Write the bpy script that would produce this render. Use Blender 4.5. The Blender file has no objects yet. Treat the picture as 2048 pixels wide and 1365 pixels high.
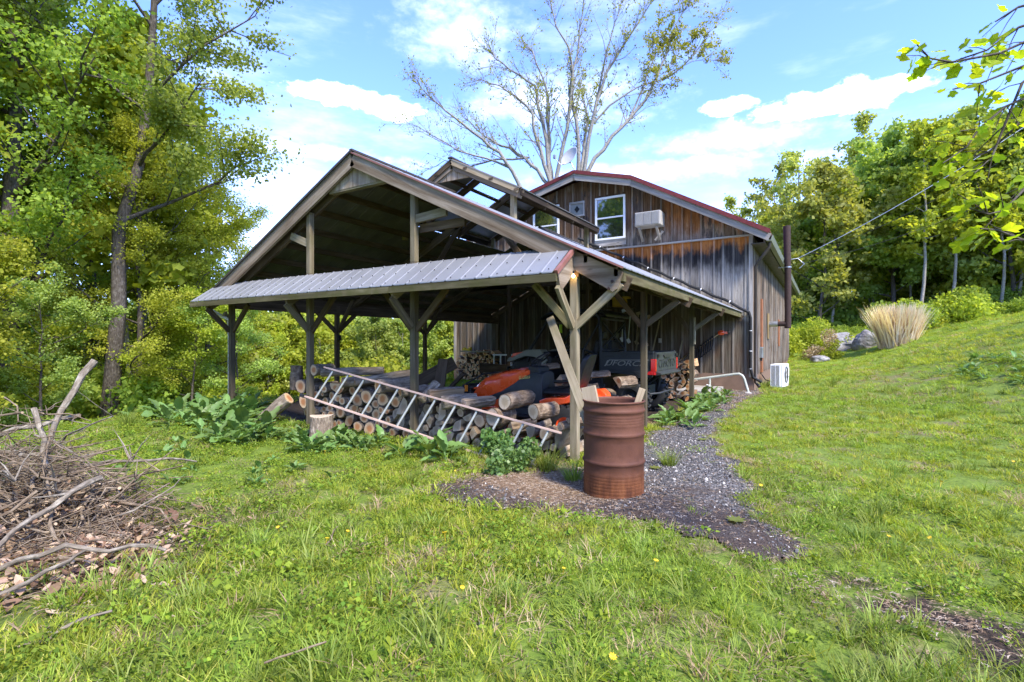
import bpy, bmesh, math, random
import numpy as np
from mathutils import Vector, Matrix, noise
R = math.radians
rnd = random.Random(7)
rg = np.random.default_rng(7)
SC = bpy.context.scene
COL = SC.collection

# ------------------------------------------------------------------ camera
cd = bpy.data.cameras.new('camera'); cam = bpy.data.objects.new('camera', cd); COL.objects.link(cam)
cam.location = (2.545, -5.59, 1.42); cam.rotation_euler = (R(90), 0, R(31.51))
cd.lens = 17.93; cd.sensor_width = 36; cd.shift_y = 0.0022; cd.clip_start = .05; cd.clip_end = 3000
SC.camera = cam
# ------------------------------------------------------------------ light
SUN_AZ, SUN_EL = -24.0, 50.0          # azimuth from +X towards +Y
sd = Vector((math.cos(R(SUN_AZ))*math.cos(R(SUN_EL)), math.sin(R(SUN_AZ))*math.cos(R(SUN_EL)), math.sin(R(SUN_EL))))
sl = bpy.data.lights.new('sun', 'SUN'); sl.energy = 1.6; sl.angle = R(10.0); sl.color = (1, .93, .80)
so = bpy.data.objects.new('sun', sl); COL.objects.link(so); so.rotation_euler = sd.to_track_quat('Z', 'Y').to_euler()
SC.view_settings.view_transform = 'Standard'; SC.view_settings.look = 'None'
SC.view_settings.gamma = 1; SC.view_settings.use_curve_mapping = False
SC.view_settings.exposure = 2.46
try:
    SC.cycles.max_bounces = 7; SC.cycles.diffuse_bounces = 5; SC.cycles.transparent_max_bounces = 12; SC.cycles.use_denoising = True
except Exception: pass

# ------------------------------------------------------------------ node helpers
class NT:
    def __init__(s, tree): s.t = tree; s.n = tree.nodes; s.l = tree.links
    def __call__(s, typ, **kw):
        nd = s.n.new(typ)
        ins = {}
        for k, v in kw.items():
            if k.startswith('i_'): ins[k[2:]] = v
            else: setattr(nd, k, v)
        for k, v in ins.items():
            sock = nd.inputs[int(k)] if k.isdigit() else nd.inputs[k.replace('_', ' ')]
            s.put(sock, v)
        return nd
    def put(s, sock, v):
        if isinstance(v, bpy.types.NodeSocket): s.l.new(v, sock)
        elif isinstance(v, bpy.types.Node): s.l.new(v.outputs[0], sock)
        else: sock.default_value = v
    def math(s, op, a, b=0.0, c=0.0, clamp=False):
        nd = s.n.new('ShaderNodeMath'); nd.operation = op; nd.use_clamp = clamp
        s.put(nd.inputs[0], a); s.put(nd.inputs[1], b); s.put(nd.inputs[2], c); return nd.outputs[0]
    def vmath(s, op, a, b=(0, 0, 0)):
        nd = s.n.new('ShaderNodeVectorMath'); nd.operation = op
        s.put(nd.inputs[0], a); s.put(nd.inputs[1], b)
        return nd.outputs['Value'] if op in ('DOT_PRODUCT', 'LENGTH', 'DISTANCE') else nd.outputs[0]
    def mix(s, f, a, b, mode='MIX'):
        nd = s.n.new('ShaderNodeMix'); nd.data_type = 'RGBA'; nd.blend_type = mode
        s.put(nd.inputs[0], f); s.put(nd.inputs[6], c4(a)); s.put(nd.inputs[7], c4(b)); return nd.outputs[2]
    def ramp(s, f, stops, interp='LINEAR'):
        nd = s.n.new('ShaderNodeValToRGB'); cr = nd.color_ramp; cr.interpolation = interp
        while len(cr.elements) < len(stops): cr.elements.new(.5)
        for e, (p, c) in zip(cr.elements, stops):
            e.position = p; e.color = c4(c) if not isinstance(c, (int, float)) else (c, c, c, 1)
        s.put(nd.inputs[0], f); return nd.outputs[0]
    def noise(s, vec, scale, detail=4, rough=.55, out=0, dist=0.0):
        nd = s.n.new('ShaderNodeTexNoise'); s.put(nd.inputs['Vector'], vec)
        nd.inputs['Scale'].default_value = scale; nd.inputs['Detail'].default_value = detail
        nd.inputs['Roughness'].default_value = rough; nd.inputs['Distortion'].default_value = dist
        return nd.outputs[out]
    def scale(s, vec, xyz):
        return s.vmath('MULTIPLY', vec, xyz)
    def step(s, x, a, b):
        nd = s.n.new('ShaderNodeMapRange'); nd.interpolation_type = 'SMOOTHSTEP'
        s.put(nd.inputs[0], x); s.put(nd.inputs[1], a); s.put(nd.inputs[2], b); return nd.outputs[0]
def c4(c):
    if isinstance(c, (bpy.types.NodeSocket, bpy.types.Node)): return c
    return (c[0], c[1], c[2], 1) if len(c) == 3 else c

def new_mat(name, rough=.7, metal=0.0, spec=.3):
    m = bpy.data.materials.new(name); m.use_nodes = True
    T = NT(m.node_tree); b = m.node_tree.nodes['Principled BSDF']
    b.inputs['Roughness'].default_value = rough; b.inputs['Metallic'].default_value = metal
    b.inputs['Specular IOR Level'].default_value = spec
    return m, T, b
def bump(T, b, h, strength=.4, dist=.01):
    nd = T('ShaderNodeBump', i_Strength=strength, i_Distance=dist, i_Height=h); T.l.new(nd.outputs[0], b.inputs['Normal'])
def plain(name, col, rough=.6, metal=0.0, var=.15, spec=.3, sc=8.0, emit=None):
    m, T, b = new_mat(name, rough, metal, spec)
    g = T('ShaderNodeTexCoord').outputs['Object']
    n = T.noise(g, sc, 5)
    lo = tuple(x*(1-var) for x in col); hi = tuple(min(1, x*(1+var)) for x in col)
    T.put(b.inputs['Base Color'], T.ramp(n, [(.3, lo), (.7, hi)]))
    T.put(b.inputs['Roughness'], T.ramp(n, [(.3, max(0, rough-.1)), (.7, min(1, rough+.1))]))
    if emit: b.inputs['Emission Color'].default_value = c4(emit[0]); b.inputs['Emission Strength'].default_value = emit[1]
    return m
def wood(name, cols, sc=14, bmp=.5, moss=0.0, rough=.85, mosscol=(.09, .11, .03)):
    m, T, b = new_mat(name, .93, 0, .06)
    a = T('ShaderNodeAttribute', attribute_name='loc').outputs['Vector']
    oi = T('ShaderNodeObjectInfo').outputs['Random']
    v = T.scale(a, (1, 1, .07))
    n1 = T.noise(v, sc, 8, .65, dist=.6)
    n2 = T.noise(T.scale(a, (1, 1, .35)), 3, 4)
    c = T.ramp(n1, [(.28, cols[0]), (.5, cols[1]), (.72, cols[2])])
    c = T.mix(T.ramp(n2, [(.35, 0.0), (.7, .5)]), c, cols[0])
    # knots
    vo = T('ShaderNodeTexVoronoi', i_Vector=T.scale(a, (1, 1, .3)), i_Scale=3.2)
    kn = T.step(vo.outputs['Distance'], .07, .03)
    c = T.mix(T.math('MULTIPLY', kn, .7), c, tuple(x*.3 for x in cols[0]))
    if moss > 0:
        mm = T.noise(a, 4.0, 5, .6)
        c = T.mix(T.math('MULTIPLY', T.step(mm, .45, .65), moss), c, mosscol)
    hsv = T('ShaderNodeHueSaturation', i_Color=c, i_Value=T.math('MULTIPLY_ADD', oi, .5, .75))
    T.put(b.inputs['Base Color'], hsv.outputs[0])
    bump(T, b, n1, bmp, .006)
    return m

# ------------------------------------------------------------------ mesh builder
class MB:
    def __init__(s): s.V = []; s.F = []; s.L = []; s.M = []; s.S = []; s.n = 0
    def add(s, v, f, loc=None, mi=0, sm=False):
        v = [tuple(p) for p in v]
        s.V += v; s.L += [tuple(p) for p in (loc if loc is not None else v)]
        o = s.n
        for q in f: s.F.append(tuple(i+o for i in q)); s.M.append(mi); s.S.append(sm)
        s.n += len(v)
    def box(s, c, d, rot=None, mi=0, off=None):
        c = Vector(c); hx, hy, hz = d[0]/2, d[1]/2, d[2]/2
        P = [Vector((x, y, z)) for x in (-hx, hx) for y in (-hy, hy) for z in (-hz, hz)]
        o = off if off is not None else Vector((rnd.random()*9, rnd.random()*9, rnd.random()*9))
        # longest axis becomes the grain axis
        ax = max(range(3), key=lambda i: d[i]); other = [i for i in range(3) if i != ax]
        loc = [Vector((p[other[0]], p[other[1]], p[ax]))+o for p in P]
        if rot is not None: P = [rot @ p for p in P]
        P = [p+c for p in P]
        s.add(P, [(0, 1, 3, 2), (4, 6, 7, 5), (0, 4, 5, 1), (2, 3, 7, 6), (0, 2, 6, 4), (1, 5, 7, 3)], loc, mi)
    def bar(s, p0, p1, w, h, up=(0, 0, 1), mi=0, cut0=0.0, cut1=0.0):
        p0 = Vector(p0); p1 = Vector(p1); d = p1-p0; L = d.length; d.normalize(); up = Vector(up)
        sd_ = d.cross(up)
        if sd_.length < 1e-4: sd_ = d.cross(Vector((1, 0, 0)))
        sd_.normalize(); u = sd_.cross(d)
        P = []; loc = []; o = Vector((rnd.random()*9, rnd.random()*9, rnd.random()*9))
        for e, (t, cut) in enumerate(((0, cut0), (L, cut1))):
            for a in (-w/2, w/2):
                for b_ in (-h/2, h/2):
                    tt = t+cut*(b_/(h/2))*.5
                    P.append(p0+d*tt+sd_*a+u*b_); loc.append(Vector((a, b_, tt))+o)
        s.add(P, [(0, 1, 3, 2), (4, 6, 7, 5), (0, 4, 5, 1), (2, 3, 7, 6), (0, 2, 6, 4), (1, 5, 7, 3)], loc, mi)
    def tube(s, pts, rad, n=8, cap=True, mi=0, sm=True, capmi=None):
        pts = [Vector(p) for p in pts]; k = len(pts)
        if isinstance(rad, (int, float)): rad = [rad]*k
        V = []; L = []; F = []; ln = 0
        o = Vector((rnd.random()*9, rnd.random()*9, rnd.random()*9))
        prev = None
        for i, p in enumerate(pts):
            d = (pts[min(i+1, k-1)]-pts[max(i-1, 0)]).normalized()
            if i: ln += (p-pts[i-1]).length
            if prev is None:
                ref = Vector((0, 0, 1)) if abs(d.z) < .9 else Vector((1, 0, 0)); a = d.cross(ref).normalized()
            else:
                a = (prev-d*prev.dot(d))
                a = a.normalized() if a.length > 1e-5 else d.orthogonal().normalized()
            prev = a; b_ = d.cross(a)
            for j in range(n):
                t = 2*math.pi*j/n; V.append(p+(a*math.cos(t)+b_*math.sin(t))*rad[i])
                L.append(Vector((math.cos(t)*rad[i], math.sin(t)*rad[i], ln))+o)
        for i in range(k-1):
            for j in range(n):
                j2 = (j+1) % n; F.append((i*n+j, i*n+j2, (i+1)*n+j2, (i+1)*n+j))
        s.add(V, F, L, mi, sm)
        if cap:
            cm = mi if capmi is None else capmi
            s.add(V[:n], [tuple(range(n-1, -1, -1))], [l-o for l in L[:n]], cm)
            s.add(V[-n:], [tuple(range(n))], [Vector((l-o).to_2d().to_3d()) for l in L[-n:]], cm)
    def lathe(s, prof, n=32, c=(0, 0, 0), mi=0, sm=True, closed=False):
        c = Vector(c); V = []; F = []
        for (r_, z) in prof:
            for j in range(n):
                t = 2*math.pi*j/n; V.append(c+Vector((r_*math.cos(t), r_*math.sin(t), z)))
        for i in range(len(prof)-1):
            for j in range(n):
                j2 = (j+1) % n; F.append((i*n+j, i*n+j2, (i+1)*n+j2, (i+1)*n+j))
        s.add(V, F, None, mi, sm)
    def prism(s, poly, a, b, axis='Y', mi=0, inset=None):
        """poly in the two other axes (x,z for Y; y,z for X; x,y for Z), extruded a..b"""
        def P(p, t):
            if axis == 'Y': return Vector((p[0], t, p[1]))
            if axis == 'X': return Vector((t, p[0], p[1]))
            return Vector((p[0], p[1], t))
        n = len(poly); A = [P(p, a) for p in poly]; B = [P(p, b) for p in poly]
        s.add(A+B, [tuple(range(n))]+[tuple(range(2*n-1, n-1, -1))]+[(i, i+n, (i+1) % n+n, (i+1) % n) for i in range(n)], None, mi)
    def ellipsoid(s, c, r_, n=12, m=8, mi=0, rot=None):
        V = []; F = []
        for i in range(m+1):
            ph = math.pi*i/m
            for j in range(n):
                t = 2*math.pi*j/n
                p = Vector((r_[0]*math.sin(ph)*math.cos(t), r_[1]*math.sin(ph)*math.sin(t), r_[2]*math.cos(ph)))
                if rot: p = rot @ p
                V.append(p+Vector(c))
        for i in range(m):
            for j in range(n):
                F.append((i*n+j, (i+1)*n+j, (i+1)*n+(j+1) % n, i*n+(j+1) % n))
        s.add(V, F, None, mi, True)
    def mesh(s, name, mats):
        me = bpy.data.meshes.new(name); me.from_pydata(s.V, [], s.F)
        a = me.attributes.new('loc', 'FLOAT_VECTOR', 'POINT'); a.data.foreach_set('vector', np.array(s.L, dtype=np.float32).ravel())
        for m in (mats if isinstance(mats, (list, tuple)) else [mats]): me.materials.append(m)
        me.polygons.foreach_set('material_index', s.M); me.polygons.foreach_set('use_smooth', s.S)
        me.update()
        if any(s.S): pass
        return me
    def build(s, name, mats, parent=None, loc=None, rot=None, fixn=False, bevel=0):
        me = s.mesh(name, mats)
        if fixn:
            bm = bmesh.new(); bm.from_mesh(me); bmesh.ops.recalc_face_normals(bm, faces=bm.faces); bm.to_mesh(me); bm.free()
        o = link(name, me, parent, loc, rot)
        if bevel:
            bm_ = o.modifiers.new('bevel', 'BEVEL'); bm_.width = bevel; bm_.segments = 2; bm_.limit_method = 'ANGLE'; bm_.angle_limit = R(35)
        return o
def link(name, data, parent=None, loc=None, rot=None):
    o = bpy.data.objects.new(name, data); COL.objects.link(o)
    if parent: o.parent = parent
    if loc is not None: o.location = loc
    if rot is not None: o.rotation_euler = rot
    return o
def tag(o, label=None, cat=None, group=None, kind=None):
    if label: o['label'] = label
    if cat: o['category'] = cat
    if group: o['group'] = group
    if kind: o['kind'] = kind
    return o
def thing(name, label, cat, loc=(0, 0, 0), rz=0, group=None):
    o = bpy.data.objects.new(name, None); COL.objects.link(o); o.empty_display_size = .2
    o.location = loc; o.rotation_euler = (0, 0, rz)
    return tag(o, label, cat, group)
def kids(o): return [c for c in COL.objects if c.parent == o]
def copy_tree(o, ch, loc, rz=0, scale=None, label=None, group=None, cat=None):
    """ch: nested list [(child,[grandchildren])]"""
    c = o.copy(); COL.objects.link(c); c.location = loc; c.rotation_euler = (0, 0, rz)
    if scale is not None: c.scale = scale if hasattr(scale, '__len__') else (scale,)*3
    if label: c['label'] = label
    if group: c['group'] = group
    for a, bs in ch:
        a2 = a.copy(); COL.objects.link(a2); a2.parent = c
        for b in bs:
            b2 = b.copy(); COL.objects.link(b2); b2.parent = a2
    return c
def text_mesh(name, txt, size, depth, m, parent=None, mw=None, shear=0.0):
    cu = bpy.data.curves.new(name, 'FONT'); cu.body = txt; cu.size = size; cu.extrude = depth; cu.shear = shear
    cu.resolution_u = 3; cu.align_x = 'CENTER'; cu.align_y = 'CENTER'
    t = bpy.data.objects.new(name, cu); COL.objects.link(t)
    dg = bpy.context.evaluated_depsgraph_get(); me = bpy.data.meshes.new_from_object(t.evaluated_get(dg))
    bpy.data.objects.remove(t); me.materials.clear(); me.materials.append(m)
    o = link(name, me, parent)
    if mw is not None: o.matrix_local = mw
    return o

# ------------------------------------------------------------------ sky
def make_world():
    w = bpy.data.worlds.new('World'); SC.world = w; w.use_nodes = True
    T = NT(w.node_tree); bg = w.node_tree.nodes['Background']; bg.inputs[1].default_value = 0.15
    sky = T('ShaderNodeTexSky', sky_type='NISHITA', sun_disc=False)
    sky.sun_elevation = R(SUN_EL); sky.sun_rotation = R(90-SUN_AZ)
    sky.air_density = 1.0; sky.dust_density = .6; sky.ozone_density = 2.5; sky.altitude = 600
    g = T('ShaderNodeTexCoord').outputs['Generated']
    g = T.vmath('NORMALIZE', g)
    n1 = T.noise(T.scale(g, (1, 1, 2.6)), 9.0, 8, .62)
    nf = T.noise(T.scale(g, (1, 1, 1.8)), 26.0, 8, .6)
    n2 = T.noise(T.scale(g, (1, 1, 4.0)), 3.0, 6, .6)
    # cumulus and wispy clouds: azimuth, elevation, half width, half height (degrees), density
    CL = [(89.2, 21.9, 6.2, 1.25, 1.2), (98.8, 23.2, 2.6, .7, 1.0), (140.6, 24.8, 5.2, .95, 1.1), (135.5, 23.9, 3.6, .9, .9),
          (126.8, 31.5, 6.0, 3.0, .32), (98.8, 20.3, 9, 1.3, .36), (144.1, 19.3, 10, .9, .38), (146, 16.3, 9, .8, .32),
          (104.8, 18.0, 12, 1.2, .4), (116, 25.4, 9, 2.4, .35), (150, 10, 30, 3, .25), (95, 9, 30, 3, .25)]
    tot = None
    for az, el, a, b, den in CL:
        v = Vector((math.cos(R(az))*math.cos(R(el)), math.sin(R(az))*math.cos(R(el)), math.sin(R(el))))
        rt = Vector((-math.sin(R(az)), math.cos(R(az)), 0)); up = v.cross(rt)
        if up.z < 0: up = -up
        dv = T.vmath('SUBTRACT', g, tuple(v))
        x = T.math('DIVIDE', T.vmath('DOT_PRODUCT', dv, tuple(rt)), math.radians(a))
        y = T.math('DIVIDE', T.vmath('DOT_PRODUCT', dv, tuple(up)), math.radians(b))
        rr = T.math('SQRT', T.math('ADD', T.math('MULTIPLY', x, x), T.math('MULTIPLY', y, y)))
        wob = T.math('ADD', T.math('MULTIPLY', T.math('SUBTRACT', n1, .5), 1.5), T.math('MULTIPLY', T.math('SUBTRACT', nf, .5), 1.9))
        rr = T.math('SUBTRACT', rr, wob)
        soft = 1.6 if den < .7 else .6
        mk = T.math('MULTIPLY', T.step(rr, 1.0+soft*.3, 1.0-soft*.7), den)
        tot = mk if tot is None else T.math('MAXIMUM', tot, mk)
    gen = T.math('MULTIPLY', T.step(n2, .5, .78), .22)
    tot = T.math('MAXIMUM', tot, gen)
    tot = T.math('MINIMUM', tot, .96)
    z = T('ShaderNodeSeparateXYZ', i_0=g).outputs[2]
    skyc = T.mix(1.0, sky.outputs[0], (.46, .525, .86), 'MULTIPLY')
    low = T.step(z, .42, .05)
    skyc = T.mix(T.math('MULTIPLY', low, .45), skyc, (2.05, 2.6, 3.9))
    shade = T.ramp(nf, [(.35, (3.1, 3.4, 4.0)), (.62, (4.4, 4.5, 4.7))])
    col = T.mix(tot, skyc, shade)
    T.put(bg.inputs[0], col)
make_world()

# ------------------------------------------------------------------ terrain height
CP = []
for X in (-5.5, -3, -.5, 2, 4): 
    for Y in (-7, -4.5, -2): CP.append((X, Y, 0))
CP += [(-7.2, 0, .1), (-5, .5, .03), (-2.5, .5, 0), (0, .5, 0), (2, 1, 0), (4, 1, .03), (0, 3, .02), (2, 4, .03), (0, 6.3, .09), (.9, 9.7, .13), (-7.2, 9.4, .12), (-4, 6, .05), (2, 8, .12), (3.5, 6, .1),
 (-6.9, -2.2, .08), (-6.0, -3.6, .1), (-7.9, -.9, .06), (-8.4, .5, .1), (-8.4, 1.8, .12), (1.2, 25.3, .6), (3.6, 25.6, .85), (2.6, 22.6, .38),
 (3.7, 10.9, .32), (5.1, 10.0, .56), (5.2, 5.4, .14), (6.1, 10.6, .95), (7.9, 16.4, 2.16), (6.6, 25.0, 1.94), (5.5, 24.4, 1.35), (3.0, 28.7, 1.05), (1.8, 28.0, .65), (4.6, 27.3, 1.34),
 (1.6, 15, .12), (2.6, 17, .25), (4.6, 17, .65), (1.3, 20, .3), (12.5, 35.7, 2.9), (10.9, 46.5, 3.2), (4.5, 48.4, 2.6), (.7, 46, 1.3),
 (-15, 0, -1.7), (-12, -2, -.75), (-11, 2, -.5), (-18, 8, -3.5), (-20, -8, -3.5), (-30, 10, -6), (-30, -20, -7), (-45, 30, -8), (-60, 60, -8), (-100, 40, -4), (-30, 50, -5), (-12, 12, -1), (-13, 25, -2),
 (-3, 15, .15), (-3, 25, .35), (-8, 28, -.2), (-5, 45, 1), (-10, 70, 1), (20, 20, 3.4), (25, 40, 6), (30, 0, 4), (15, 0, 2.4), (10, 5, 1.3), (20, -20, 2.5), (5, -12, .1), (-2, -12, 0), (-12, -10, -1), (10, 70, 7), (40, 80, 16),
 (0, 120, 8), (-60, 120, -4), (60, 40, 16), (0, -60, 2), (-60, -60, -8), (60, -60, 8), (-120, 120, 4), (120, 120, 40), (-120, -60, -6)]
CPa = np.array(CP, float)
def _phi(r2): return np.where(r2 > 1e-9, .5*r2*np.log(np.maximum(r2, 1e-12)), 0)
_d2 = ((CPa[:, None, :2]-CPa[None, :, :2])**2).sum(-1); _n = len(CPa)
_A = np.zeros((_n+3, _n+3)); _A[:_n, :_n] = _phi(_d2)+np.eye(_n)*.8; _A[:_n, _n] = 1; _A[:_n, _n+1:] = CPa[:, :2]; _A[_n:, :_n] = _A[:_n, _n:].T
_w = np.linalg.solve(_A, np.concatenate([CPa[:, 2], [0, 0, 0]]))
def hg(X, Y):
    X = np.atleast_1d(np.asarray(X, float)); Y = np.atleast_1d(np.asarray(Y, float))
    X = np.clip(X, -130, 130); Y = np.clip(Y, -70, 130)
    out = np.zeros_like(X)
    for i in range(0, len(X), 20000):
        x = X[i:i+20000]; y = Y[i:i+20000]
        r2 = (x[:, None]-CPa[None, :, 0])**2+(y[:, None]-CPa[None, :, 1])**2
        out[i:i+20000] = _phi(r2) @ _w[:_n]+_w[_n]+_w[_n+1]*x+_w[_n+2]*y
    # small unevenness of the ground
    out += .018*np.sin(X*2.1+1.3*np.sin(Y*1.3))*np.cos(Y*1.7+np.sin(X*.9))+.008*np.sin(X*6.3+Y*2.2)*np.sin(Y*5.1-X*1.4)
    return out
def h1(x, y): return float(hg(x, y)[0])
def vnoise(x, y, s=1.0, seed=0):
    """cheap value noise for numpy arrays, 0..1"""
    x = np.asarray(x)*s+seed*13.7; y = np.asarray(y)*s+seed*7.1
    xi = np.floor(x).astype(int); yi = np.floor(y).astype(int); fx = x-xi; fy = y-yi
    fx = fx*fx*(3-2*fx); fy = fy*fy*(3-2*fy)
    def hsh(a, b):
        t = np.sin(a*127.1+b*311.7+seed*74.7)*43758.5453; return t-np.floor(t)
    return (hsh(xi, yi)*(1-fx)+hsh(xi+1, yi)*fx)*(1-fy)+(hsh(xi, yi+1)*(1-fx)+hsh(xi+1, yi+1)*fx)*fy
def inpoly(x, y, poly):
    x = np.asarray(x); y = np.asarray(y); c = np.zeros(x.shape, bool); n = len(poly)
    for i in range(n):
        x1, y1 = poly[i]; x2, y2 = poly[i-1]
        if y1 == y2: continue
        k = ((y1 > y) != (y2 > y)) & (x < (x2-x1)*(y-y1)/(y2-y1)+x1); c ^= k
    return c
PATH = [(.35, 11.0), (.25, 8.8), (.55, 5.2), (.30, 2.9), (.3, 1.1), (.15, -.3), (-.4, -1.0), (-.75, -1.5), (-.62, -1.95), (0, -1.96), (.61, -1.83), (1.18, -1.62), (1.78, -1.74), (2.13, -1.95), (2.4, -1.68), (2.12, -1.15), (1.98, -.4), (1.78, .34), (1.36, 1.4), (1.0, 2.8), (.95, 6.1), (1.15, 9.4), (1.0, 11)]
DIRT = [(2.3, -1.72), (2.82, -1.93), (3.12, -1.98), (3.6, -2.05), (4.2, -2.2), (4.2, -2.6), (3.5, -2.55), (3.05, -2.42), (2.84, -2.2), (2.6, -2.0)]
STRAW = [(-.9, -1.45), (-.4, -.75), (.2, -.25), (.9, -.3), (1.3, -1.0), (1.0, -1.5), (.3, -1.55), (-.4, -1.7)]
def in_path(x, y): 
    wx = (vnoise(x, y, 4, 1)-.5)*.32+(vnoise(x, y, 14, 5)-.5)*.12; wy = (vnoise(x, y, 4, 2)-.5)*.32+(vnoise(x, y, 14, 6)-.5)*.12
    return inpoly(x+wx, y+wy, PATH)
def in_dirt(x, y):
    wx = (vnoise(x, y, 6, 3)-.5)*.25; wy = (vnoise(x, y, 6, 4)-.5)*.25
    return inpoly(x+wx, y+wy, DIRT)
# ================================================================== GROUND
def axis(dense_a, dense_b, st, lo, hi):
    a = list(np.arange(dense_a, dense_b+1e-6, st)); s = st
    while a[-1] < hi: s *= 1.25; a.append(a[-1]+s)
    s = st
    while a[0] > lo: s *= 1.25; a.insert(0, a[0]-s)
    return np.array(a)
def ground_mat():
    m, T, b = new_mat('ground_turf', .95, 0, .1)
    g = T('ShaderNodeNewGeometry').outputs['Position']
    n1 = T.noise(g, 1.3, 6, .6); n2 = T.noise(g, 26, 6, .7); n3 = T.noise(g, .35, 3)
    green = T.ramp(n2, [(.3, (.075, .115, .02)), (.55, (.14, .20, .03)), (.75, (.22, .26, .055))])
    thatch = T.ramp(n2, [(.3, (.08, .06, .03)), (.6, (.21, .18, .09)), (.8, (.32, .28, .15))])
    c = T.mix(T.step(n1, .50, .68), green, thatch)
    far = T.ramp(n2, [(.3, (.12, .19, .022)), (.7, (.22, .29, .04))])
    d = T.vmath('DISTANCE', g, (2.5, -5.6, 1.4))
    c = T.mix(T.step(d, 14, 30), c, far)
    c = T.mix(T.math('MULTIPLY', T.step(n3, .5, .7), .3), c, (.16, .17, .06))
    at = T('ShaderNodeAttribute', attribute_name='soil').outputs['Fac']
    soil = T.ramp(n2, [(.3, (.022, .016, .012)), (.6, (.06, .045, .034)), (.8, (.16, .12, .09))])
    c = T.mix(at, c, soil)
    T.put(b.inputs['Base Color'], c); bump(T, b, n2, .8, .02)
    return m
xs = axis(-10, 7.0, .14, -128, 128); ys = axis(-7, 14, .14, -65, 128)
GX, GY = np.meshgrid(xs, ys); gz = hg(GX.ravel(), GY.ravel()); nx, ny = len(xs), len(ys)
V = np.stack([GX.ravel(), GY.ravel(), gz], 1)
idx = np.arange(nx*ny).reshape(ny, nx)
F = np.stack([idx[:-1, :-1], idx[:-1, 1:], idx[1:, 1:], idx[1:, :-1]], -1).reshape(-1, 4)
me = bpy.data.meshes.new('ground'); me.from_pydata(V.tolist(), [], F.tolist())
me.polygons.foreach_set('use_smooth', [True]*len(me.polygons))
gx, gy = V[:, 0], V[:, 1]
soil = (in_dirt(gx, gy) | ((gx > -7.5) & (gx < .05) & (gy > .1) & (gy < 9.6))).astype(np.float32)
brs = np.exp(-(((gx+2.0)/1.2)**2+((gy+4.1)/.8)**2)); soil = np.maximum(soil, np.clip(brs*1.4, 0, .9))
at = me.attributes.new('soil', 'FLOAT', 'POINT'); at.data.foreach_set('value', soil.astype(np.float32)); me.materials.append(ground_mat())
go = link('ground', me); tag(go, 'rough lawn ground rising to a grassy bank on the right', kind='structure')

# gravel path: its own sheet just above the soil
def path_mat():
    m, T, b = new_mat('gravel_soil', .9, 0, .2)
    g = T('ShaderNodeNewGeometry').outputs['Position']
    vo = T('ShaderNodeTexVoronoi', i_Vector=g, i_Scale=75.0); vo2 = T('ShaderNodeTexVoronoi', i_Vector=g, i_Scale=34.0)
    n1 = T.noise(g, 2.2, 5, .6); n2 = T.noise(g, 60, 5, .7)
    r_ = T('ShaderNodeSeparateColor', i_0=vo.outputs['Color']).outputs[0]
    grav = T.ramp(r_, [(.1, (.04, .037, .034)), (.5, (.10, .095, .09)), (.85, (.19, .18, .17)), (.97, (.42, .40, .36))])
    brown = T.ramp(n2, [(.3, (.028, .020, .016)), (.55, (.075, .055, .042)), (.8, (.17, .13, .10))])
    yy = T('ShaderNodeSeparateXYZ', i_0=g).outputs[1]
    xx = T('ShaderNodeSeparateXYZ', i_0=g).outputs[0]
    k = T.math('ADD', T.math('MULTIPLY', T.math('SUBTRACT', n1, .5), 3.0), T.math('ADD', T.math('MULTIPLY', yy, .9), T.math('MULTIPLY', xx, .35)))
    f1 = T.step(k, -.9, .8)
    c = T.mix(f1, brown, grav)
    straw = T.ramp(n2, [(.3, (.10, .06, .035)), (.55, (.26, .17, .10)), (.8, (.42, .31, .20))])
    ds = T.vmath('DISTANCE', g, (.15, -.95, 0)); ds2 = T.vmath('DISTANCE', g, (.9, 8.0, .1))
    fs = T.math('MAXIMUM', T.step(T.math('ADD', ds, T.math('MULTIPLY', n1, 1.2)), 1.5, 1.0), T.step(T.math('ADD', ds2, T.math('MULTIPLY', n1, 2.0)), 4.3, 2.8))
    c = T.mix(T.math('MULTIPLY', fs, .8), c, straw)
    T.put(b.inputs['Base Color'], c); bump(T, b, T.math('ADD', n2, vo.outputs['Distance']), .9, .012)
    return m
st = .05; px_ = np.arange(-1.2, 2.8, st); py_ = np.arange(-2.4, 11.2, st)
PX, PY = np.meshgrid(px_, py_); cx_, cy_ = PX.ravel()+st/2, PY.ravel()+st/2
keep = in_path(cx_, cy_).reshape(PX.shape)
vi = {}; pv = []; pf = []
pzs = {}
def pvid(i, j):
    if (i, j) not in vi: vi[(i, j)] = len(pv); pv.append((px_[0]+i*st, py_[0]+j*st))
    return vi[(i, j)]
for j, i in zip(*np.nonzero(keep)): pf.append((pvid(i, j), pvid(i+1, j), pvid(i+1, j+1), pvid(i, j+1)))
pva = np.array(pv); pz = hg(pva[:, 0], pva[:, 1])+.012+.006*vnoise(pva[:, 0], pva[:, 1], 9, 8)
me = bpy.data.meshes.new('gravel_path'); me.from_pydata([(a, b, c) for (a, b), c in zip(pv, pz)], [], pf)
me.polygons.foreach_set('use_smooth', [True]*len(me.polygons)); me.materials.append(path_mat())
po = link('gravel_path', me); tag(po, 'dark gravel and bare soil path round the carport corner', kind='structure')

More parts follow.
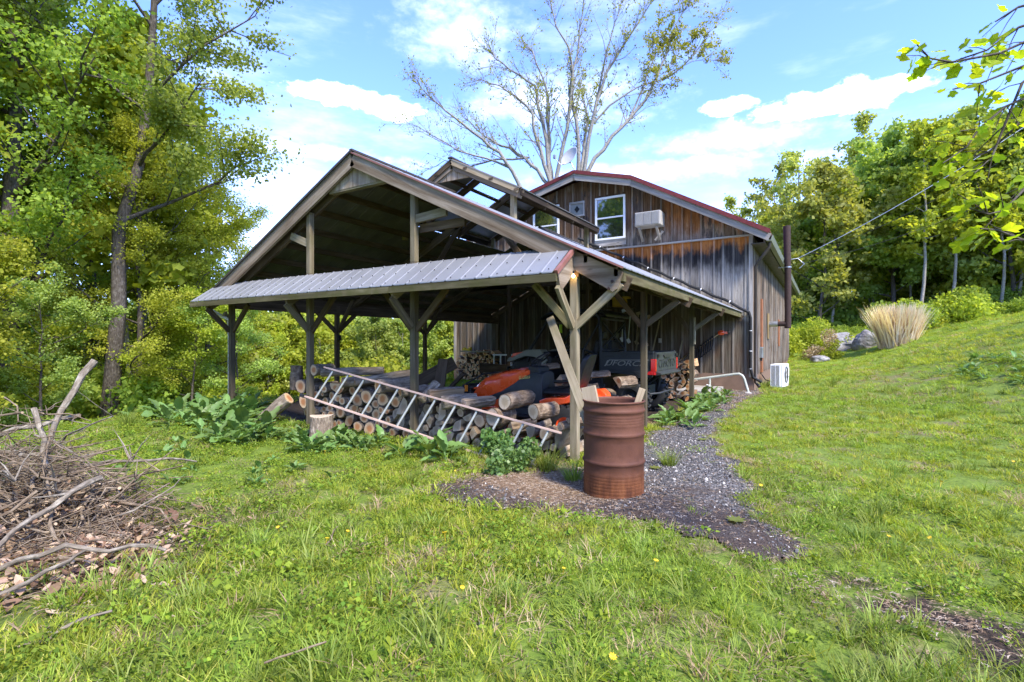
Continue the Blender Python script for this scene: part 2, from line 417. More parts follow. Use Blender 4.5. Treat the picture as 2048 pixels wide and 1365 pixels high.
# ------------------------------------------------------------------ instancing helper (geometry nodes)
def scatter(name, protos, P, rot, scl, idx, label, cat):
    col = bpy.data.collections.new(name+'_pieces')
    for i, p in enumerate(protos): p.name = '%s_piece_%02d' % (name, i); col.objects.link(p)
    me = bpy.data.meshes.new(name); me.from_pydata([tuple(p) for p in P], [], [])
    n = len(P)
    a = me.attributes.new('rot', 'FLOAT_VECTOR', 'POINT'); a.data.foreach_set('vector', np.asarray(rot, np.float32).ravel())
    a = me.attributes.new('scl', 'FLOAT_VECTOR', 'POINT'); a.data.foreach_set('vector', np.asarray(scl, np.float32).ravel())
    a = me.attributes.new('idx', 'INT', 'POINT'); a.data.foreach_set('value', np.asarray(idx, np.int32))
    o = link(name, me)
    ng = bpy.data.node_groups.new(name, 'GeometryNodeTree')
    ng.interface.new_socket('Geometry', in_out='INPUT', socket_type='NodeSocketGeometry'); ng.interface.new_socket('Geometry', in_out='OUTPUT', socket_type='NodeSocketGeometry')
    gi = ng.nodes.new('NodeGroupInput'); gout = ng.nodes.new('NodeGroupOutput')
    ci = ng.nodes.new('GeometryNodeCollectionInfo'); ci.inputs['Collection'].default_value = col; ci.inputs['Separate Children'].default_value = True; ci.inputs['Reset Children'].default_value = True
    ip = ng.nodes.new('GeometryNodeInstanceOnPoints'); ip.inputs['Pick Instance'].default_value = True
    def na(nm, t):
        q = ng.nodes.new('GeometryNodeInputNamedAttribute'); q.data_type = t; q.inputs['Name'].default_value = nm; return q.outputs['Attribute']
    ng.links.new(gi.outputs[0], ip.inputs['Points']); ng.links.new(ci.outputs[0], ip.inputs['Instance'])
    ng.links.new(na('idx', 'INT'), ip.inputs['Instance Index']); ng.links.new(na('rot', 'FLOAT_VECTOR'), ip.inputs['Rotation']); ng.links.new(na('scl', 'FLOAT_VECTOR'), ip.inputs['Scale'])
    ng.links.new(ip.outputs[0], gout.inputs[0])
    md = o.modifiers.new('scatter', 'NODES'); md.node_group = ng
    return tag(o, label, cat, kind='stuff')
def proto(mb, mats): return bpy.data.objects.new('piece', mb.mesh('piece', mats))

# gravel stones
def stone_mat(nm, cols):
    m, T, b = new_mat(nm, .75, 0, .3)
    oi = T('ShaderNodeObjectInfo').outputs['Random']
    T.put(b.inputs['Base Color'], T.ramp(oi, cols)); return m
sm = stone_mat('gravel_stone', [(.0, (.04, .038, .037)), (.35, (.085, .082, .080)), (.7, (.16, .152, .142)), (.86, (.12, .09, .07)), (.95, (.5, .47, .42))])
sps = []
for k in range(4):
    q = MB(); bm = bmesh.new(); bmesh.ops.create_icosphere(bm, subdivisions=1, radius=1)
    for v in bm.verts: v.co *= rnd.uniform(.6, 1.15); v.co.z *= .55
    q.add([v.co for v in bm.verts], [[v.index for v in f.verts] for f in bm.faces], None, 0, False); bm.free(); sps.append(proto(q, sm))
X = rg.uniform(-1.2, 2.7, 90000); Y = -2.3+13*rg.random(90000)**1.7
k = in_path(X, Y); X, Y = X[k], Y[k]
wt = .12+.88*np.clip((Y*.9+X*.35+(vnoise(X, Y, 2.5, 9)-.5)*3+.6), 0, 1)
sx = ((X-.15)/.9)**2+((Y+.9)/.55)**2 < 1
wt = np.where(sx, wt*.1, wt)
k = rg.random(len(X)) < wt; X, Y = X[k], Y[k]; n = len(X)
s = rg.uniform(.004, .012, n)*(1+1.1*(rg.random(n) < .06))
P = np.stack([X, Y, hg(X, Y)+.018], 1)
scatter('gravel', sps, P, rg.uniform(0, 6.28, (n, 3))*np.array([.2, .2, 1]), np.stack([s*1.2, s, s], 1), rg.integers(0, 4, n), 'loose blue-grey gravel strewn over the path', 'gravel')
# wood chips and straw litter by the drum and along the path edge
cm = stone_mat('chips', [(.0, (.10, .06, .035)), (.4, (.24, .155, .09)), (.75, (.38, .28, .18)), (1.0, (.5, .42, .33))])
cps = []
for k in range(3):
    q = MB()
    for j in range(3): 
        a = rnd.uniform(0, 6.28); L = rnd.uniform(.5, 1.2); c_ = Vector((rnd.uniform(-.6, .6), rnd.uniform(-.6, .6), rnd.uniform(0, .12)))
        d_ = Vector((math.cos(a), math.sin(a), rnd.uniform(-.12, .2)))*L*.5
        q.bar(c_-d_, c_+d_, .13, .06)
    cps.append(proto(q, cm))
def litter(n, cxy, sg):
    return np.stack([rg.normal(cxy[0], sg[0], n), rg.normal(cxy[1], sg[1], n)], 1)
L = np.concatenate([litter(5200, (.15, -.85), (.6, .32)), litter(1600, (.7, -1.3), (.8, .3)), litter(2200, (.5, 8.3), (.35, 1.2)), litter(500, (1.4, .9), (.7, .5)), litter(400, (2.2, -.2), (.3, .4)), litter(700, (2.9, -2.2), (.4, .2)), litter(2500, (-1.9, -4.1), (.7, .45)), litter(500, (.4, 4.0), (.2, 1.8))])
EX = rg.uniform(-1.2, 2.8, 60000); EY = rg.uniform(-2.4, 10.5, 60000); ek = in_path(EX, EY) != in_path(EX+rg.normal(0, .09, 60000), EY+rg.normal(0, .09, 60000)); L = np.concatenate([L, np.stack([EX[ek], EY[ek]], 1)[:3500]])
k = ((L[:, 0]-.83)**2+(L[:, 1]+.94)**2 > .27**2) | (L[:, 1] > 5); L = L[k]; n = len(L)
s = rg.uniform(.012, .03, n)
scatter('straw_litter', cps, np.stack([L[:, 0], L[:, 1], hg(L[:, 0], L[:, 1])+.02], 1), np.stack([rg.normal(0, .1, n), rg.normal(0, .1, n), rg.uniform(0, 6.28, n)], 1), np.stack([s, s, s], 1), rg.integers(0, 3, n), 'dry tan straw and wood chips scattered round the drum', 'litter')

# far blue ridge
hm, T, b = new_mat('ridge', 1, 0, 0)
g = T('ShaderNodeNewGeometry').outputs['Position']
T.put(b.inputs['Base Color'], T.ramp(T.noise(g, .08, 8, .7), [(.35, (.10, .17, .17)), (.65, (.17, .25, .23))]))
V = []; F = []; NH = 90
for i in range(NH):
    t = R(100+i*1.7); 
    hh = 18+10*math.sin(i*.23)+6*math.sin(i*.61+1)+2*math.sin(i*1.7)
    for j, (rr, z) in enumerate(((240, -30), (330, hh*.4), (420, hh), (520, -30))): V.append((math.cos(t)*rr, math.sin(t)*rr, z+2*math.sin(i*.9+j)))
for i in range(NH-1):
    for j in range(3): a = i*4+j; F.append((a, a+1, a+5, a+4))
me = bpy.data.meshes.new('hills'); me.from_pydata(V, [], F); me.polygons.foreach_set('use_smooth', [True]*len(F)); me.materials.append(hm)
tag(link('hills', me), 'hazy blue wooded ridge beyond the valley', kind='structure')
# ================================================================== BARN
def siding_mat(name, mode, batten=False):
    m, T, b = new_mat(name, .95, 0, .04)
    a = T('ShaderNodeAttribute', attribute_name='loc').outputs['Vector']
    g = T('ShaderNodeNewGeometry').outputs['Position']
    oi = T('ShaderNodeObjectInfo').outputs['Random']
    sp = T('ShaderNodeSeparateXYZ', i_0=g); X, Y, Z = sp.outputs[0], sp.outputs[1], sp.outputs[2]
    n1 = T.noise(T.scale(a, (1, 1, .05)), 22, 8, .68, dist=.4)
    n2 = T.noise(T.scale(g, (1, 1, .45)), 2.3, 6, .62)
    n3 = T.noise(T.scale(g, (1, 1, .3)), 7.5, 6, .65)
    grey = T.ramp(n1, [(.25, (.09, .075, .06)), (.5, (.27, .24, .20)), (.75, (.46, .42, .36))])
    brown = T.ramp(n1, [(.25, (.035, .021, .012)), (.5, (.135, .078, .044)), (.78, (.29, .195, .125))])
    olive = T.ramp(n1, [(.25, (.03, .025, .018)), (.5, (.105, .088, .065)), (.78, (.22, .195, .155))])
    org = T.ramp(n1, [(.25, (.12, .035, .010)), (.5, (.34, .125, .035)), (.78, (.50, .24, .09))])
    blk = T.ramp(n1, [(.3, (.014, .012, .012)), (.7, (.06, .055, .052))])
    w = T.math('MULTIPLY', T.math('SUBTRACT', n2, .5), 2.0); w3 = T.math('MULTIPLY', T.math('SUBTRACT', n3, .5), 1.0)
    if mode == 'upper':
        c = T.mix(T.step(T.math('ADD', w, w3), .1, .65), brown, grey)
        f = T.math('ADD', T.math('MULTIPLY', X, .45), T.math('ADD', 1.0, T.math('ADD', w, w3)))
        c = T.mix(T.math('MULTIPLY', T.step(f, .05, .75), .8), c, org)
        f2 = T.math('ADD', T.math('SUBTRACT', 4.85, Z), T.math('ADD', w, w3))       # grey weathering near the ledge
        c = T.mix(T.math('MULTIPLY', T.step(f2, -.15, .4), .65), c, grey)
        c = T.mix(T.math('MULTIPLY', T.step(T.math('ADD', n3, T.math('MULTIPLY', oi, .25)), .62, .78), .8), c, blk)
    elif mode == 'lower':
        d = T.math('ADD', T.math('SUBTRACT', 4.35, Z), T.math('MULTIPLY', T.math('ADD', w, w3), .55))
        c = T.mix(T.step(d, .12, .42), org, blk)
        c = T.mix(T.step(d, .5, 1.1), c, grey)
        c = T.mix(T.math('MULTIPLY', T.step(n3, .58, .72), .55), c, blk)
        # boards below the carport roof line turn olive and dark brown
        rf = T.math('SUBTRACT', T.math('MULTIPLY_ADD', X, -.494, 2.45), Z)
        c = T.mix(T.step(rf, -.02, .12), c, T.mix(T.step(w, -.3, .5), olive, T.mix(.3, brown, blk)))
    else:
        wn = T('ShaderNodeTexWhiteNoise', noise_dimensions='1D'); T.put(wn.inputs['W'], T.math('FLOOR', T.math('MULTIPLY', Y, 7.3)))
        c = T.mix(T.math('MULTIPLY', T.step(T.math('ADD', w, w3), .05, .5), .7), grey, brown)
        c = T.mix(T.math('MULTIPLY', wn.outputs[0], .65), c, brown); c = T.mix(T.math('MULTIPLY', T.step(T.noise(T.scale(g, (1, 1, .05)), 9.0, 5), .5, .62), .75), c, blk)
        low = T.step(T.math('ADD', Z, T.math('MULTIPLY', w, .4)), .9, .3); c = T.mix(T.math('MULTIPLY', low, .6), c, (.10, .075, .055))
    if batten: c = T.mix(.27, c, T.ramp(n1, [(.25, (.18, .16, .135)), (.75, (.54, .49, .42))]))
    hs = T('ShaderNodeHueSaturation', i_Color=c, i_Value=T.math('MULTIPLY_ADD', oi, .6, .72))
    T.put(b.inputs['Base Color'], hs.outputs[0]); bump(T, b, n1, .7, .01)
    return m
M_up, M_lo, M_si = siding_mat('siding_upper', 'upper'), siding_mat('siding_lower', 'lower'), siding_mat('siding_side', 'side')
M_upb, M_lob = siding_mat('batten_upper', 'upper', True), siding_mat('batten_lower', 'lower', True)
M_fascia = wood('fascia_grey', [(.14, .125, .105), (.36, .33, .29), (.54, .50, .45)], 12, .5)
M_wall = plain('wall_core', (.03, .026, .022), .95)
M_conc = plain('foundation', (.20, .13, .09), .95, sc=5)
M_slab = plain('concrete', (.34, .32, .29), .9, sc=5)
M_red = plain('red_metal', (.17, .036, .034), .5, .2, .2)
M_white = plain('white_paint', (.78, .78, .76), .45, 0, .04)
M_offw = plain('off_white_plastic', (.40, .38, .34), .5, 0, .05)
M_grille = plain('grille_beige', (.30, .28, .25), .6, 0, .1, sc=60)
M_dark = plain('dark_gap', (.015, .015, .015), .8)
M_black = plain('black_plastic', (.018, .018, .019), .45, 0, .2)
M_rubber = plain('rubber', (.02, .02, .02), .75, 0, .3)
M_iron = plain('rusty_iron', (.055, .035, .03), .8, .2, .3, sc=12)
M_galv = plain('galvanised', (.45, .46, .46), .38, .8, .12)
M_brownmetal = plain('brown_gutter', (.06, .05, .042), .5, .1, .2)
M_guttop = plain('gutter_green_grey', (.22, .24, .20), .5, .2, .2)
gm, T, b = new_mat('window_glass', .03, 0, .8); b.inputs['Base Color'].default_value = (.012, .016, .014, 1); b.inputs['Coat Weight'].default_value = 1; b.inputs['Coat Roughness'].default_value = .02; b.inputs['IOR'].default_value = 1.9
M_glass = gm

barn = thing('barn', 'two storey weathered board and batten barn with a red metal roof', 'barn', (-4.2, 9.6, 0.1))
def BP(mb, name, m, parent=barn, **k):   # meshes are written in world coordinates and moved to the barn's base
    o = mb.build(name, m, parent, **k)
    if parent is barn: o.location = -Vector(barn.location)
    return o
XL, XR, YF, YB = -9.28, .874, 9.6, 25.9
RX = [(-9.72, 4.32), (-6.04, 6.34), (-4.2, 6.82), (-2.36, 6.34), (1.33, 4.32)]     # roof profile (x, z)
def roofz(x):
    for (a, za), (b_, zb) in zip(RX, RX[1:]):
        if a <= x <= b_: return za+(zb-za)*(x-a)/(b_-a)
    return 4.3
q = MB(); xsn = [XL, -6.04, -4.2, -2.36, XR]
q.prism([(XL, .1)]+[(x, roofz(x)-.2) for x in xsn]+[(XR, .1)], YF+.05, YB-.05, 'Y'); walls = BP(q, 'wall', M_wall, fixn=True)
wl = -Vector(barn.location)
fw = MB(); fw.box(((XL+XR)/2, YF+.02, .33), (XR-XL+.04, .10, .5)); fw.box((XR-.02, (YF+YB)/2, .3), (.10, YB-YF, .46)); BP(fw, 'foundation', M_conc)
# each siding board and batten of the front gable
def wchild(mb, name, m):
    o = mb.build(name, m, walls); return o
LEDGE = 4.35
WIN = [(-3.63, -2.65, 4.64, 5.98), (-5.87, -4.9, 4.64, 5.98)]
x = XL; 
while x < XR-.02:
    w = min(rnd.uniform(.24, .33), XR-x)
    if XR-(x+w) < .12: w = XR-x
    xc = x+w/2
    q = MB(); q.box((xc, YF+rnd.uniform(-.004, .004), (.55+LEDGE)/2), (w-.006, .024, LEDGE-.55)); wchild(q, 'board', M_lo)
    if rnd.random() < 1:
        zt0, zt1 = roofz(x)-.16, roofz(x+w)-.16
        q = MB(); yy = YF-.03+rnd.uniform(-.004, .004); z0 = LEDGE+.02
        if zt0 > z0+.02 or zt1 > z0+.02:
            zt0 = max(zt0, z0+.01); zt1 = max(zt1, z0+.01)
            Vv = [(x+.003, yy, z0), (x+w-.003, yy, z0), (x+w-.003, yy, zt1), (x+.003, yy, zt0)]
            Vb = [(a, b_+.024, c) for a, b_, c in Vv]
            o_ = rnd.random()*9
            q.add(Vv+Vb, [(0, 1, 2, 3), (7, 6, 5, 4), (0, 4, 5, 1), (1, 5, 6, 2), (2, 6, 7, 3), (3, 7, 4, 0)], [(p[0]+o_, p[1]+o_, p[2]+o_) for p in Vv+Vb])
            wchild(q, 'board', M_up)
    bx = x+rnd.uniform(-.01, .01)
    if x > XL+.05:
        bw = rnd.uniform(.045, .06)
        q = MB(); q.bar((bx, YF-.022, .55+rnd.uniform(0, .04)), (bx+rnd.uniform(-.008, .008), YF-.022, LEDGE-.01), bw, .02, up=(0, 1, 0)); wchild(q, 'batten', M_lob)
        zt = roofz(bx)-.17
        if zt > LEDGE+.1:
            # leave the window openings clear
            seg = [(LEDGE+.02, zt)]
            for (a, b_, z0, z1) in WIN:
                if a-.1 < bx < b_+.1: seg = [(LEDGE+.02, z0-.1), (z1+.08, zt)]
            for (s0, s1) in seg:
                if s1-s0 > .05:
                    q = MB(); q.bar((bx, YF-.053, s0), (bx, YF-.053, s1), bw, .02, up=(0, 1, 0)); wchild(q, 'batten', M_upb)
    x += w
q = MB(); q.bar((XL, YF-.05, LEDGE), (XR+.03, YF-.05, LEDGE), .10, .045); o = q.build('ledge_board', M_fascia, walls)
for xx in (XL+.04, XR-.03):
    q = MB(); q.bar((xx, YF-.04, .5), (xx, YF-.04, 4.34), .10, .03, up=(0, 1, 0)); q.build('corner_board', M_fascia, walls)
# right side wall: boards too thin on screen to pick apart
q = MB(); y = YF+.02
while y < YB:
    w = rnd.uniform(.24, .32); q.box((XR+.004+rnd.uniform(-.004, .004), y+w/2, (4.35+.5)/2), (.022, w-.006, 4.35-.5))
    q.bar((XR+.025, y, .5), (XR+.025, y, 4.35), .05, .02, up=(1, 0, 0)); y += w
o = q.build('side_boards', M_si, walls); o['kind'] = 'stuff'
q = MB(); y = YF+.02
while y < YB:
    w = .28; q.box((XL-.004, y+w/2, 2.4), (.022, w-.006, 3.9)); y += w
o = q.build('far_side_boards', M_si, walls); o['kind'] = 'stuff'
# lattice shade holes under the peak: short dark slots
# red metal roof in separate slopes with ribs
Y0, Y1 = 9.15, 26.35
for (xa, za), (xb, zb) in zip(RX, RX[1:]):
    q = MB(); d = Vector((xb-xa, 0, zb-za)); n_ = Vector((-d.z, 0, d.x)).normalized()*.02; L = d.length
    y = Y0
    P = []
    while y < Y1-.01:
        for t, h in ((0, 0), (.02, .03), (.05, .03), (.07, 0)):
            P.append((y+t, h))
        y += .24
    P.append((Y1, 0)); Vv = []; k = len(P)
    for e, (px, pz) in enumerate(((xa, za), (xb, zb))):
        for (yy, h) in P: Vv.append((px, yy, pz+.02+h*.8))
    for (px, pz) in ((xa, za), (xb, zb)):
        for (yy, h) in P: Vv.append((px, yy, pz))
    Fc = [(i, i+1, k+i+1, k+i) for i in range(k-1)]+[(2*k+i, 3*k+i, 3*k+i+1, 2*k+i+1) for i in range(k-1)]
    Fc += [(0, k, 3*k, 2*k), (k-1, 3*k-1-0, 4*k-1, 2*k-1)][:1]
    Fc += [(i, 2*k+i, 2*k+i+1, i+1) for i in range(k-1)]+[(k+i, k+i+1, 3*k+i+1, 3*k+i) for i in range(k-1)]
    q.add(Vv, Fc); BP(q, 'roof_slope', M_red)
q = MB()
for (xa, za), (xb, zb) in zip(RX, RX[1:]): q.bar((xa, Y0-.015, za+.005), (xb, Y0-.015, zb+.005), .05, .11, mi=0)
BP(q, 'rake_trim', M_red)
for (xa, za), (xb, zb) in zip(RX, RX[1:]):
    q = MB(); q.bar((xa, Y0+.02, za-.15), (xb, Y0+.02, zb-.15), .035, .19); BP(q, 'fascia_board', M_fascia)
q = MB(); q.bar((1.2, Y0+.1, 4.16), (1.2, Y1-.05, 4.16), .04, .2); q.bar((1.05, Y0+.1, 4.06), (1.05, Y1-.1, 4.06), .35, .02); BP(q, 'eave_board', M_brownmetal)
q = MB(); q.prism([(1.24, 4.10), (1.36, 4.10), (1.40, 4.24), (1.38, 4.24), (1.345, 4.12), (1.26, 4.12), (1.26, 4.24), (1.24, 4.24)], Y0+.1, Y1, 'Y'); BP(q, 'gutter', M_guttop)
q = MB(); q.tube([(1.3, 9.5, 4.1), (1.3, 9.5, 3.98), (1.02, 9.62, 3.62), (.95, 9.66, 3.5), (.95, 9.66, .35), (1.05, 9.6, .25)], .042, 8); BP(q, 'downspout', M_brownmetal)
# windows
for wi, (a, b_, z0, z1) in enumerate(WIN):
    q = MB(); yy = YF-.085; zm = (z0+z1)/2
    q.box(((a+b_)/2, yy, z1-.03), (b_-a, .07, .06)); q.box(((a+b_)/2, yy, z0+.03), (b_-a, .07, .06))
    q.box((a+.03, yy, zm), (.06, .065, z1-z0-.12)); q.box((b_-.03, yy, zm), (.06, .065, z1-z0-.12))
    q.box(((a+b_)/2, yy+.004, zm+.02), (b_-a-.12, .05, .045))
    f = BP(q, 'window', M_white, bevel=.004)
    for (p0, p1) in ((z0+.06, zm), (zm+.045, z1-.06)):
        q = MB(); q.box(((a+b_)/2, yy+.01, (p0+p1)/2), (b_-a-.12, .008, p1-p0)); q.build('pane', M_glass, f)
    q = MB(); q.box(((a+b_)/2, YF-.075, z0-.1), (b_-a+.04, .025, .19)); q.build('sill_board', M_fascia, f)
# side window and door casings on the right wall
for (y0, y1, z0, z1) in ((11.3, 11.65, .55, 2.75), (18.0, 18.5, 1.3, 2.4)):
    q = MB(); q.box((XR+.05, (y0+y1)/2, (z0+z1)/2), (.05, y1-y0, z1-z0)); BP(q, 'door_casing', plain('cedar', (.27, .11, .05), .8, 0, .3))
q = MB(); q.box((XR+.05, 13.7, 2.0), (.03, .5, .85)); BP(q, 'flue_mounting_board', wood('plywood', [(.25, .17, .08), (.4, .29, .15), (.5, .38, .2)]))
# gable vent with a small cut-out
q = MB(); a, b_, z0, z1 = -4.53, -4.0, 5.5, 5.98
q.box(((a+b_)/2, YF-.07, z1-.03), (b_-a, .05, .06)); q.box(((a+b_)/2, YF-.07, z0+.025), (b_-a, .05, .05)); q.box((a+.025, YF-.07, (z0+z1)/2), (.05, .048, z1-z0-.11)); q.box((b_-.025, YF-.07, (z0+z1)/2), (.05, .048, z1-z0-.11))
vt = BP(q, 'gable_vent', M_fascia); q = MB(); q.box(((a+b_)/2, YF-.055, (z0+z1)/2), (b_-a-.1, .02, z1-z0-.1)); q.build('vent_panel', plain('vent_grey', (.22, .22, .20), .8), vt)
q = MB(); q.prism([(-4.265+.09*math.cos(t*math.pi/2), 5.74+.11*math.sin(t*math.pi/2)) for t in range(4)], YF-.078, YF-.066, 'Y'); q.build('diamond_hole', M_dark, vt)
# sheltered door frame in the lower wall
q = MB(); q.bar((-6.2, YF-.045, .55), (-6.2, YF-.045, 3.0), .12, .03, up=(0, 1, 0)); q.bar((-2.1, YF-.045, .55), (-2.1, YF-.045, 3.0), .12, .03, up=(0, 1, 0)); q.bar((-6.26, YF-.045, 3.06), (-2.04, YF-.045, 3.06), .03, .12)
q.build('sliding_door_frame', wood('dark_frame', [(.03, .022, .016), (.09, .065, .045), (.15, .11, .08)]), walls)

# ---- things fixed to the barn
ac = thing('air_conditioner', 'white boxy window air conditioner on wooden brackets in the gable wall', 'air conditioner', (-1.83, 9.25, 4.80))
q = MB(); q.box((0, 0.02, .235), (.74, .48, .40)); q.build('casing', M_offw, ac, bevel=.015)
for i in range(3):
    q = MB(); q.box((-.235+i*.235, -.235, .235), (.215, .012, .36)); 
    g_ = q.build('grille_panel', M_grille, ac); q = MB()
    for k in range(15): q.box((-.235+i*.235, -.243, .075+k*.0228), (.20, .006, .009))
    o = q.build('louvre', M_offw, g_); o['kind'] = 'stuff'
for s in (-1, 1):
    q = MB(); q.bar((s*.25, .2, -.34), (s*.25+.0, -.18, -.02), .07, .035); q.build('bracket', M_fascia, ac)
q = MB(); q.bar((.12, .17, -.35), (.35, .17, -.1), .07, .02, up=(0, 1, 0)); q.build('bracket', M_fascia, ac)

hp = thing('heat_pump', 'white outdoor heat pump unit standing in the grass beside the barn wall', 'heat pump', (1.42, 11.3, h1(1.42, 11.3)), R(-8))
q = MB(); q.box((0, 0, .36), (.32, .82, .66)); q.build('casing', M_white, hp, bevel=.012)
q = MB()
q.box((-.03, -.412, .36), (.22, .01, .58))
q.build('dark_coil', M_dark, hp)
q = MB()
for k in range(20): q.box((-.03, -.421, .085+k*.029), (.225, .014, .012))
q.box((-.03, -.426, .36), (.012, .014, .58)); q.box((-.148, -.42, .36), (.014, .02, .62)); q.box((.085, -.42, .36), (.014, .02, .62))
o = q.build('fin', M_white, hp); o['kind'] = 'stuff'
q = MB(); q.lathe([(.24, 0), (.24, .012), (.225, .012), (.225, 0)], 32); [q.lathe([(r_, .004), (r_+.008, .008), (r_+.016, .004)], 32) for r_ in (.05, .09, .13, .17, .2)]
q.build('fan_grille', M_black, hp, loc=(.16, .05, .38), rot=(0, R(90), 0))
q = MB(); q.box((.165, .32, .45), (.02, .1, .25)); q.build('service_cover', M_white, hp, bevel=.004)
q = MB(); q.box((0, -.25, .015), (.3, .08, .03)); q.box((0, .25, .015), (.3, .08, .03)); q.build('foot_rail', M_galv, hp)

fl = thing('stovepipe', 'tall rusty black stovepipe standing outside the right barn wall', 'stovepipe', (1.5, 13.7, 1.95))
q = MB(); q.tube([(0, 0, -.03), (0, 0, 1.7), (-.02, 0, 2.6), (-.03, 0, 3.38)], [.10, .10, .105, .115], 20, cap=False); q.tube([(0, 0, -.03), (0, 0, 0)], .1, 20); q.build('flue', M_iron, fl)
q = MB(); q.tube([(0, 0, .12), (-.3, 0, .12)], .085, 16); q.build('elbow', M_iron, fl)
q = MB(); q.tube([(-.3, 0, .12), (-.6, 0, .12)], .09, 16); q.tube([(-.33, 0, .12), (-.36, 0, .12)], .097, 16); q.build('collar', M_galv, fl)
q = MB(); q.tube([(0, 0, 1.98), (0, 0, 2.02)], .113, 16); q.bar((0, 0, 2.0), (-.28, 0, 2.0), .02, .02); q.build('strap', M_galv, fl)

mt = thing('electric_box', 'small grey electric box with conduit on the barn side wall', 'electric box', (XR+.08, 11.05, 1.0))
q = MB(); q.box((0, 0, .15), (.10, .2, .32)); q.build('housing', M_galv, mt, bevel=.01)
q = MB(); q.tube([(0, 0, 0), (0, 0, -.1)], .03, 8); q.build('gland', M_dark, mt)
q = MB(); q.tube([(0, .12, -.5), (.1, .12, -.66), (.3, .14, -.72), (.38, .2, -.66)], .015, 6); q.tube([(0, 0, -.75), (.15, .05, -.82), (.35, .15, -.80)], .025, 6); tag(q.build('conduit', M_black, loc=(XR+.08, 11.05, 1.0)), 'black cables looping from the barn wall to the heat pump', 'cable')

# satellite dish on the ridge
sdsh = thing('satellite_dish', 'pale grey satellite dish on a bent mast at the barn peak', 'satellite dish', (-4.25, 9.2, 6.75))
q = MB(); q.tube([(0, 0, 0), (.02, 0, .2), (-.06, 0, .38), (-.12, 0, .45)], .02, 8); q.box((0, 0, .0), (.22, .12, .03)); q.bar((.05, .02, 0), (.12, .02, -.2), .08, .02); q.build('mast', M_galv, sdsh)
q = MB(); q.lathe([(0, .0), (.1, .006), (.2, .028), (.3, .068), (.33, .085), (.335, .078), (.3, .055), (.2, .014), (.1, -.008), (0, -.012)], 32)
rot = Vector((-.30, -.85, .42)).to_track_quat('Z', 'Y').to_euler()
q.build('reflector', plain('dish_grey', (.42, .42, .41), .5, 0, .06), sdsh, loc=(-.08, -.03, .56), rot=rot)
q = MB(); q.tube([(-.06, -.02, .4), (-.35, -.22, .34), (-.48, -.3, .52)], .012, 6); q.build('arm', M_galv, sdsh)
q = MB(); q.box((-.5, -.31, .58), (.09, .07, .12)); q.build('receiver', M_galv, sdsh, bevel=.01)

# line set hose lying along the carport roof and down the corner
q = MB(); pts = []
for i in range(40):
    t = i/39; xx = -4.2+t*(.70+4.2); pts.append((xx, YF-.13, 2.62-.494*xx+.09+.015*math.sin(i*1.3)-(.0 if xx < .4 else (xx-.4)*.2)))
pts += [(.80, YF-.1, 2.26), (.84, YF-.08, 2.1), (.84, YF-.08, 1.2), (.84, YF-.08, .75), (.90, YF-.08, .5), (1.1, YF-.02, .38)]
q.tube(pts, .038, 8); tag(q.build('insulated_hose', M_rubber), 'thick black insulated hose running along the carport roof and down the barn corner', 'hose')
q = MB()
for i in (6, 12, 18, 24, 30, 36): q.tube([Vector(pts[i])-Vector((.012, 0, -.006)), Vector(pts[i])+Vector((.012, 0, -.006))], .039, 10)
for z in (1.75, 1.2, .72): q.tube([(.84, YF-.08, z), (.84, YF-.08, z+.02)], .039, 10)
tag(q.build('pipe_clips', M_white), 'small white clips holding the black hose against the barn', 'clips')
# overhead wires to the right
q = MB(); A = Vector((1.75, 14.6, 4.35)); 
for (B, sag, rr, A2) in ((Vector((12, 17, 11.5)), .5, .011, A), (Vector((12, 17.4, 11.2)), .9, .006, A), (Vector((13, 19, 9.8)), .8, .006, A+Vector((0, .1, -.2)))):
    q = MB(); P = []
    for i in range(17):
        t = i/16; p = A2.lerp(B, t); p.z -= sag*4*t*(1-t); P.append(p)
    q.tube(P, rr, 5); tag(q.build('power_line', M_galv if rr > .01 else M_black), {.5: 'thick silver overhead service wire rising right from the barn eave', .9: 'thin upper black wire sagging below the silver service wire', .8: 'lowest thin black wire running from the barn eave into the trees'}[sag], 'wire', 'overhead wires right of the barn')
q = MB(); q.tube([(1.2, 14.5, 4.3), (1.75, 14.6, 4.35), (1.95, 14.6, 4.15), (1.8, 14.6, 4.0)], .015, 6); tag(q.build('wire_bracket', M_galv), 'small white wire bracket at the barn eave beside the stovepipe', 'bracket')
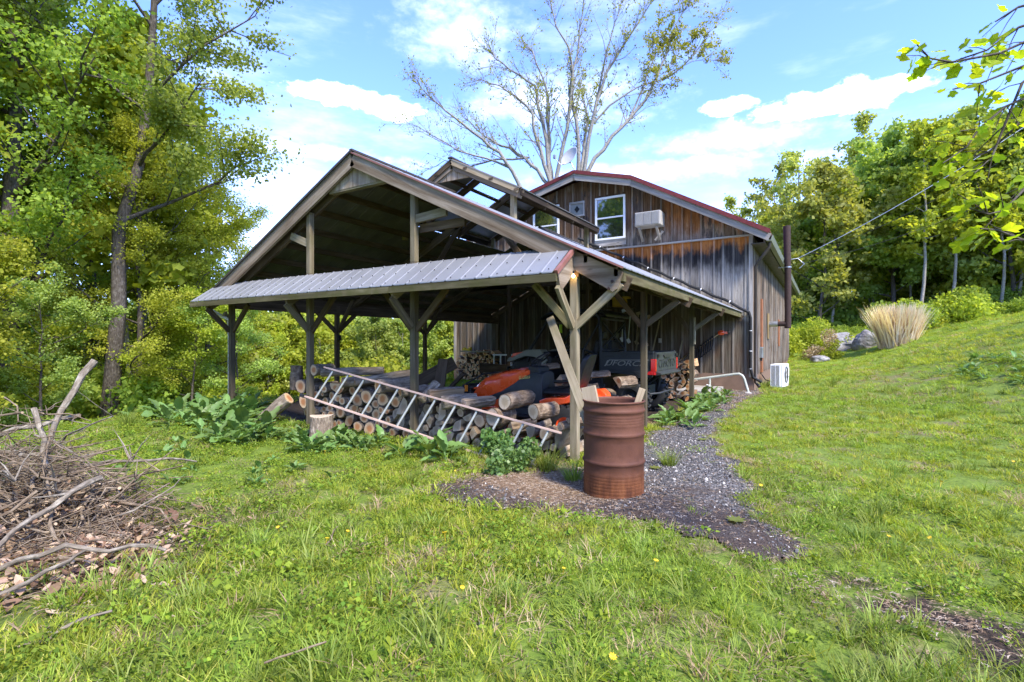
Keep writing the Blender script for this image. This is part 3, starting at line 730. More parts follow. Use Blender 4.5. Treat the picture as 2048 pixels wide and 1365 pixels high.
# ================================================================== CARPORT
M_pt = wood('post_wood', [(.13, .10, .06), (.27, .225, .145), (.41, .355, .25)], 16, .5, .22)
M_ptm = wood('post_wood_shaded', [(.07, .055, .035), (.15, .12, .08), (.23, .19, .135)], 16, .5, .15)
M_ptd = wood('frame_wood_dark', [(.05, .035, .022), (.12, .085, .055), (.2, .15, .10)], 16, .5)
M_wthr = wood('rake_board', [(.12, .08, .05), (.27, .215, .155), (.45, .38, .30)], 12, .6)
M_moss = wood('mossy_beam', [(.07, .06, .03), (.15, .13, .07), (.24, .21, .12)], 14, .5, .5, mosscol=(.08, .085, .02))
M_new = wood('new_lumber', [(.30, .22, .13), (.48, .38, .25), (.6, .5, .36)], 14, .4)
M_tar = wood('tarred_board', [(.018, .014, .011), (.045, .035, .028), (.09, .07, .05)], 14, .5)
def galv_mat():
    m, T, b = new_mat('roof_metal', .42, .35, .4)
    g = T('ShaderNodeNewGeometry').outputs['Position']
    n = T.noise(g, 1.6, 5); n2 = T.noise(g, 30, 4)
    c = T.ramp(n, [(.3, (.235, .236, .238)), (.7, (.31, .313, .318))]); c = T.mix(T.math('MULTIPLY', T.step(n2, .6, .8), .25), c, (.25, .25, .25))
    T.put(b.inputs['Base Color'], c); T.put(b.inputs['Roughness'], T.ramp(n2, [(.3, .36), (.7, .5)])); return m
M_roof = galv_mat(); M_under = plain('sheet_underside', (.14, .135, .12), .6, .2, .25, sc=3)
M_pink = plain('trim_pinkbrown', (.30, .13, .10), .5, .2, .2)
cp = thing('carport', 'open timber pole carport with a grey metal roof and skirt roof', 'carport', (-3.65, 0, 0))
off = -Vector(cp.location)
def CPt(mb, name, m, parent=cp, **k):
    o = mb.build(name, m, parent, **k)
    if parent is cp: o.location = off
    return o
XC = -3.71; ZR = 4.38; PIT = .494
def rz(x): return ZR-PIT*abs(x-XC)
EZ = 2.28; XE, XW = .65, -7.62
PX = [0, -2.55, -4.9, -7.25]
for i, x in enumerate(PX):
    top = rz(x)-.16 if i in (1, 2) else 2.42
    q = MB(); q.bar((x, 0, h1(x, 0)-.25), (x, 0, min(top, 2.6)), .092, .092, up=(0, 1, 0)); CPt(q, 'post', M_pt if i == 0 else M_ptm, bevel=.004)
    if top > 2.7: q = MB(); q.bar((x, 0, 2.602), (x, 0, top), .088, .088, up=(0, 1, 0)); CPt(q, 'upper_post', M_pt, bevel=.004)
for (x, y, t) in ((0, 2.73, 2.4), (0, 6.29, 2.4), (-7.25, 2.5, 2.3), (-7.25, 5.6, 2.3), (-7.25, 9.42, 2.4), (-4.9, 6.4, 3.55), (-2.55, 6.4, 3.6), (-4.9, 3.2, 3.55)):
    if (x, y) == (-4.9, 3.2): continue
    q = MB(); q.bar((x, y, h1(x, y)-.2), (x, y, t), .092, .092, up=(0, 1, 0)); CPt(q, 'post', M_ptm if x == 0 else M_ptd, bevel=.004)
# right beam, left beam, front beam
def beam(p0, p1, w, h, m, name='beam', up=(0, 0, 1)):
    q = MB(); q.bar(p0, p1, w, h, up=up); return CPt(q, name, m)
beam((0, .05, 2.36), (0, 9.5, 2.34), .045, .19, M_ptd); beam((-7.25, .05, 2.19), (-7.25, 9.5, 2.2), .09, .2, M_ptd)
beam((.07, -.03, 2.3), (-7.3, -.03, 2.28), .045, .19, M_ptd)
# rafter pairs at each bay
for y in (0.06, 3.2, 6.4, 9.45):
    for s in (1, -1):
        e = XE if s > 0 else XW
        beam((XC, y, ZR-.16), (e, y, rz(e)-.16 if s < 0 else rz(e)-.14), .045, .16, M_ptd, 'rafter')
# rake boards, heavy and weathered, with the metal drip edge above them
beam((XC+.0, -.12, ZR-.10), (.02, -.12, rz(.02)-.10), .045, .22, M_wthr, 'rake_board')
beam((XC-.0, -.12, ZR-.10), (XW+.12, -.12, rz(XW+.12)-.10), .045, .22, M_wthr, 'rake_board')
q = MB(); q.bar((XC, -.155, ZR-.002), (XE, -.155, rz(XE)+.028), .02, .022); CPt(q, 'drip_edge', M_pink)
q = MB(); q.bar((XC, -.16, ZR+.02), (XW, -.16, rz(XW)+.02), .03, .035); CPt(q, 'drip_edge', M_brownmetal)
q = MB(); q.prism([(XC-.62, rz(XC-.62)-.2), (XC+.62, rz(XC+.62)-.2), (XC, ZR-.2)], -.07, -.04, 'Y'); CPt(q, 'gusset', M_wthr)
q = MB(); q.bar((XC-.62, -.02, rz(XC-.6)-.22), (XC+.62, -.02, rz(XC+.6)-.22), .09, .04); CPt(q, 'collar_tie', M_pt)
# upper braces of the front truss
for (a, b_) in (((-2.55, 0, 3.22), (-1.95, 0, rz(-1.95)-.25)), ((-4.9, 0, 3.1), (-5.4, 0, rz(-5.4)-.25))):
    beam(a, b_, .05, .12, M_pt, 'brace')
beam((-2.52, .1, 3.1), (-1.7, .1, rz(-1.7)-.28), .05, .12, M_ptd, 'brace')
# lower braces
def brace(p0, p1, m=M_pt): beam(p0, p1, .045, .09, m, 'brace')
brace((0.02, -.02, 1.62), (.58, -.02, 2.10)); brace((0, -.05, 1.62), (0, -.46, 2.06)); brace((-.05, .0, 1.62), (-.55, 0, 2.16), M_moss)
for x in (-2.55, -4.9):
    brace((x, -.06, 1.66), (x, -.46, 2.06), M_ptm); brace((x+.04, 0, 1.62), (x+.62, 0, 2.2), M_ptd); brace((x-.04, .0, 1.62), (x-.6, 0, 2.2), M_ptd)
brace((-7.25, -.05, 1.66), (-7.25, -.46, 2.06), M_ptd); brace((-7.28, 0, 1.72), (-7.5, 0, 2.02)); brace((-7.2, 0, 1.66), (-6.7, 0, 2.15), M_ptd)
for y in (2.73, 6.29):
    brace((.03, y, 1.72), (.56, y, 2.10), M_ptm)
    brace((-.03, y, 1.7), (-.6, y, 2.4), M_ptd)
for y in (2.5, 5.6):
    brace((-7.25, y-.05, 1.7), (-7.25, y-.55, 2.12), M_ptd); brace((-7.25, y+.05, 1.7), (-7.25, y+.55, 2.12), M_ptd); brace((-7.2, y, 1.7), (-6.7, y, 2.4), M_ptd)
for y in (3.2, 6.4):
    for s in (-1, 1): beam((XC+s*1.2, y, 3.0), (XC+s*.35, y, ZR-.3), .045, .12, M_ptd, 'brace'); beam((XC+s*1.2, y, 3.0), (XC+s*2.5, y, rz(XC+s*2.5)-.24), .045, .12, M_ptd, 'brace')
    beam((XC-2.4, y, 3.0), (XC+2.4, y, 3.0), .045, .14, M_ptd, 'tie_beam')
# outriggers with bevelled ends (polygons in their own plane)
def outr(poly, a, b_, ax): 
    q = MB(); q.prism(poly, a, b_, ax); 
    n = len(q.L); o_ = rnd.random()*7
    q.L = [((p[1]+o_, p[2], p[0]+o_) if ax == 'Y' else (p[0], p[2]+o_, p[1]+o_)) for p in q.V]
    CPt(q, 'outrigger', M_wthr, fixn=True, bevel=.003)
outr([(.02, rz(0)-.03), (.62, rz(.62)-.02), (.55, rz(.62)-.21), (.50, rz(.62)-.24), (.02, rz(0)-.26)], -.08, -.035, 'Y')
for y in (2.73, 6.29): outr([(.05, rz(0)-.05), (.56, rz(.56)-.04), (.48, rz(.56)-.18), (.05, rz(0)-.24)], y+.05, y+.09, 'Y')
SZ0, SZ1, SY = 2.56, 2.20, -.56          # skirt roof: inner height, outer height, outer y
for x in (0.0, -2.55, -4.9, -7.3):
    outr([(-.03, SZ0-.05), (-.50, SZ1+.0), (-.44, SZ1-.15), (-.38, SZ1-.17), (-.03, SZ0-.28)], x-.02, x+.025, 'X')
q = MB()
for (x, z) in ((.5, 2.12), (.46, 2.04)): q.tube([(x, -.085, z), (x, -.10, z)], .017, 8)
CPt(q, 'bolt_heads', M_iron)
# purlins running in depth under the metal
HX0, HX1, HY0, HY1 = -4.75, -2.22, 2.45, 5.95      # opening in the roof under the monitor
for s in (1, -1):
    k = 0
    for d_ in (.3, .78, 1.26, 1.74, 2.22, 2.7, 3.15, 3.55, 3.88) + ((4.25,) if s > 0 else ()):
        x = XC+s*d_; segs = [(-.08, 9.5)]
        if HX0 < x < HX1: segs = [(-.08, HY0), (HY1, 9.5)]
        for (a, b_) in segs: beam((x, a, rz(x)-.055), (x, b_, rz(x)-.055), .045, .10, M_ptd, 'purlin')
# metal roofing sheets, each a part, with raised ribs
def sheet(xa, za, xb, zb, y0, y1, name='roof_sheet', mat=M_roof, parent=None, rib=.23, axis='X', xdir=True):
    """slope from (xa,za) to (xb,zb) with ribs every rib metres along y"""
    q = MB(); P = [(y0, 0)]; y = y0+.06
    while y < y1-.04:
        P += [(y-.020, 0), (y-.008, .008), (y+.008, .008), (y+.020, 0)]; y += rib
    P.append((y1, 0)); k = len(P); Vv = []
    for t_ in (.012, -.002):
        for (px, pz) in ((xa, za), (xb, zb)):
            for (yy, h) in P: Vv.append((px, yy, pz+h+t_))
    Fc = [(i, i+1, k+i+1, k+i) for i in range(k-1)]+[(2*k+i, 3*k+i, 3*k+i+1, 2*k+i+1) for i in range(k-1)]
    Fc += [(i, 2*k+i, 2*k+i+1, i+1) for i in range(k-1)]+[(k+i, k+i+1, 3*k+i+1, 3*k+i) for i in range(k-1)]+[(0, k, 3*k, 2*k), (k-1, 3*k-1, 4*k-1, 2*k-1)]
    if not xdir: Vv = [(v[1], v[0], v[2]) for v in Vv]
    q.add(Vv, Fc); q.M = [1 if k-1 <= i_ < 2*(k-1) else 0 for i_ in range(len(q.M))]; o = q.build(name, [mat, M_under], parent or cp, fixn=True)
    if parent is None: o.location = off
    return o
y = -.15; ye = 9.56
cuts = [-.15, .77, 1.69, HY0, HY0+.87, HY0+1.74, HY0+2.62, HY1, 6.85, 7.77, 8.69, ye]
for a, b_ in zip(cuts, cuts[1:]):
    b_ -= .004
    for s in (1, -1):
        e = XE if s > 0 else XW
        def seg(x0, x1): sheet(x0, rz(x0), x1, rz(x1) + (.03 if x1 == XE else 0), a, b_)
        if HY0-.01 <= a < HY1-.01:
            seg(HX1 if s > 0 else HX0, e)
        else: seg(XC, e)
# skirt roof sheets: ribs run down the slope toward the viewer
xc = .0-.02; k = 0
while xc > -7.6:
    x0 = max(xc-.9, -7.66); sheet(-.06, SZ0, SY, SZ1, x0+.004, xc, xdir=False, name='skirt_sheet'); xc = x0
    if x0 <= -7.65: break
q = MB(); q.bar((.03, -.04, SZ0+.0), (.03, SY, SZ1+.0), .04, .05); CPt(q, 'drip_edge', M_pink)
# a slightly sagging skirt fascia made of three lengths
fp = [(.03, SZ1-.055), (-2.5, SZ1-.055), (-5.0, SZ1-.05), (-7.66, SZ1-.055)]
for (xa, za), (xb, zb) in zip(fp, fp[1:]): beam((xa, SY+.01, za), (xb+.004, SY+.01, zb), .04, .085, M_moss, 'skirt_fascia')
# screws in rows on ridges of the sheets
q = MB()
for i in range(33):
    x = -.08-i*.23
    for t in (.08, .5, .93): 
        yy = -.06+(SY+.06)*t; zz = SZ0+(SZ1-SZ0)*t+.025
        q.box((x+rnd.uniform(-.01, .01), yy, zz), (.010, .010, .010))
for i in range(40):
    for xx in (-2.9, -1.9, -1.0, -.2, .45): q.box((xx, -.09+i*.24, rz(xx)+.026), (.010, .010, .010))
o = CPt(q, 'roof_screws', M_dark); o['kind'] = 'stuff'
# right eave fascia
beam((.60, -.05, EZ-.085), (.60, 9.5, EZ-.085), .04, .15, M_moss, 'eave_fascia'); beam((XW+.05, -.05, rz(XW)-.1), (XW+.05, 9.5, rz(XW)-.1), .04, .13, M_ptd, 'eave_fascia')
# ridge cap
q = MB(); q.bar((XC-.0, -.17, ZR+.035), (XC, HY0, ZR+.035), .06, .03); CPt(q, 'ridge_cap', M_brownmetal)
q = MB(); q.bar((XC, HY1, ZR+.035), (XC, 9.5, ZR+.035), .06, .03); CPt(q, 'ridge_cap', M_brownmetal)

# ---- raised ridge monitor over the opening
MZ = 5.02; MX = 1.6
def mz(x): return MZ-.51*abs(x-XC)
mon = CPt(MB(), 'monitor_roof', M_ptd) if False else None
q = MB()
for s in (1, -1): q.bar((XC+s*1.35, HY0+.02, rz(XC+s*1.35)-.1), (XC+s*1.35, HY0+.02, mz(XC+s*1.35)-.12), .09, .09, up=(0, 1, 0))
q.bar((XC+1.35, HY1-.1, rz(XC+1.35)-.1), (XC+1.35, HY1-.1, mz(XC+1.35)-.1), .09, .09, up=(0, 1, 0)); q.bar((XC-1.35, HY1-.1, rz(XC-1.35)-.1), (XC-1.35, HY1-.1, mz(XC-1.35)-.1), .09, .09, up=(0, 1, 0))
mon = CPt(q, 'monitor_frame', M_pt)
for s in (1, -1):
    q = MB(); q.bar((XC, 2.36, MZ-.10), (XC+s*MX, 2.36, mz(XC+MX)-.10), .045, .15); q.build('rafter', M_wthr, mon)
    q = MB(); q.bar((XC, 2.325, MZ-.035), (XC+s*(MX-.05), 2.325, mz(XC+MX-.05)-.035), .03, .11); q.build('trim_board', M_new if s > 0 else M_ptd, mon)
    for yy in (3.3, 4.6, HY1): 
        q = MB(); q.bar((XC, yy, MZ-.10), (XC+s*MX, yy, mz(XC+MX)-.10), .045, .15); q.build('rafter', M_ptd, mon)
    for dd in (.35, .95, 1.5):
        q = MB(); xx = XC+s*dd; q.bar((xx, 2.3, mz(xx)-.05), (xx, 6.0, mz(xx)-.05), .09, .04); q.build('purlin', M_ptd, mon)
    q = MB(); q.bar((XC+s*MX, 2.3, mz(XC+MX)-.05), (XC+s*MX, 6.0, mz(XC+MX)-.05), .03, .14); q.build('eave_board', M_tar, mon)
q = MB(); q.prism([(XC-.4, mz(XC-.4)-.18), (XC+.4, mz(XC+.4)-.18), (XC, MZ-.18)], 2.37, 2.40, 'Y'); q.build('gusset', M_wthr, mon)
mclr, T, b = new_mat('clear_panel', .25, 0, .5); b.inputs['Base Color'].default_value = (.85, .9, .92, 1); b.inputs['Transmission Weight'].default_value = .9; b.inputs['IOR'].default_value = 1.05
for (a, b_, mm) in ((2.3, 3.3, M_roof), (3.3, 4.6, mclr), (4.6, 6.0, M_roof)):
    for s in (1, -1):
        m_ = M_roof if s > 0 else mm
        for f0, f1, mk in (((0, 1, m_),) if m_ is M_roof else ((0, .50, m_), (.50, 1, M_roof))):
            q = MB(); xa_, xe = XC+s*(MX+.04)*f0, XC+s*(MX+.04)*f1; q.bar((xa_, (a+b_)/2, mz(xa_)+.01), (xe, (a+b_)/2, mz(xe)+.01), b_-a-.004, .012); q.build('monitor_sheet' if mk is M_roof else 'clear_sheet', mk, mon)
q = MB(); q.bar((XC, 2.28, MZ+.035), (XC, 6.02, MZ+.035), .10, .03); q.build('ridge_cap', M_brownmetal, mon)

# ---- lamp bulb at the corner, outlet, downspout
lb = thing('light_bulb', 'small glowing bulb under the carport corner above the post', 'light bulb', (.03, -.11, 2.24))
q = MB(); q.ellipsoid((0, 0, -.03), (.017, .017, .022)); q.build('bulb', plain('bulb_glow', (1, .8, .5), .5, emit=((1, .62, .25), 14)), lb)
q = MB(); q.tube([(0, 0, -.01), (0, 0, .03)], .012, 8); q.build('socket', M_black, lb)
q = MB(); q.tube([(-7.58, -.30, 2.10), (-7.46, -.12, 1.96), (-7.34, .0, 1.88), (-7.32, .0, 1.5), (-7.32, .0, .05)], .035, 8); tag(q.build('white_downspout', M_white), 'white plastic downspout pipe on the far left carport post', 'downspout')
q = MB(); q.box((-1.6, 9.53, 1.5), (.08, .05, .13)); q.box((-1.6, 9.50, 1.5), (.04, .02, .09)); tag(q.build('outlet_box', M_offw, bevel=.004), 'small pale outlet box on the dark barn wall above the wood stack', 'outlet box')
q = MB(); q.box((-7.25+.075, 2.5, 1.55), (.06, .08, .12)); tag(q.build('switch_box', M_black), 'small black box fixed to the second left carport post', 'switch box')
# concrete slab at the barn wall
q = MB(); q.box((-.45, 8.7, .15), (1.2, 1.7, .14)); sb = q.build('concrete_slab', M_slab, bevel=.01); tag(sb, 'pale concrete pad against the barn under the carport', kind='structure')
# ================================================================== DRUM
def rust_mat():
    m, T, b = new_mat('rusty_drum', .68, .15, .3)
    a = T('ShaderNodeTexCoord').outputs['Object']; z = T('ShaderNodeSeparateXYZ', i_0=a).outputs[2]
    n1 = T.noise(a, 5, 7, .65); n2 = T.noise(T.scale(a, (1, 1, .25)), 14, 6, .7); n3 = T.noise(a, 70, 4, .7)
    c = T.ramp(n1, [(.3, (.088, .036, .022)), (.55, (.138, .056, .033)), (.75, (.185, .082, .05))])
    org = T.ramp(n2, [(.3, (.07, .022, .010)), (.55, (.24, .080, .025)), (.75, (.38, .15, .05))])
    f = T.step(T.math('ADD', z, T.math('MULTIPLY', T.math('SUBTRACT', n2, .5), .22)), .30, .13)
    c = T.mix(T.math('MULTIPLY', f, .85), c, org)
    c = T.mix(T.step(n1, .64, .74), c, (.045, .022, .018))
    c = T.mix(T.math('MULTIPLY', n3, .25), c, (.05, .02, .015))
    T.put(b.inputs['Base Color'], c); T.put(b.inputs['Roughness'], T.ramp(n1, [(.3, .5), (.7, .85)])); bump(T, b, T.math('ADD', n3, n1), .35, .004); return m
gz = h1(.83, -.94)
dr = thing('steel_drum', 'rusty brown open steel drum standing on the path at the carport corner', 'drum', (.83, -.94, gz), R(30))
prof = [(.0, .015), (.27, .012), (.284, .0), (.288, .012), (.280, .03)]
for z in (.055, .085, .115, .145, .175, .205): prof += [(.280, z-.013), (.284, z), (.280, z+.013)]
def ring(z): return [(.281, z-.028), (.288, z-.014), (.296, z), (.288, z+.014), (.281, z+.028)]
prof += [(.281, .25)]+ring(.315)+[(.281, .4), (.281, .5)]+ring(.575)+[(.281, .64)]
for z in (.665, .69, .715, .74): prof += [(.281, z-.010), (.284, z), (.281, z+.010)]
prof += ring(.79)[0:]+[(.281, .85), (.286, .862), (.293, .868), (.293, .878), (.285, .882), (.277, .878), (.274, .86)]
q = MB(); q.lathe(prof, 64); q.build('shell', rust_mat(), dr)
q = MB(); q.lathe([(.274, .86), (.274, .3), (.274, .05), (0, .05)], 48); q.build('inside', rust_mat(), dr)
def plank(name, label, p0, p1, w, h, up, m, cat='board', grp=None):
    p0, p1 = Vector(p0), Vector(p1); q = MB(); q.bar(p0-p0, p1-p0, w, h, up); o = q.build(name, m, loc=p0, bevel=.003); return tag(o, label, cat, grp)
plank('long_board', 'long weathered board leaning from the drum across the corner post', (.62, -.93, gz+.50), (-.24, -.18, 1.72), .09, .038, (0.3, -.9, 0), M_pt)
plank('short_board', 'short pale cut board sticking out of the left side of the drum', (.72, -1.05, gz+.55), (.61, -1.03, gz+1.0), .14, .038, (0, -1, .2), M_new)
plank('scrap_board', 'short grey board end poking up at the right rim of the drum', (.92, -.86, gz+.5), (1.06, -.78, gz+.985), .06, .035, (.2, -1, 0), M_new)

# ================================================================== LADDER
def ladder():
    m_r = plain('ladder_rail_pink', (.50, .36, .29), .6, 0, .1, sc=4)
    m_g = plain('ladder_rung', (.34, .36, .33), .5, .4, .1)
    A, B = Vector((-4.36, -.13, 1.03)), Vector((-.14, -.10, .35)); D = Vector((-.16, -.24, -.46))
    L = thing('ladder', 'long straight ladder with pinkish rails lying on its side against the firewood', 'ladder', tuple(B+D))
    o0 = -(B+D)
    q = MB(); q.bar(A+o0, B+o0, .028, .07, up=(0, -1, .25)); q.build('rail', m_r, L, bevel=.004)
    q = MB(); q.bar(A+D+o0, B+D+o0, .028, .07, up=(0, -1, .25)); q.build('rail', m_r, L, bevel=.004)
    for s in (0, 1):
        q = MB(); p = A+D*s; d = (B-A).normalized(); q.bar(p-d*.09+o0, p+d*.01+o0, .05, .10, up=(0, -1, .25)); q.build('foot_cap', M_black, L)
    for i in range(12):
        t = (.22+i*.354)/4.27
        p = A.lerp(B, t); q = MB(); q.tube([p+o0, p+D+o0], .017, 8); q.build('rung', m_g, L)
ladder()

# ================================================================== FIREWOOD
def bark_mat(name, cols):
    m, T, b = new_mat(name, .95, 0, .1)
    a = T('ShaderNodeAttribute', attribute_name='loc').outputs['Vector']
    n = T.noise(T.scale(a, (1, 1, .3)), 34, 6, .7); n2 = T.noise(a, 9, 4)
    vo = T('ShaderNodeTexVoronoi', i_Vector=T.scale(a, (1, 1, .3)), i_Scale=40.0)
    c = T.ramp(n, [(.3, cols[0]), (.55, cols[1]), (.75, cols[2])]); c = T.mix(T.math('MULTIPLY', T.step(n2, .52, .68), .55), c, cols[2])
    T.put(b.inputs['Base Color'], c); bump(T, b, T.math('ADD', n, vo.outputs['Distance']), .9, .012); return m
def cut_mat(name, heart, sap, crack=.6):
    m, T, b = new_mat(name, .85, 0, .15)
    a = T('ShaderNodeAttribute', attribute_name='loc').outputs['Vector']
    oi = T('ShaderNodeObjectInfo').outputs['Random']
    xy = T.scale(a, (1, 1, 0)); r_ = T.vmath('LENGTH', xy)
    n = T.noise(a, 11, 4); n2 = T.noise(a, 60, 3)
    rr = T.math('MULTIPLY_ADD', n, .03, r_)
    rings = T.math('SINE', T.math('MULTIPLY', rr, 620))
    c = T.mix(T.step(rr, .035, .065), heart, sap)
    c = T.mix(T.math('MULTIPLY_ADD', rings, .07, .08), c, tuple(x*.4 for x in heart))
    # radial cracks
    sx = T('ShaderNodeSeparateXYZ', i_0=xy); ang = T.math('ARCTAN2', sx.outputs[1], sx.outputs[0])
    cr = T.math('ABSOLUTE', T.math('SINE', T.math('MULTIPLY_ADD', ang, 1.5, T.math('MULTIPLY', oi, 9))))
    c = T.mix(T.math('MULTIPLY', T.step(cr, .05, .015), crack), c, (.02, .012, .008))
    hs = T('ShaderNodeHueSaturation', i_Color=T.mix(T.math('MULTIPLY', n2, .3), c, tuple(x*.5 for x in sap)), i_Value=T.math('MULTIPLY_ADD', oi, .6, .7))
    T.put(b.inputs['Base Color'], hs.outputs[0]); bump(T, b, n2, .3, .004); return m
M_bark = bark_mat('bark', [(.06, .042, .028), (.19, .135, .09), (.37, .29, .21)])
M_bark2 = bark_mat('bark_grey', [(.075, .058, .04), (.24, .19, .14), (.45, .39, .30)])
M_fresh = cut_mat('fresh_cut', (.50, .20, .075), (.72, .50, .29), .3)
M_old = cut_mat('old_cut', (.40, .29, .18), (.55, .44, .31), .9)
M_greyc = cut_mat('grey_cut', (.33, .25, .18), (.44, .36, .27), .8)
M_split = wood('split_face', [(.26, .12, .06), (.48, .28, .14), (.64, .45, .26)], 24, .7)
M_splito = wood('split_face_old', [(.19, .13, .08), (.42, .31, .20), (.60, .48, .34)], 24, .7)
def round_log(r_, L, cutm, bark, seed):
    rr = random.Random(seed); q = MB(); n = 14; V = []; Lc = []
    ph = [rr.uniform(0, 6) for _ in range(3)]; k = 5; sq = rr.uniform(.86, 1)
    for i in range(k):
        y = L*i/(k-1); sc = 1+rr.uniform(-.05, .05); ox, oz = rr.uniform(-.006, .006), rr.uniform(-.006, .006)
        for j in range(n):
            t = 2*math.pi*j/n; q_ = r_*sc*(1+.06*math.sin(2*t+ph[0])+.035*math.sin(3*t+ph[1])+.03*math.sin(5*t+ph[2]+i))
            V.append(Vector((q_*math.cos(t)+ox, y, q_*math.sin(t)*sq+oz))); Lc.append(Vector((q_*math.cos(t)*1.0+seed, q_*math.sin(t), y)))
    F = [(i*n+j, (i+1)*n+j, (i+1)*n+(j+1) % n, i*n+(j+1) % n) for i in range(k-1) for j in range(n)]
    q.add(V, F, Lc, 0, True)
    for e, sgn in ((0, 1), (k-1, -1)):
        ring_ = V[e*n:(e+1)*n]; ins = [Vector((p.x*.88, p.y-sgn*.004, p.z*.88)) for p in ring_]
        loc = [Vector((p.x, p.z, seed)) for p in ring_+ins]
        Fr = [(j, (j+1) % n, n+(j+1) % n, n+j) for j in range(n)]
        if sgn < 0: Fr = [f[::-1] for f in Fr]
        q.add(ring_+ins, Fr, loc, 0, False)
        q.add(ins, [tuple(range(n)) if sgn > 0 else tuple(range(n-1, -1, -1))], loc[n:], 1, False)
    return q.mesh('log', [bark, cutm])
def split_log(r_, L, cutm, bark, face, seed):
    rr = random.Random(seed); q = MB(); 
    a0 = rr.uniform(1.2, 2.3) if rr.random() < .75 else math.pi; n = 5
    pts = [(0, 0)] if a0 < 3 else []
    pts += [(r_*1.35*math.cos(-a0/2+a0*i/n)*rr.uniform(.92, 1.05), r_*1.35*math.sin(-a0/2+a0*i/n)) for i in range(n+1)]
    cxm = sum(p[0] for p in pts)/len(pts); pts = [(x-cxm+rr.uniform(-.006, .006), z+rr.uniform(-.006, .006)) for x, z in pts]
    ta = rr.uniform(0, 6.28); ca, sa = math.cos(ta), math.sin(ta); pts = [(x*ca-z*sa, x*sa+z*ca) for x, z in pts]
    m_ = len(pts); A = []; 
    for i in range(3):
        y = L*i/2; s = rr.uniform(.93, 1.05); ox = rr.uniform(-.008, .008)
        A += [Vector((x*s+ox, y, z*s)) for x, z in pts]
    loc = [Vector((p.x+seed, p.z, p.y)) for p in A]
    V = A; nf = 1 if a0 < 3 else 0
    for i in range(2):
        for j in range(m_):
            j2 = (j+1) % m_
            isb = (nf <= j and j < m_-1)
            f = (i*m_+j, (i+1)*m_+j, (i+1)*m_+j2, i*m_+j2)
            idx = [f[0], f[1], f[2], f[3]]
            q.add([V[t] for t in idx], [(0, 1, 2, 3)], [loc[t] for t in idx], 0 if isb else 2, False)
    q.add(A[:m_], [tuple(range(m_))], [Vector((p.x, p.z, seed)) for p in A[:m_]], 1)
    q.add(A[-m_:], [tuple(range(m_-1, -1, -1))], [Vector((p.x, p.z, seed)) for p in A[-m_:]], 1)
    return q.mesh('log', [bark, cutm, face])
REF = .07; LL = .42
rounds_f = [round_log(REF, LL, M_fresh, M_bark2, 10+i) for i in range(5)]
rounds_o = [round_log(REF, LL, M_old if i % 2 else M_greyc, M_bark, 30+i) for i in range(5)]
splits_f = [split_log(REF, LL, M_fresh, M_bark, M_split, 50+i) for i in range(6)]
splits_o = [split_log(REF, LL, M_old if i % 2 else M_greyc, M_bark2, M_splito, 70+i) for i in range(6)]
def mk_log(me, label, loc, sc, rot=(0, 0, 0), grp=None):
    o = link('log', me, None, loc, rot); o.scale = sc; return tag(o, label, 'log', grp)
def pile(x0, x1, prof, rfun, seed, ybase, chooser, zbase, tries=14, nmax=400):
    """drop circles one after another so that they come to rest on each other"""
    rr = random.Random(seed); C_ = []
    fails = 0
    while fails < 60 and len(C_) < nmax:
        r_ = rfun(rr); best = None
        for _ in range(tries):
            x = rr.uniform(x0+r_, x1-r_); z = zbase(x)+r_
            for (cx, cz, cr) in C_:
                dx = abs(x-cx)
                if dx < (r_+cr)*.96: z = max(z, cz+math.sqrt(max(0, ((r_+cr)*.96)**2-dx*dx)))
            if best is None or z-prof(x) < best[1]-prof(best[0]): best = (x, z)
        x, z = best
        if z+r_*.6 > prof(x)+zbase(x): fails += 1; continue
        C_.append((x, z, r_)); chooser(rr, x, z, r_)
    return C_
def LF(kind, x, z, r_):
    return '%s %s log, %s row, front stack, %s' % ('thin' if r_ < .06 else 'medium' if r_ < .085 else 'thick', kind, 'bottom' if z < .22 else 'middle' if z < .48 else 'upper', 'left of the third post' if x < -4.9 else 'between third and second posts' if x < -2.55 else 'just right of the second post' if x < -1.3 else 'near the corner post')
LBL_A = 'round log with an orange cut end in the left half of the front firewood stack'
LBL_B = 'weathered grey split log in the right half of the front firewood stack'
def ch_front(rr, x, z, r_):
    s = r_/REF; y = .12+rr.uniform(-.05, .06)
    if x < -2.6-rr.uniform(0, .8): fr = rr.random() < .78; me = rr.choice(rounds_f if fr else splits_f); lb = LF('orange ended round' if fr else 'fresh split', x, z, r_); g_ = 'fresh round logs of the front firewood stack'
    else: fr = rr.random() < .78; me = rr.choice(splits_o if fr else rounds_o); lb = LF('weathered split' if fr else 'weathered round', x, z, r_); g_ = 'weathered logs of the front firewood stack'
    mk_log(me, lb, (x, y, z), (s, rr.uniform(.9, 1.15), s), (R(rr.uniform(-3, 3)), R(rr.choice([0, 0, 180])+rr.uniform(-20, 20)), R(rr.uniform(-9, 9))), g_)
def prof_front(x):
    return float(np.interp(x, [-5.3, -5.1, -4.6, -3.9, -3.0, -2.3, -1.6, -1.1, -.6, -.1], [.40, .66, .80, .74, .66, .56, .46, .42, .40, .36]))
pile(-5.3, -.10, prof_front, lambda r: min(.125, max(.045, r.gauss(.078, .022))), 3, 0, ch_front, lambda x: h1(x, .2)-.02, nmax=200)
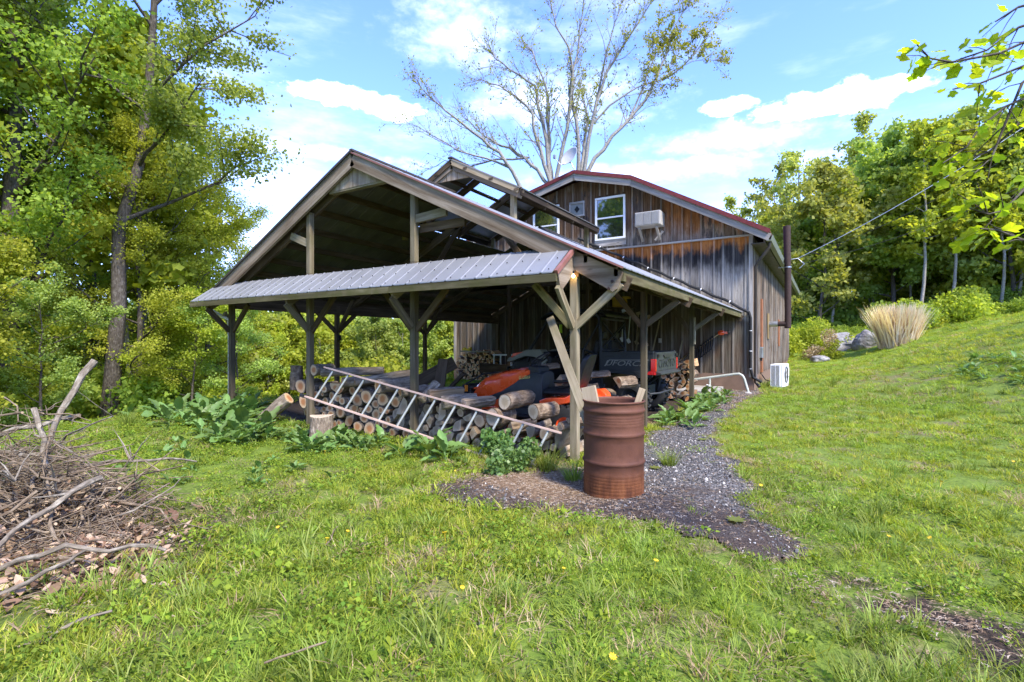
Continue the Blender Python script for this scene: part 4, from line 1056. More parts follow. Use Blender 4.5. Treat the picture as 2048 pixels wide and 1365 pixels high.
# second row behind, lower
BKM = []
def ch_back(rr, x, z, r_):
    s = r_/REF; BKM.append((rr.choice(splits_o+rounds_o), Matrix.Translation((x, .60, z)) @ Matrix.Rotation(R(rr.uniform(0, 360)), 4, 'Y') @ Matrix.Diagonal((s, 1, s, 1))))
pile(-5.0, -.12, lambda x: prof_front(x)-.12, lambda r: r.uniform(.06, .10), 5, 0, ch_back, lambda x: h1(x, .5)-.02, nmax=90)
bmj = bmesh.new(); MS = []
for me_, mx_ in BKM:
    k0 = len(bmj.faces); t_ = me_.copy(); t_.transform(mx_)
    for mm in t_.materials:
        if mm not in MS: MS.append(mm)
    remap = [MS.index(mm) for mm in t_.materials]
    bmj.from_mesh(t_); bmj.faces.ensure_lookup_table()
    for f_ in bmj.faces[k0:]: f_.material_index = remap[f_.material_index]
jm = bpy.data.meshes.new('hidden_row'); bmj.to_mesh(jm); bmj.free()
for mm in MS: jm.materials.append(mm)
tag(link('firewood_row', jm), 'second row of grey firewood mostly hidden behind the front stack', 'firewood', kind='stuff')
# the individual logs on top: (mesh, label, location, radius, length scale, rotation)
def top(me, lb, loc, r_, L, rz_, tilt=0, roll=0):
    s = r_/REF; mk_log(me, lb, loc, (s, L/LL, s), (R(tilt), R(roll), R(rz_)))
top(rounds_o[1], 'thick round log with a pale cracked end atop the stack beside the tractor', (-.95, -.06, .67), .115, .5, -9, 1)
top(rounds_o[3], 'round log with a pale brown cut end on the stack nearest the corner post', (-.52, -.10, .575), .10, .42, -13, 0, 40)
top(rounds_o[1], 'small forked round log below the big logs by the corner post', (-.20, .02, .40), .062, .5, -24, 6, 20)
top(rounds_o[3], 'thin branch log with a pale end resting beside the corner post', (-.13, .08, .47), .045, .45, -30, -3)
top(rounds_o[0], 'round log with a dark mouldy grey face in the middle of the stack', (-1.12, -.10, .46), .125, .34, -8, 0, 80)
top(splits_o[1], 'large split half log with pale grain on the stack before the tractor hood', (-1.62, -.06, .58), .105, .48, -26, 2, 20)
top(splits_o[3], 'big blocky split log with a rough grained side on top of the middle stack', (-2.25, -.04, .72), .12, .5, -32, 6, 60)
top(splits_o[4], 'crooked forked split log lying below the blocky log on the middle stack', (-2.0, -.05, .57), .08, .5, -44, 4, 0)
top(splits_o[0], 'split log standing on end on the middle of the stack', (-2.42, .0, .60), .085, .34, -10, 50, 15)
top(rounds_f[1], 'large round log with an orange cut end on top of the stack under the ladder', (-3.2, -.09, .77), .12, .55, -20, 2)
top(rounds_f[2], 'bark covered round log with an orange end lying by the second post', (-2.78, -.05, .70), .085, .5, -28, 3)
top(rounds_f[3], 'long bark log tilted up at its far end on top of the stack', (-3.85, .05, .80), .075, .95, -38, 8)
top(rounds_f[0], 'long dark bark log lying along the top of the left stack', (-4.6, .0, .93), .08, 1.0, -48, 1)
top(rounds_f[4], 'thick bark log crossing under the tilted log on the stack top', (-4.1, .0, .78), .09, .7, -30, 3)
top(rounds_f[2], 'round log with a reddish cut end at the upper left of the stack', (-5.02, .02, .93), .075, .4, -15)
top(rounds_f[1], 'topmost round log with an orange cut end at the left of the stack', (-4.78, -.02, .97), .095, .4, 5, 0, 60)
top(rounds_f[3], 'big pale round log at the left end of the stack', (-5.15, .0, .68), .13, .4, 5, 0, 30)
top(rounds_f[0], 'second big pale round log low at the left end of the stack', (-5.05, -.02, .42), .12, .4, 0, 0, 200)
top(rounds_o[2], 'upright grey bark log standing against the third post at the stack end', (-5.42, .1, .60), .115, .42, 0, 88)
top(rounds_f[4], 'thick cut log leaning on the ground at the left end of the stack', (-5.25, -.16, .48), .12, .75, 118, -38)

# back stacks of split wood
def ch_mk(label, grp, y, meshes, cxm=-1.0):
    def f(rr, x, z, r_):
        s = r_/REF; mk_log(rr.choice(meshes), ('%s, %s, %s part' % (label, 'low' if z < .4 else 'middle height' if z < .72 else 'top', 'left' if x < cxm else 'right')), (x, y+rr.uniform(-.03, .03), z), (s, 1, s), (0, R(rr.uniform(0, 360)), R(rr.uniform(-5, 5))), grp)
    return f
pile(-.85, .06, lambda x: .98, lambda r: r.uniform(.055, .085), 11, 0, ch_mk('split log in the tall stack beside the rear tyre', 'split logs of the tall stack by the third post', 6.45, splits_f, -.4), lambda x: .08, nmax=48)
pile(-8.75, -7.0, lambda x: 1.02-.0*x-max(0, -8.35-x)*1.2, lambda r: r.uniform(.075, .11), 12, 0, ch_mk('dull split log in the stack against the barn wall', 'split logs of the far left stack', 8.9, splits_f, -7.9), lambda x: .12, nmax=80)
pile(-1.9, .0, lambda x: float(np.interp(x, [-2.1, -1.3, -.7, 0], [.98, .95, .86, .74])), lambda r: r.uniform(.065, .10), 13, 0, ch_mk('fresh split log in the pile behind the drum', 'split logs of the pile behind the drum', 2.0, splits_f), lambda x: .0, nmax=45)
for (x, z, rz_, rl, lb) in ((-.72, .92, -40, 0, 'split log lying across the top of the pile right of the corner post'), (-.15, .84, -14, 60, 'pale square split log at the right end of the pile behind the drum'), (-1.6, 1.02, -30, 0, 'split log with a pale face on top of the pile behind the tractor seat')):
    top(splits_f[2], lb, (x, 1.93, z), .075, .42, rz_, 3, rl)
q = MB(); q.bar((-8.45, 8.92, 1.14), (-7.2, 8.92, 1.12), .24, .04); tag(q.build('shelf_board', M_pt), 'flat board lying on top of the far left wood stack', 'board')
q = MB(); q.box((-8.2, 8.9, 1.20), (.34, .12, .07)); q.box((-8.3, 8.9, 1.25), (.07, .09, .05)); q.box((-8.05, 8.9, 1.25), (.07, .09, .05)); tag(q.build('yellow_tool', plain('yellow_plastic', (.62, .42, .03), .5)), 'small yellow tool on the board over the far wood stack', 'tool')
# stump block in the grass
def chop_block():
    q = MB(); n = 24; V = []; rr = random.Random(5)
    for i, (z, s) in enumerate(((-.05, 1.12), (.1, 1.03), (.25, 1.0), (.36, .98))):
        for j in range(n):
            t = 2*math.pi*j/n; r_ = .165*s*(1+.05*math.sin(3*t)+.03*math.sin(7*t+1)); V.append(Vector((r_*math.cos(t), r_*math.sin(t), z+(.012*math.sin(t*2) if i == 3 else 0))))
    F = [(i*n+j, i*n+(j+1) % n, (i+1)*n+(j+1) % n, (i+1)*n+j) for i in range(3) for j in range(n)]
    q.add(V, F, [Vector((v.x, v.y, v.z)) for v in V], 0, True); q.add(V[-n:], [tuple(range(n))], [Vector((v.x, v.y, 0)) for v in V[-n:]], 1)
    tag(q.build('chopping_block', [M_bark2, M_greyc], loc=(-3.82, -.62, h1(-3.82, -.62))), 'short upright grey log block standing in the weeds before the ladder', 'log block')
chop_block()
# dark boards and timber leaning behind the stack
for i, (a, b_, w, h, lb) in enumerate((((-4.9, 1.6, .25), (-3.6, 2.3, 1.05), .05, .25, 'dark plank sloping up behind the left firewood toward the second post'), ((-3.4, 1.5, .3), (-3.55, 1.9, 1.12), .2, .04, 'broad dark board leaning just right of the second post'), ((-5.6, 6.0, .75), (-3.9, 5.4, .72), .04, .26, 'dark brown board on edge beyond the middle of the stack'), ((-3.9, 2.0, .2), (-3.3, 2.2, .85), .16, .06, 'short dark timber leaning behind the second post'))):
    plank('dark_board', lb, a, b_, w, h, (0, 0, 1), M_ptd)
# grey crate boards and a small white table further in
wt_ = thing('white_table', 'small white framed table against the barn wall behind the tractor', 'table', (-6.3, 8.6, .12))
q = MB(); q.box((0, 0, .92), (.9, .5, .04)); q.build('tabletop', M_white, wt_)
for sx in (-.42, .42):
    for sy in (-.2, .2): q = MB(); q.box((sx, sy, .45), (.04, .04, .9)); q.build('leg', M_white, wt_)
bx = thing('grey_cabinet', 'dull grey cabinet behind the tractor steering wheel', 'cabinet', (-5.2, 8.3, .12))
q = MB(); q.box((0, 0, .5), (.75, .5, 1.0)); q.build('carcass', plain('dull_grey', (.15, .15, .13), .7), bx, bevel=.01); q = MB(); q.box((0, -.262, .5), (.68, .02, .9)); q.build('door', plain('dull_grey_door', (.19, .19, .17), .7), bx)
# ================================================================== RIDING MOWER (faces -X)
M_or = plain('tractor_orange', (.80, .085, .015), .28, 0, .06, spec=.5)
M_or.node_tree.nodes['Principled BSDF'].inputs['Coat Weight'].default_value = .6
M_chr = plain('chassis_grey', (.035, .038, .04), .5, .1, .2)
M_amber = plain('amber', (.7, .22, .02), .3, 0, .05)
M_redl = plain('red_lens', (.42, .01, .01), .2, 0, .1, spec=.6)
M_yel = plain('decal_yellow', (.6, .5, .15), .5)
def mirror_loft(q, secs, mi=0, sm=True):
    """secs: list of closed rings of equal length, lofted"""
    n = len(secs[0]); V = [p for s in secs for p in s]
    F = [(i*n+j, (i+1)*n+j, (i+1)*n+(j+1) % n, i*n+(j+1) % n) for i in range(len(secs)-1) for j in range(n)]
    F += [tuple(range(n)), tuple(range(len(V)-1, len(V)-n-1, -1))]
    q.add(V, F, None, mi, sm)
def wheel(parent, x, y, r_, w, rimr, rim_m, lugs=18, name='wheel'):
    side = 1 if y > 0 else -1
    t = MB(); prof = [(rimr, -w/2), (r_*.86, -w/2), (r_*.96, -w*.42), (r_, -w*.28), (r_, w*.28), (r_*.96, w*.42), (r_*.86, w/2), (rimr, w/2)]
    V = []; n = 36; F = []
    for (rr, yy) in prof:
        for j in range(n): a = 2*math.pi*j/n; V.append((rr*math.cos(a), yy, rr*math.sin(a)))
    for i in range(len(prof)-1):
        for j in range(n): F.append((i*n+j, i*n+(j+1) % n, (i+1)*n+(j+1) % n, (i+1)*n+j))
    t.add(V, F, None, 0, True)
    for j in range(lugs):
        for s in (-1, 1):
            a = 2*math.pi*(j+.5*(s > 0))/lugs; c_ = Vector((math.cos(a)*(r_+.008), s*w*.24, math.sin(a)*(r_+.008)))
            tn = Vector((-math.sin(a), 0, math.cos(a))); rad = Vector((math.cos(a), 0, math.sin(a)))
            t.bar(c_-tn*.02-Vector((0, s*w*.22, 0)), c_+tn*.02+Vector((0, s*w*.22, 0)), r_*.09, .03, up=rad)
    ty = t.build(name, M_rubber, parent, loc=(x, y, r_), fixn=True)
    rm = MB(); V = []; F = []
    for (rr, yy) in ((rimr, -w/2*side), (rimr*1.02, w/2*side), (rimr*.9, w*.42*side), (rimr*.75, w*.2*side), (rimr*.3, w*.25*side), (rimr*.25, w*.36*side), (0.001, w*.36*side)):
        for j in range(n): a = 2*math.pi*j/n; V.append((rr*math.cos(a), yy, rr*math.sin(a)))
    for i in range(6):
        for j in range(n): F.append((i*n+j, i*n+(j+1) % n, (i+1)*n+(j+1) % n, (i+1)*n+j))
    rm.add(V, F, None, 0, True); rm.build('rim', rim_m, ty, fixn=True)
def mower():
    T_ = thing('riding_mower', 'orange and black riding lawn mower parked behind the firewood stack', 'lawn mower', (-1.20, 1.12, h1(-1.2, 1.1)+.02), R(3))
    def ring(x, zb, zm, zt, wb, wm, wt, ry=0):
        return [Vector((x+a, y, z)) for a, y, z in ((0, -wb, zb), (0, -wm, zm), (0, -wt, zt-.03), (0, -wt*.5, zt), (0, wt*.5, zt), (0, wt, zt-.03), (0, wm, zm), (0, wb, zb))]
    # orange hood, wedge shaped, lower at the nose
    q = MB(); mirror_loft(q, [ring(-.96, .46, .58, .66, .16, .20, .12), ring(-.88, .42, .66, .78, .20, .24, .17), ring(-.70, .52, .76, .90, .22, .25, .20), ring(-.42, .66, .86, .98, .23, .25, .20), ring(-.16, .80, .94, 1.03, .22, .24, .19), ring(.04, .94, 1.0, 1.045, .18, .20, .16)])
    q.build('hood', M_or, T_, fixn=True, bevel=.006)
    q = MB(); mirror_loft(q, [ring(-.84, .40, .50, .60, .18, .225, .2), ring(-.5, .40, .62, .74, .2, .235, .22), ring(-.1, .42, .80, .90, .22, .245, .22), ring(.12, .42, .85, 1.0, .24, .25, .22), ring(.26, .42, .8, .98, .2, .24, .2)])
    q.build('engine_cover', M_chr, T_, fixn=True, bevel=.006)
    q = MB(); mirror_loft(q, [ring(-.93, .38, .42, .46, .2, .26, .2), ring(-.5, .40, .44, .5, .24, .27, .24)]); q.prism([(-.80, .40), (-.42, .58), (-.30, .58), (-.5, .38)], -.262, -.235, 'Y'); q.prism([(-.80, .40), (-.42, .58), (-.30, .58), (-.5, .38)], .235, .262, 'Y'); q.build('side_trim', M_or, T_, fixn=True)
    # chevron lines on hood side: raised crease
    for s in (-1, 1):
        q = MB(); q.bar((-.90, s*.232, .70), (-.02, s*.212, 1.0), .02, .02); q.build('hood_crease', M_or, T_)
        q = MB(); q.box((-1.03, s*.25, .70), (.03, .07, .10)); q.build('headlight', M_amber, T_, bevel=.005)
    # black grille and brush guard
    q = MB()
    for k in range(6): q.box((-1.0, 0, .42+k*.05), (.05, .44, .014))
    q.box((-.97, 0, .55), (.03, .40, .30)); 
    for s in (-1, 1): q.bar((-1.02, s*.22, .36), (-1.02, s*.22, .76), .03, .04)
    q.build('front_grille', M_black, T_)
    q = MB()
    for s in (-1, 1): q.tube([(-1.06, s*.27, .34), (-1.08, s*.27, .74), (-.72, s*.27, .93)], .016, 6); q.bar((-1.05, s*.27, .4), (-1.05, s*.27, .72), .06, .02)
    for z in (.38, .55, .74): q.tube([(-1.08, -.27, z), (-1.08, .27, z)], .016, 6)
    q.tube([(-.72, -.27, .93), (-.72, .27, .93)], .016, 6)
    q.build('brush_guard', M_black, T_)
    # fenders, seat deck
    q = MB()
    for s in (-1, 1):
        pts = [(.32, .60), (.42, .64), (.70, .655), (.82, .72), (.98, .73), (1.06, .66), (1.08, .55), (1.0, .57), (.9, .64), (.74, .58), (.6, .55), (.34, .52)]
        q.prism(pts, s*.24, s*.46, 'Y')
    q.prism([(.34, .56), (.42, .62), (.95, .66), (1.06, .60), (1.06, .5), (.34, .5)], -.24, .24, 'Y')
    q.build('rear_fender', M_or, T_, fixn=True, bevel=.012)
    q = MB(); q.prism([(-.55, .30), (.45, .30), (.45, .40), (.30, .46), (-.3, .44), (-.55, .36)], -.30, .30, 'Y'); q.prism([(-.45, .24), (1.0, .24), (1.0, .42), (-.45, .36)], -.12, .12, 'Y'); q.build('chassis', M_chr, T_, fixn=True)
    q = MB(); q.box((.12, -.36, .36), (.62, .2, .03)); q.box((.12, .36, .36), (.62, .2, .03)); q.build('footboard', M_black, T_, bevel=.005)
    q = MB(); q.prism([(-.35, .10), (.35, .10), (.42, .2), (.3, .26), (-.3, .26), (-.42, .2)], -.55, .55, 'Y'); q.build('mower_deck', M_or, T_, fixn=True, bevel=.015)
    # seat
    q = MB(); mirror_loft(q, [[Vector((x+a, y, z)) for a, y, z in ((0, -.23, .665), (0, -.25, .70), (0, -.2, zt), (0, .2, zt), (0, .25, .70), (0, .23, .665))] for x, zt in ((.28, .72), (.34, .76), (.55, .755), (.74, .77))]); q.build('seat', M_black, T_, fixn=True, bevel=.01)
    q = MB(); mirror_loft(q, [[Vector((x, -w, z)), Vector((x+.07, -w*.8, z)), Vector((x+.07, w*.8, z)), Vector((x, w, z)), Vector((x-.02, w*.6, z)), Vector((x-.02, -w*.6, z))] for x, w, z in ((.70, .24, .72), (.76, .25, .86), (.82, .24, 1.05), (.87, .22, 1.18), (.90, .15, 1.24))]); q.build('backrest', M_black, T_, fixn=True, bevel=.01)
    for s in (-1, 1): q = MB(); q.tube([(.82, s*.29, .88), (.6, s*.30, .86), (.48, s*.29, .86)], .025, 8); q.build('armrest', M_black, T_)
    # steering
    q = MB(); rot = Matrix.Rotation(R(-35), 3, 'Y'); P = [rot @ Vector((.17*math.cos(t), .17*math.sin(t), 0))+Vector((.12, 0, 1.16)) for t in [2*math.pi*i/24 for i in range(25)]]
    q.tube(P, .013, 8, cap=False)
    for t in (0, 2.1, 4.2): q.bar(rot @ Vector((.16*math.cos(t), .16*math.sin(t), 0))+Vector((.12, 0, 1.16)), Vector((.12, 0, 1.15)), .03, .012)
    q.ellipsoid((.12, 0, 1.15), (.05, .05, .02)); q.build('steering_wheel', M_black, T_)
    q = MB(); q.tube([(.12, 0, 1.14), (.04, 0, .9)], [.03, .06], 10); q.prism([(-.02, .85), (.24, .85), (.18, 1.05), (.02, 1.07)], -.18, .18, 'Y'); q.build('dashboard', M_black, T_, fixn=True, bevel=.01)
    q = MB(); q.tube([(-.62, -.30, .37), (-.38, -.30, .44), (-.12, -.28, .52)], .007, 6); q.build('lever_rod', M_iron, T_)
    wheel(T_, .72, -.38, .27, .24, .13, M_or, name='rear_wheel'); wheel(T_, .72, .38, .27, .24, .13, M_or, name='rear_wheel')
    wheel(T_, -.66, -.34, .19, .15, .09, M_or, 14, name='front_wheel'); wheel(T_, -.66, .34, .19, .15, .09, M_or, 14, name='front_wheel')
    # maker's decal on the dark side panel: yellow script with a short swoosh
    mw = Matrix.Translation((-.02, -.249, .905)) @ Matrix.Rotation(R(90), 4, 'X') @ Matrix.Rotation(R(9), 4, 'Z')
    text_mesh('decal_lettering', 'G Ultra', .062, .001, M_yel, T_, mw, .25)
    q = MB(); q.bar((-.10, -.251, .872), (.07, -.251, .895), .001, .006); q.build('decal_underline', M_yel, T_)
mower()

# ================================================================== UTILITY VEHICLE (faces -X, bed toward +X)
def utv():
    U = thing('utility_vehicle', 'black side by side utility vehicle with a cargo bed parked in the carport', 'utility vehicle', (-1.45, 4.15, h1(-1.4, 4.1)+.05), 0)
    M_bed = plain('bed_plastic', (.030, .033, .032), .45, 0, .15)
    M_tail = plain('tailgate_grey', (.042, .048, .046), .45, .1, .15)
    M_body = plain('utv_body', (.018, .019, .018), .35, 0, .2)
    M_fend = plain('utv_fender_grey', (.22, .22, .17), .45, 0, .08)
    W = .76
    # bed: side panels, floor, tailgate
    q = MB()
    for s in (-1, 1):
        q.prism([(.42, .78), (1.40, .74), (1.42, 1.16), (.42, 1.14)], s*W, s*(W-.06), 'Y')
        q.prism([(.42, 1.12), (1.42, 1.14), (1.42, 1.18), (.42, 1.16)], s*(W+.012), s*(W-.07), 'Y')
        q.prism([(.44, .70), (.56, .70), (.62, .82), (1.05, .80), (1.18, .70), (1.4, .72), (1.4, .80), (.44, .84)], s*(W+.005), s*(W-.05), 'Y')
        for (x0, x1) in ((.52, .68), (.84, 1.0)): q.box(((x0+x1)/2, s*(W+.014), 1.09), (x1-x0, .01, .03))
    q.box((.92, 0, .80), (.96, 2*W-.12, .05)); q.box((.43, 0, .98), (.04, 2*W-.12, .32)); q.build('cargo_bed', M_bed, U, fixn=True, bevel=.008)
    q = MB(); q.box((1.43, 0, .99), (.05, 2*W-.08, .34)); q.prism([(1.42, .83), (1.55, .79), (1.55, .76), (1.42, .74)], -W+.06, W-.06, 'Y'); tg = q.build('tailgate', M_tail, U, fixn=True, bevel=.008)
    q = MB(); q.prism([(-.26, 1.10), (-.2, 1.06), (.2, 1.06), (.26, 1.10), (.24, 1.115), (-.24, 1.115)], 1.455, 1.475, 'X'); q.build('tailgate_handle', M_bed, tg, fixn=True)
    for s in (-1, 1): q = MB(); q.box((1.47, s*(W-.12), 1.10), (.04, .10, .05)); q.build('latch', M_black, tg)
    mw = Matrix.Translation((1.457, 0, .945)) @ Matrix.Rotation(R(90), 4, 'Z') @ Matrix.Rotation(R(90), 4, 'X') @ Matrix.Diagonal((1.25, 1, 1, 1))
    text_mesh('tailgate_lettering', 'CFMOTO', .22, .006, plain('emboss', (.025, .029, .028), .5), tg, mw)
    for s in (-1, 1):
        q = MB(); q.box((1.42, s*(W-.01), .93), (.09, .07, .22)); q.prism([(1.28, .76), (1.45, .76), (1.45, .82), (1.34, .82)], s*(W-.06), s*(W+.03), 'Y'); q.build('tail_light', M_redl, U, fixn=True, bevel=.006)
    M_sil = plain('decal_silver', (.24, .235, .20), .4, .2, .1)
    mw = Matrix.Translation((.88, -W-.013, .955)) @ Matrix.Rotation(R(90), 4, 'X') @ Matrix.Diagonal((1.45, 1, 1, 1))
    text_mesh('side_lettering', 'UFORCE', .135, .002, M_sil, U, mw, .35)
    q = MB(); q.prism([(.50, .90), (.60, 1.02), (1.34, 1.03), (1.34, 1.018), (.61, 1.008), (.53, .90)], -W-.012, -W-.006, 'Y'); q.build('side_stripe', M_sil, U, fixn=True)
    # cab cage
    q = MB()
    for s in (-1, 1):
        y = s*.68
        q.tube([(.40, y, .75), (.40, y, 1.3), (.38, y, 1.80), (.30, y*.97, 1.90)], .034, 10); q.tube([(.30, y*.97, 1.90), (-.5, y*.95, 1.92), (-.68, y*.95, 1.86), (-1.12, y, 1.20), (-1.18, y, .95)], .03, 10)
        q.tube([(.40, y, 1.75), (.05, y, 1.2), (.05, y, .8)], .022, 8); q.tube([(.40, y, 1.1), (-.1, y, 1.25), (-.55, y, 1.05)], .018, 8)
    q.tube([(.38, -.68, 1.80), (.38, .68, 1.80)], .03, 10); q.tube([(.40, -.68, 1.18), (.40, .68, 1.18)], .022, 8); q.tube([(.39, -.66, 1.75), (.40, .66, 1.2)], .018, 8); q.tube([(.39, .66, 1.75), (.40, -.66, 1.2)], .018, 8)
    q.build('roll_cage', M_black, U)
    q = MB(); 
    mirror_loft(q, [[Vector((x, -w, z)), Vector((x, -w*.95, z+.05)), Vector((x, w*.95, z+.05)), Vector((x, w, z)), Vector((x, w*.9, z-.02)), Vector((x, -w*.9, z-.02))] for x, w, z in ((.50, .68, 1.84), (.44, .74, 1.90), (0, .76, 1.93), (-.5, .75, 1.92), (-.78, .72, 1.86), (-.9, .68, 1.80))])
    q.build('roof', M_body, U, fixn=True, bevel=.01)
    # seats, body, hood
    for s in (-1, 1):
        q = MB(); q.box((-.02, s*.34, .80), (.5, .54, .12)); q.build('seat', M_black, U, bevel=.03)
        q = MB(); q.bar((.18, s*.34, .82), (.30, s*.34, 1.38), .5, .10, up=(1, 0, 0)); q.build('backrest', M_black, U, bevel=.03)
        q = MB(); q.bar((.315, s*.34, 1.42), (.335, s*.34, 1.54), .22, .07, up=(1, 0, 0)); q.build('headrest', M_black, U, bevel=.02)
    q = MB(); q.prism([(.45, .38), (.45, .72), (-.35, .66), (-.5, .42), (-1.05, .42), (-1.12, .38)], -.70, .70, 'Y'); q.build('floor_pan', M_body, U, fixn=True, bevel=.02)
    for s in (-1, 1): q = MB(); q.prism([(.50, .36), (.50, .56), (-.72, .56), (-.78, .36)], s*.702, s*.745, 'Y'); q.build('rocker_panel', M_bed, U, fixn=True, bevel=.01)
    q = MB(); q.prism([(-.78, .62), (-.8, 1.12), (-1.05, 1.16), (-1.55, 1.0), (-1.72, .86), (-1.70, .62)], -.50, .50, 'Y'); q.build('hood', M_body, U, fixn=True, bevel=.03)
    for s in (-1, 1):
        q = MB(); q.prism([(-.72, .98), (-.86, 1.20), (-1.20, 1.19), (-1.62, 1.02), (-1.66, .94), (-1.50, .96), (-1.20, 1.06), (-.98, 1.04), (-.82, .84)], s*.46, s*.74, 'Y'); q.build('front_fender', M_fend, U, fixn=True, bevel=.015)
        q = MB(); q.prism([(-1.25, 1.15), (-1.55, 1.02), (-1.5, 1.11)], s*.6, s*.745, 'Y'); q.build('orange_accent', M_or, U, fixn=True)
        q = MB(); q.box((-1.68, s*.42, .88), (.05, .2, .08)); q.build('headlight', M_offw, U, bevel=.01)
    q = MB(); q.tube([(-1.72, -.5, .5), (-1.78, -.5, .8), (-1.78, .5, .8), (-1.72, .5, .5)], .025, 8); q.build('front_bumper', M_black, U)
    q = MB(); rot = Matrix.Rotation(R(-55), 3, 'Y'); c_ = Vector((-.52, -.34, 1.18)); P = [rot @ Vector((.17*math.cos(t), .17*math.sin(t), 0))+c_ for t in [2*math.pi*i/24 for i in range(25)]]
    q.tube(P, .015, 8, cap=False); q.bar(P[0], P[12], .03, .015); q.tube([c_, c_+Vector((-.3, 0, -.22))], .025, 8); q.build('steering_wheel', M_black, U)
    q = MB(); q.prism([(-.72, .62), (-.62, 1.02), (-.82, 1.16), (-.95, 1.1), (-.95, .62)], -.68, .68, 'Y'); q.build('dashboard', M_black, U, fixn=True, bevel=.02)
    q = MB(); 
    for s in (-1, 1): q.tube([(.9, s*.5, .30), (.9, s*.2, .42), (1.25, s*.3, .7)], .02, 6); q.tube([(1.15, s*.52, .35), (1.2, s*.45, .72)], .03, 8); q.tube([(-1.15, s*.5, .3), (-1.1, s*.4, .8)], .03, 8)
    q.box((.9, 0, .42), (.5, .6, .2)); q.tube([(1.1, -.62, .38), (1.45, -.5, .42), (1.45, .5, .42), (1.1, .62, .38)], .02, 6); q.build('suspension', M_chr, U)
    wheel(U, .98, -.62, .33, .28, .17, M_chr, 20, 'rear_wheel'); wheel(U, .98, .62, .33, .28, .17, M_chr, 20, 'rear_wheel')
    wheel(U, -1.22, -.62, .32, .24, .17, M_chr, 20, 'front_wheel'); wheel(U, -1.22, .62, .32, .24, .17, M_chr, 20, 'front_wheel')
    # plain lime green rectangle hanging inside the cab
    q = MB(); q.box((-.62, -.3, 1.62), (.02, .10, .17)); q.build('lime_panel', plain('lime', (.45, .7, .05), .5), U)
utv()
# gear in and above the utility vehicle and on the wall
def tool_rack():
    for i, (x, z0, z1, c, lb) in enumerate(((-2.75, 1.25, 2.05, M_galv, 'long silver clamp bar hanging on the dark barn wall'), (-2.55, 1.2, 2.0, M_galv, 'silver hand saw hanging beside the clamp bar on the barn wall'), (-2.3, 1.15, 1.95, M_new, 'pale wooden tool handle hanging on the barn wall'), (-2.0, 1.1, 1.85, M_splito, 'old wooden spade handle on the barn wall'))):
        q = MB(); q.tube([(0, 0, z0), (.07, -.02, z1)], .016, 6); q.bar((.0, -.01, z1), (.12, -.01, z1+.03), .03, .09); q.bar((-.03, 0, z0), (.04, 0, z0-.12), .02, .10)
        tag(q.build('hanging_tool', c, loc=(x, 9.5, .35)), lb, 'tool')
tool_rack()
yb = thing('yellow_box', 'yellow plastic case on a shelf above the utility vehicle roof', 'case', (-2.75, 9.3, 2.52))
q = MB(); q.box((0, 0, .12), (.42, .2, .24)); q.build('case_body', plain('yellow_case', (.50, .30, .03), .5), yb, bevel=.02); q = MB(); q.box((0, 0, .27), (.62, .24, .06)); q.build('lid', plain('yellow_case_lid', (.62, .40, .05), .5), yb, bevel=.02); q = MB(); q.box((-.24, -.02, .12), (.05, .18, .22)); q.build('side_panel', M_iron, yb)
q = MB(); q.box((-2.75, 9.4, 2.50), (.9, .25, .03)); tag(q.build('wall_shelf', M_ptd), 'dark wall shelf under the yellow case', 'shelf')
for i, (x0, x1, h_) in enumerate(((-2.35, -2.2, 2.0), (-1.95, -1.6, 2.1), (-2.15, -2.05, 1.6), (-1.15, -.95, 1.5))):
    plank('lath', ['thin lath leaning by the second wood post on the dark wall', 'long lath leaning behind the second right post', 'shortest lath of the three leaning on the dark wall', 'pale stick leaning over the cargo bed against the wall'][i], (x0, 9.15, .15), (x1, 9.5, h_), .04, .02, (0, 1, 0), M_pt, 'lath')
# post side cleats
q = MB(); q.bar((.065, 6.27, 1.4), (.065, 6.27, 2.0), .03, .09, up=(0, 1, 0)); tag(q.build('post_cleat', M_pt), 'short board nailed to the side of the third right post', 'board')
# string trimmer and coiled hose hanging under the carport near the barn corner
tr = thing('string_trimmer', 'orange string trimmer hanging slanted on the barn wall', 'trimmer', (.0, 9.42, 1.35))
q = MB(); q.tube([(-1.0, 0, -.42), (.05, -.02, .32)], .014, 8); q.build('shaft', M_splito, tr)
q = MB(); q.ellipsoid((.12, -.03, .36), (.10, .07, .07)); q.box((.22, -.03, .36), (.10, .08, .06)); q.build('motor', M_or, tr)
q = MB(); q.tube([(.28, -.03, .42), (.33, -.03, .42), (.33, -.03, .32), (.26, -.03, .3)], .012, 6); q.build('handle', M_black, tr)
hc = thing('coiled_hose', 'black coiled hose hanging beneath the trimmer near the barn corner', 'hose', (-.30, 9.35, 1.25))
q = MB()
for k in range(9):
    c_ = Vector((-.30+k*.06, -.02, -.22+k*.05)); P = [c_+Vector((.04*math.cos(t), .05*math.sin(t)-.01, .19*math.sin(t+.3))) for t in [2*math.pi*i/20 for i in range(21)]]
    q.tube(P, .014, 6, cap=False)
q.build('hose_coil', M_rubber, hc); q = MB(); q.tube([(-.30, 0, .0), (-.55, 0, -.25), (-.6, 0, -.5)], .014, 6); q.build('hose_tail', M_rubber, hc)
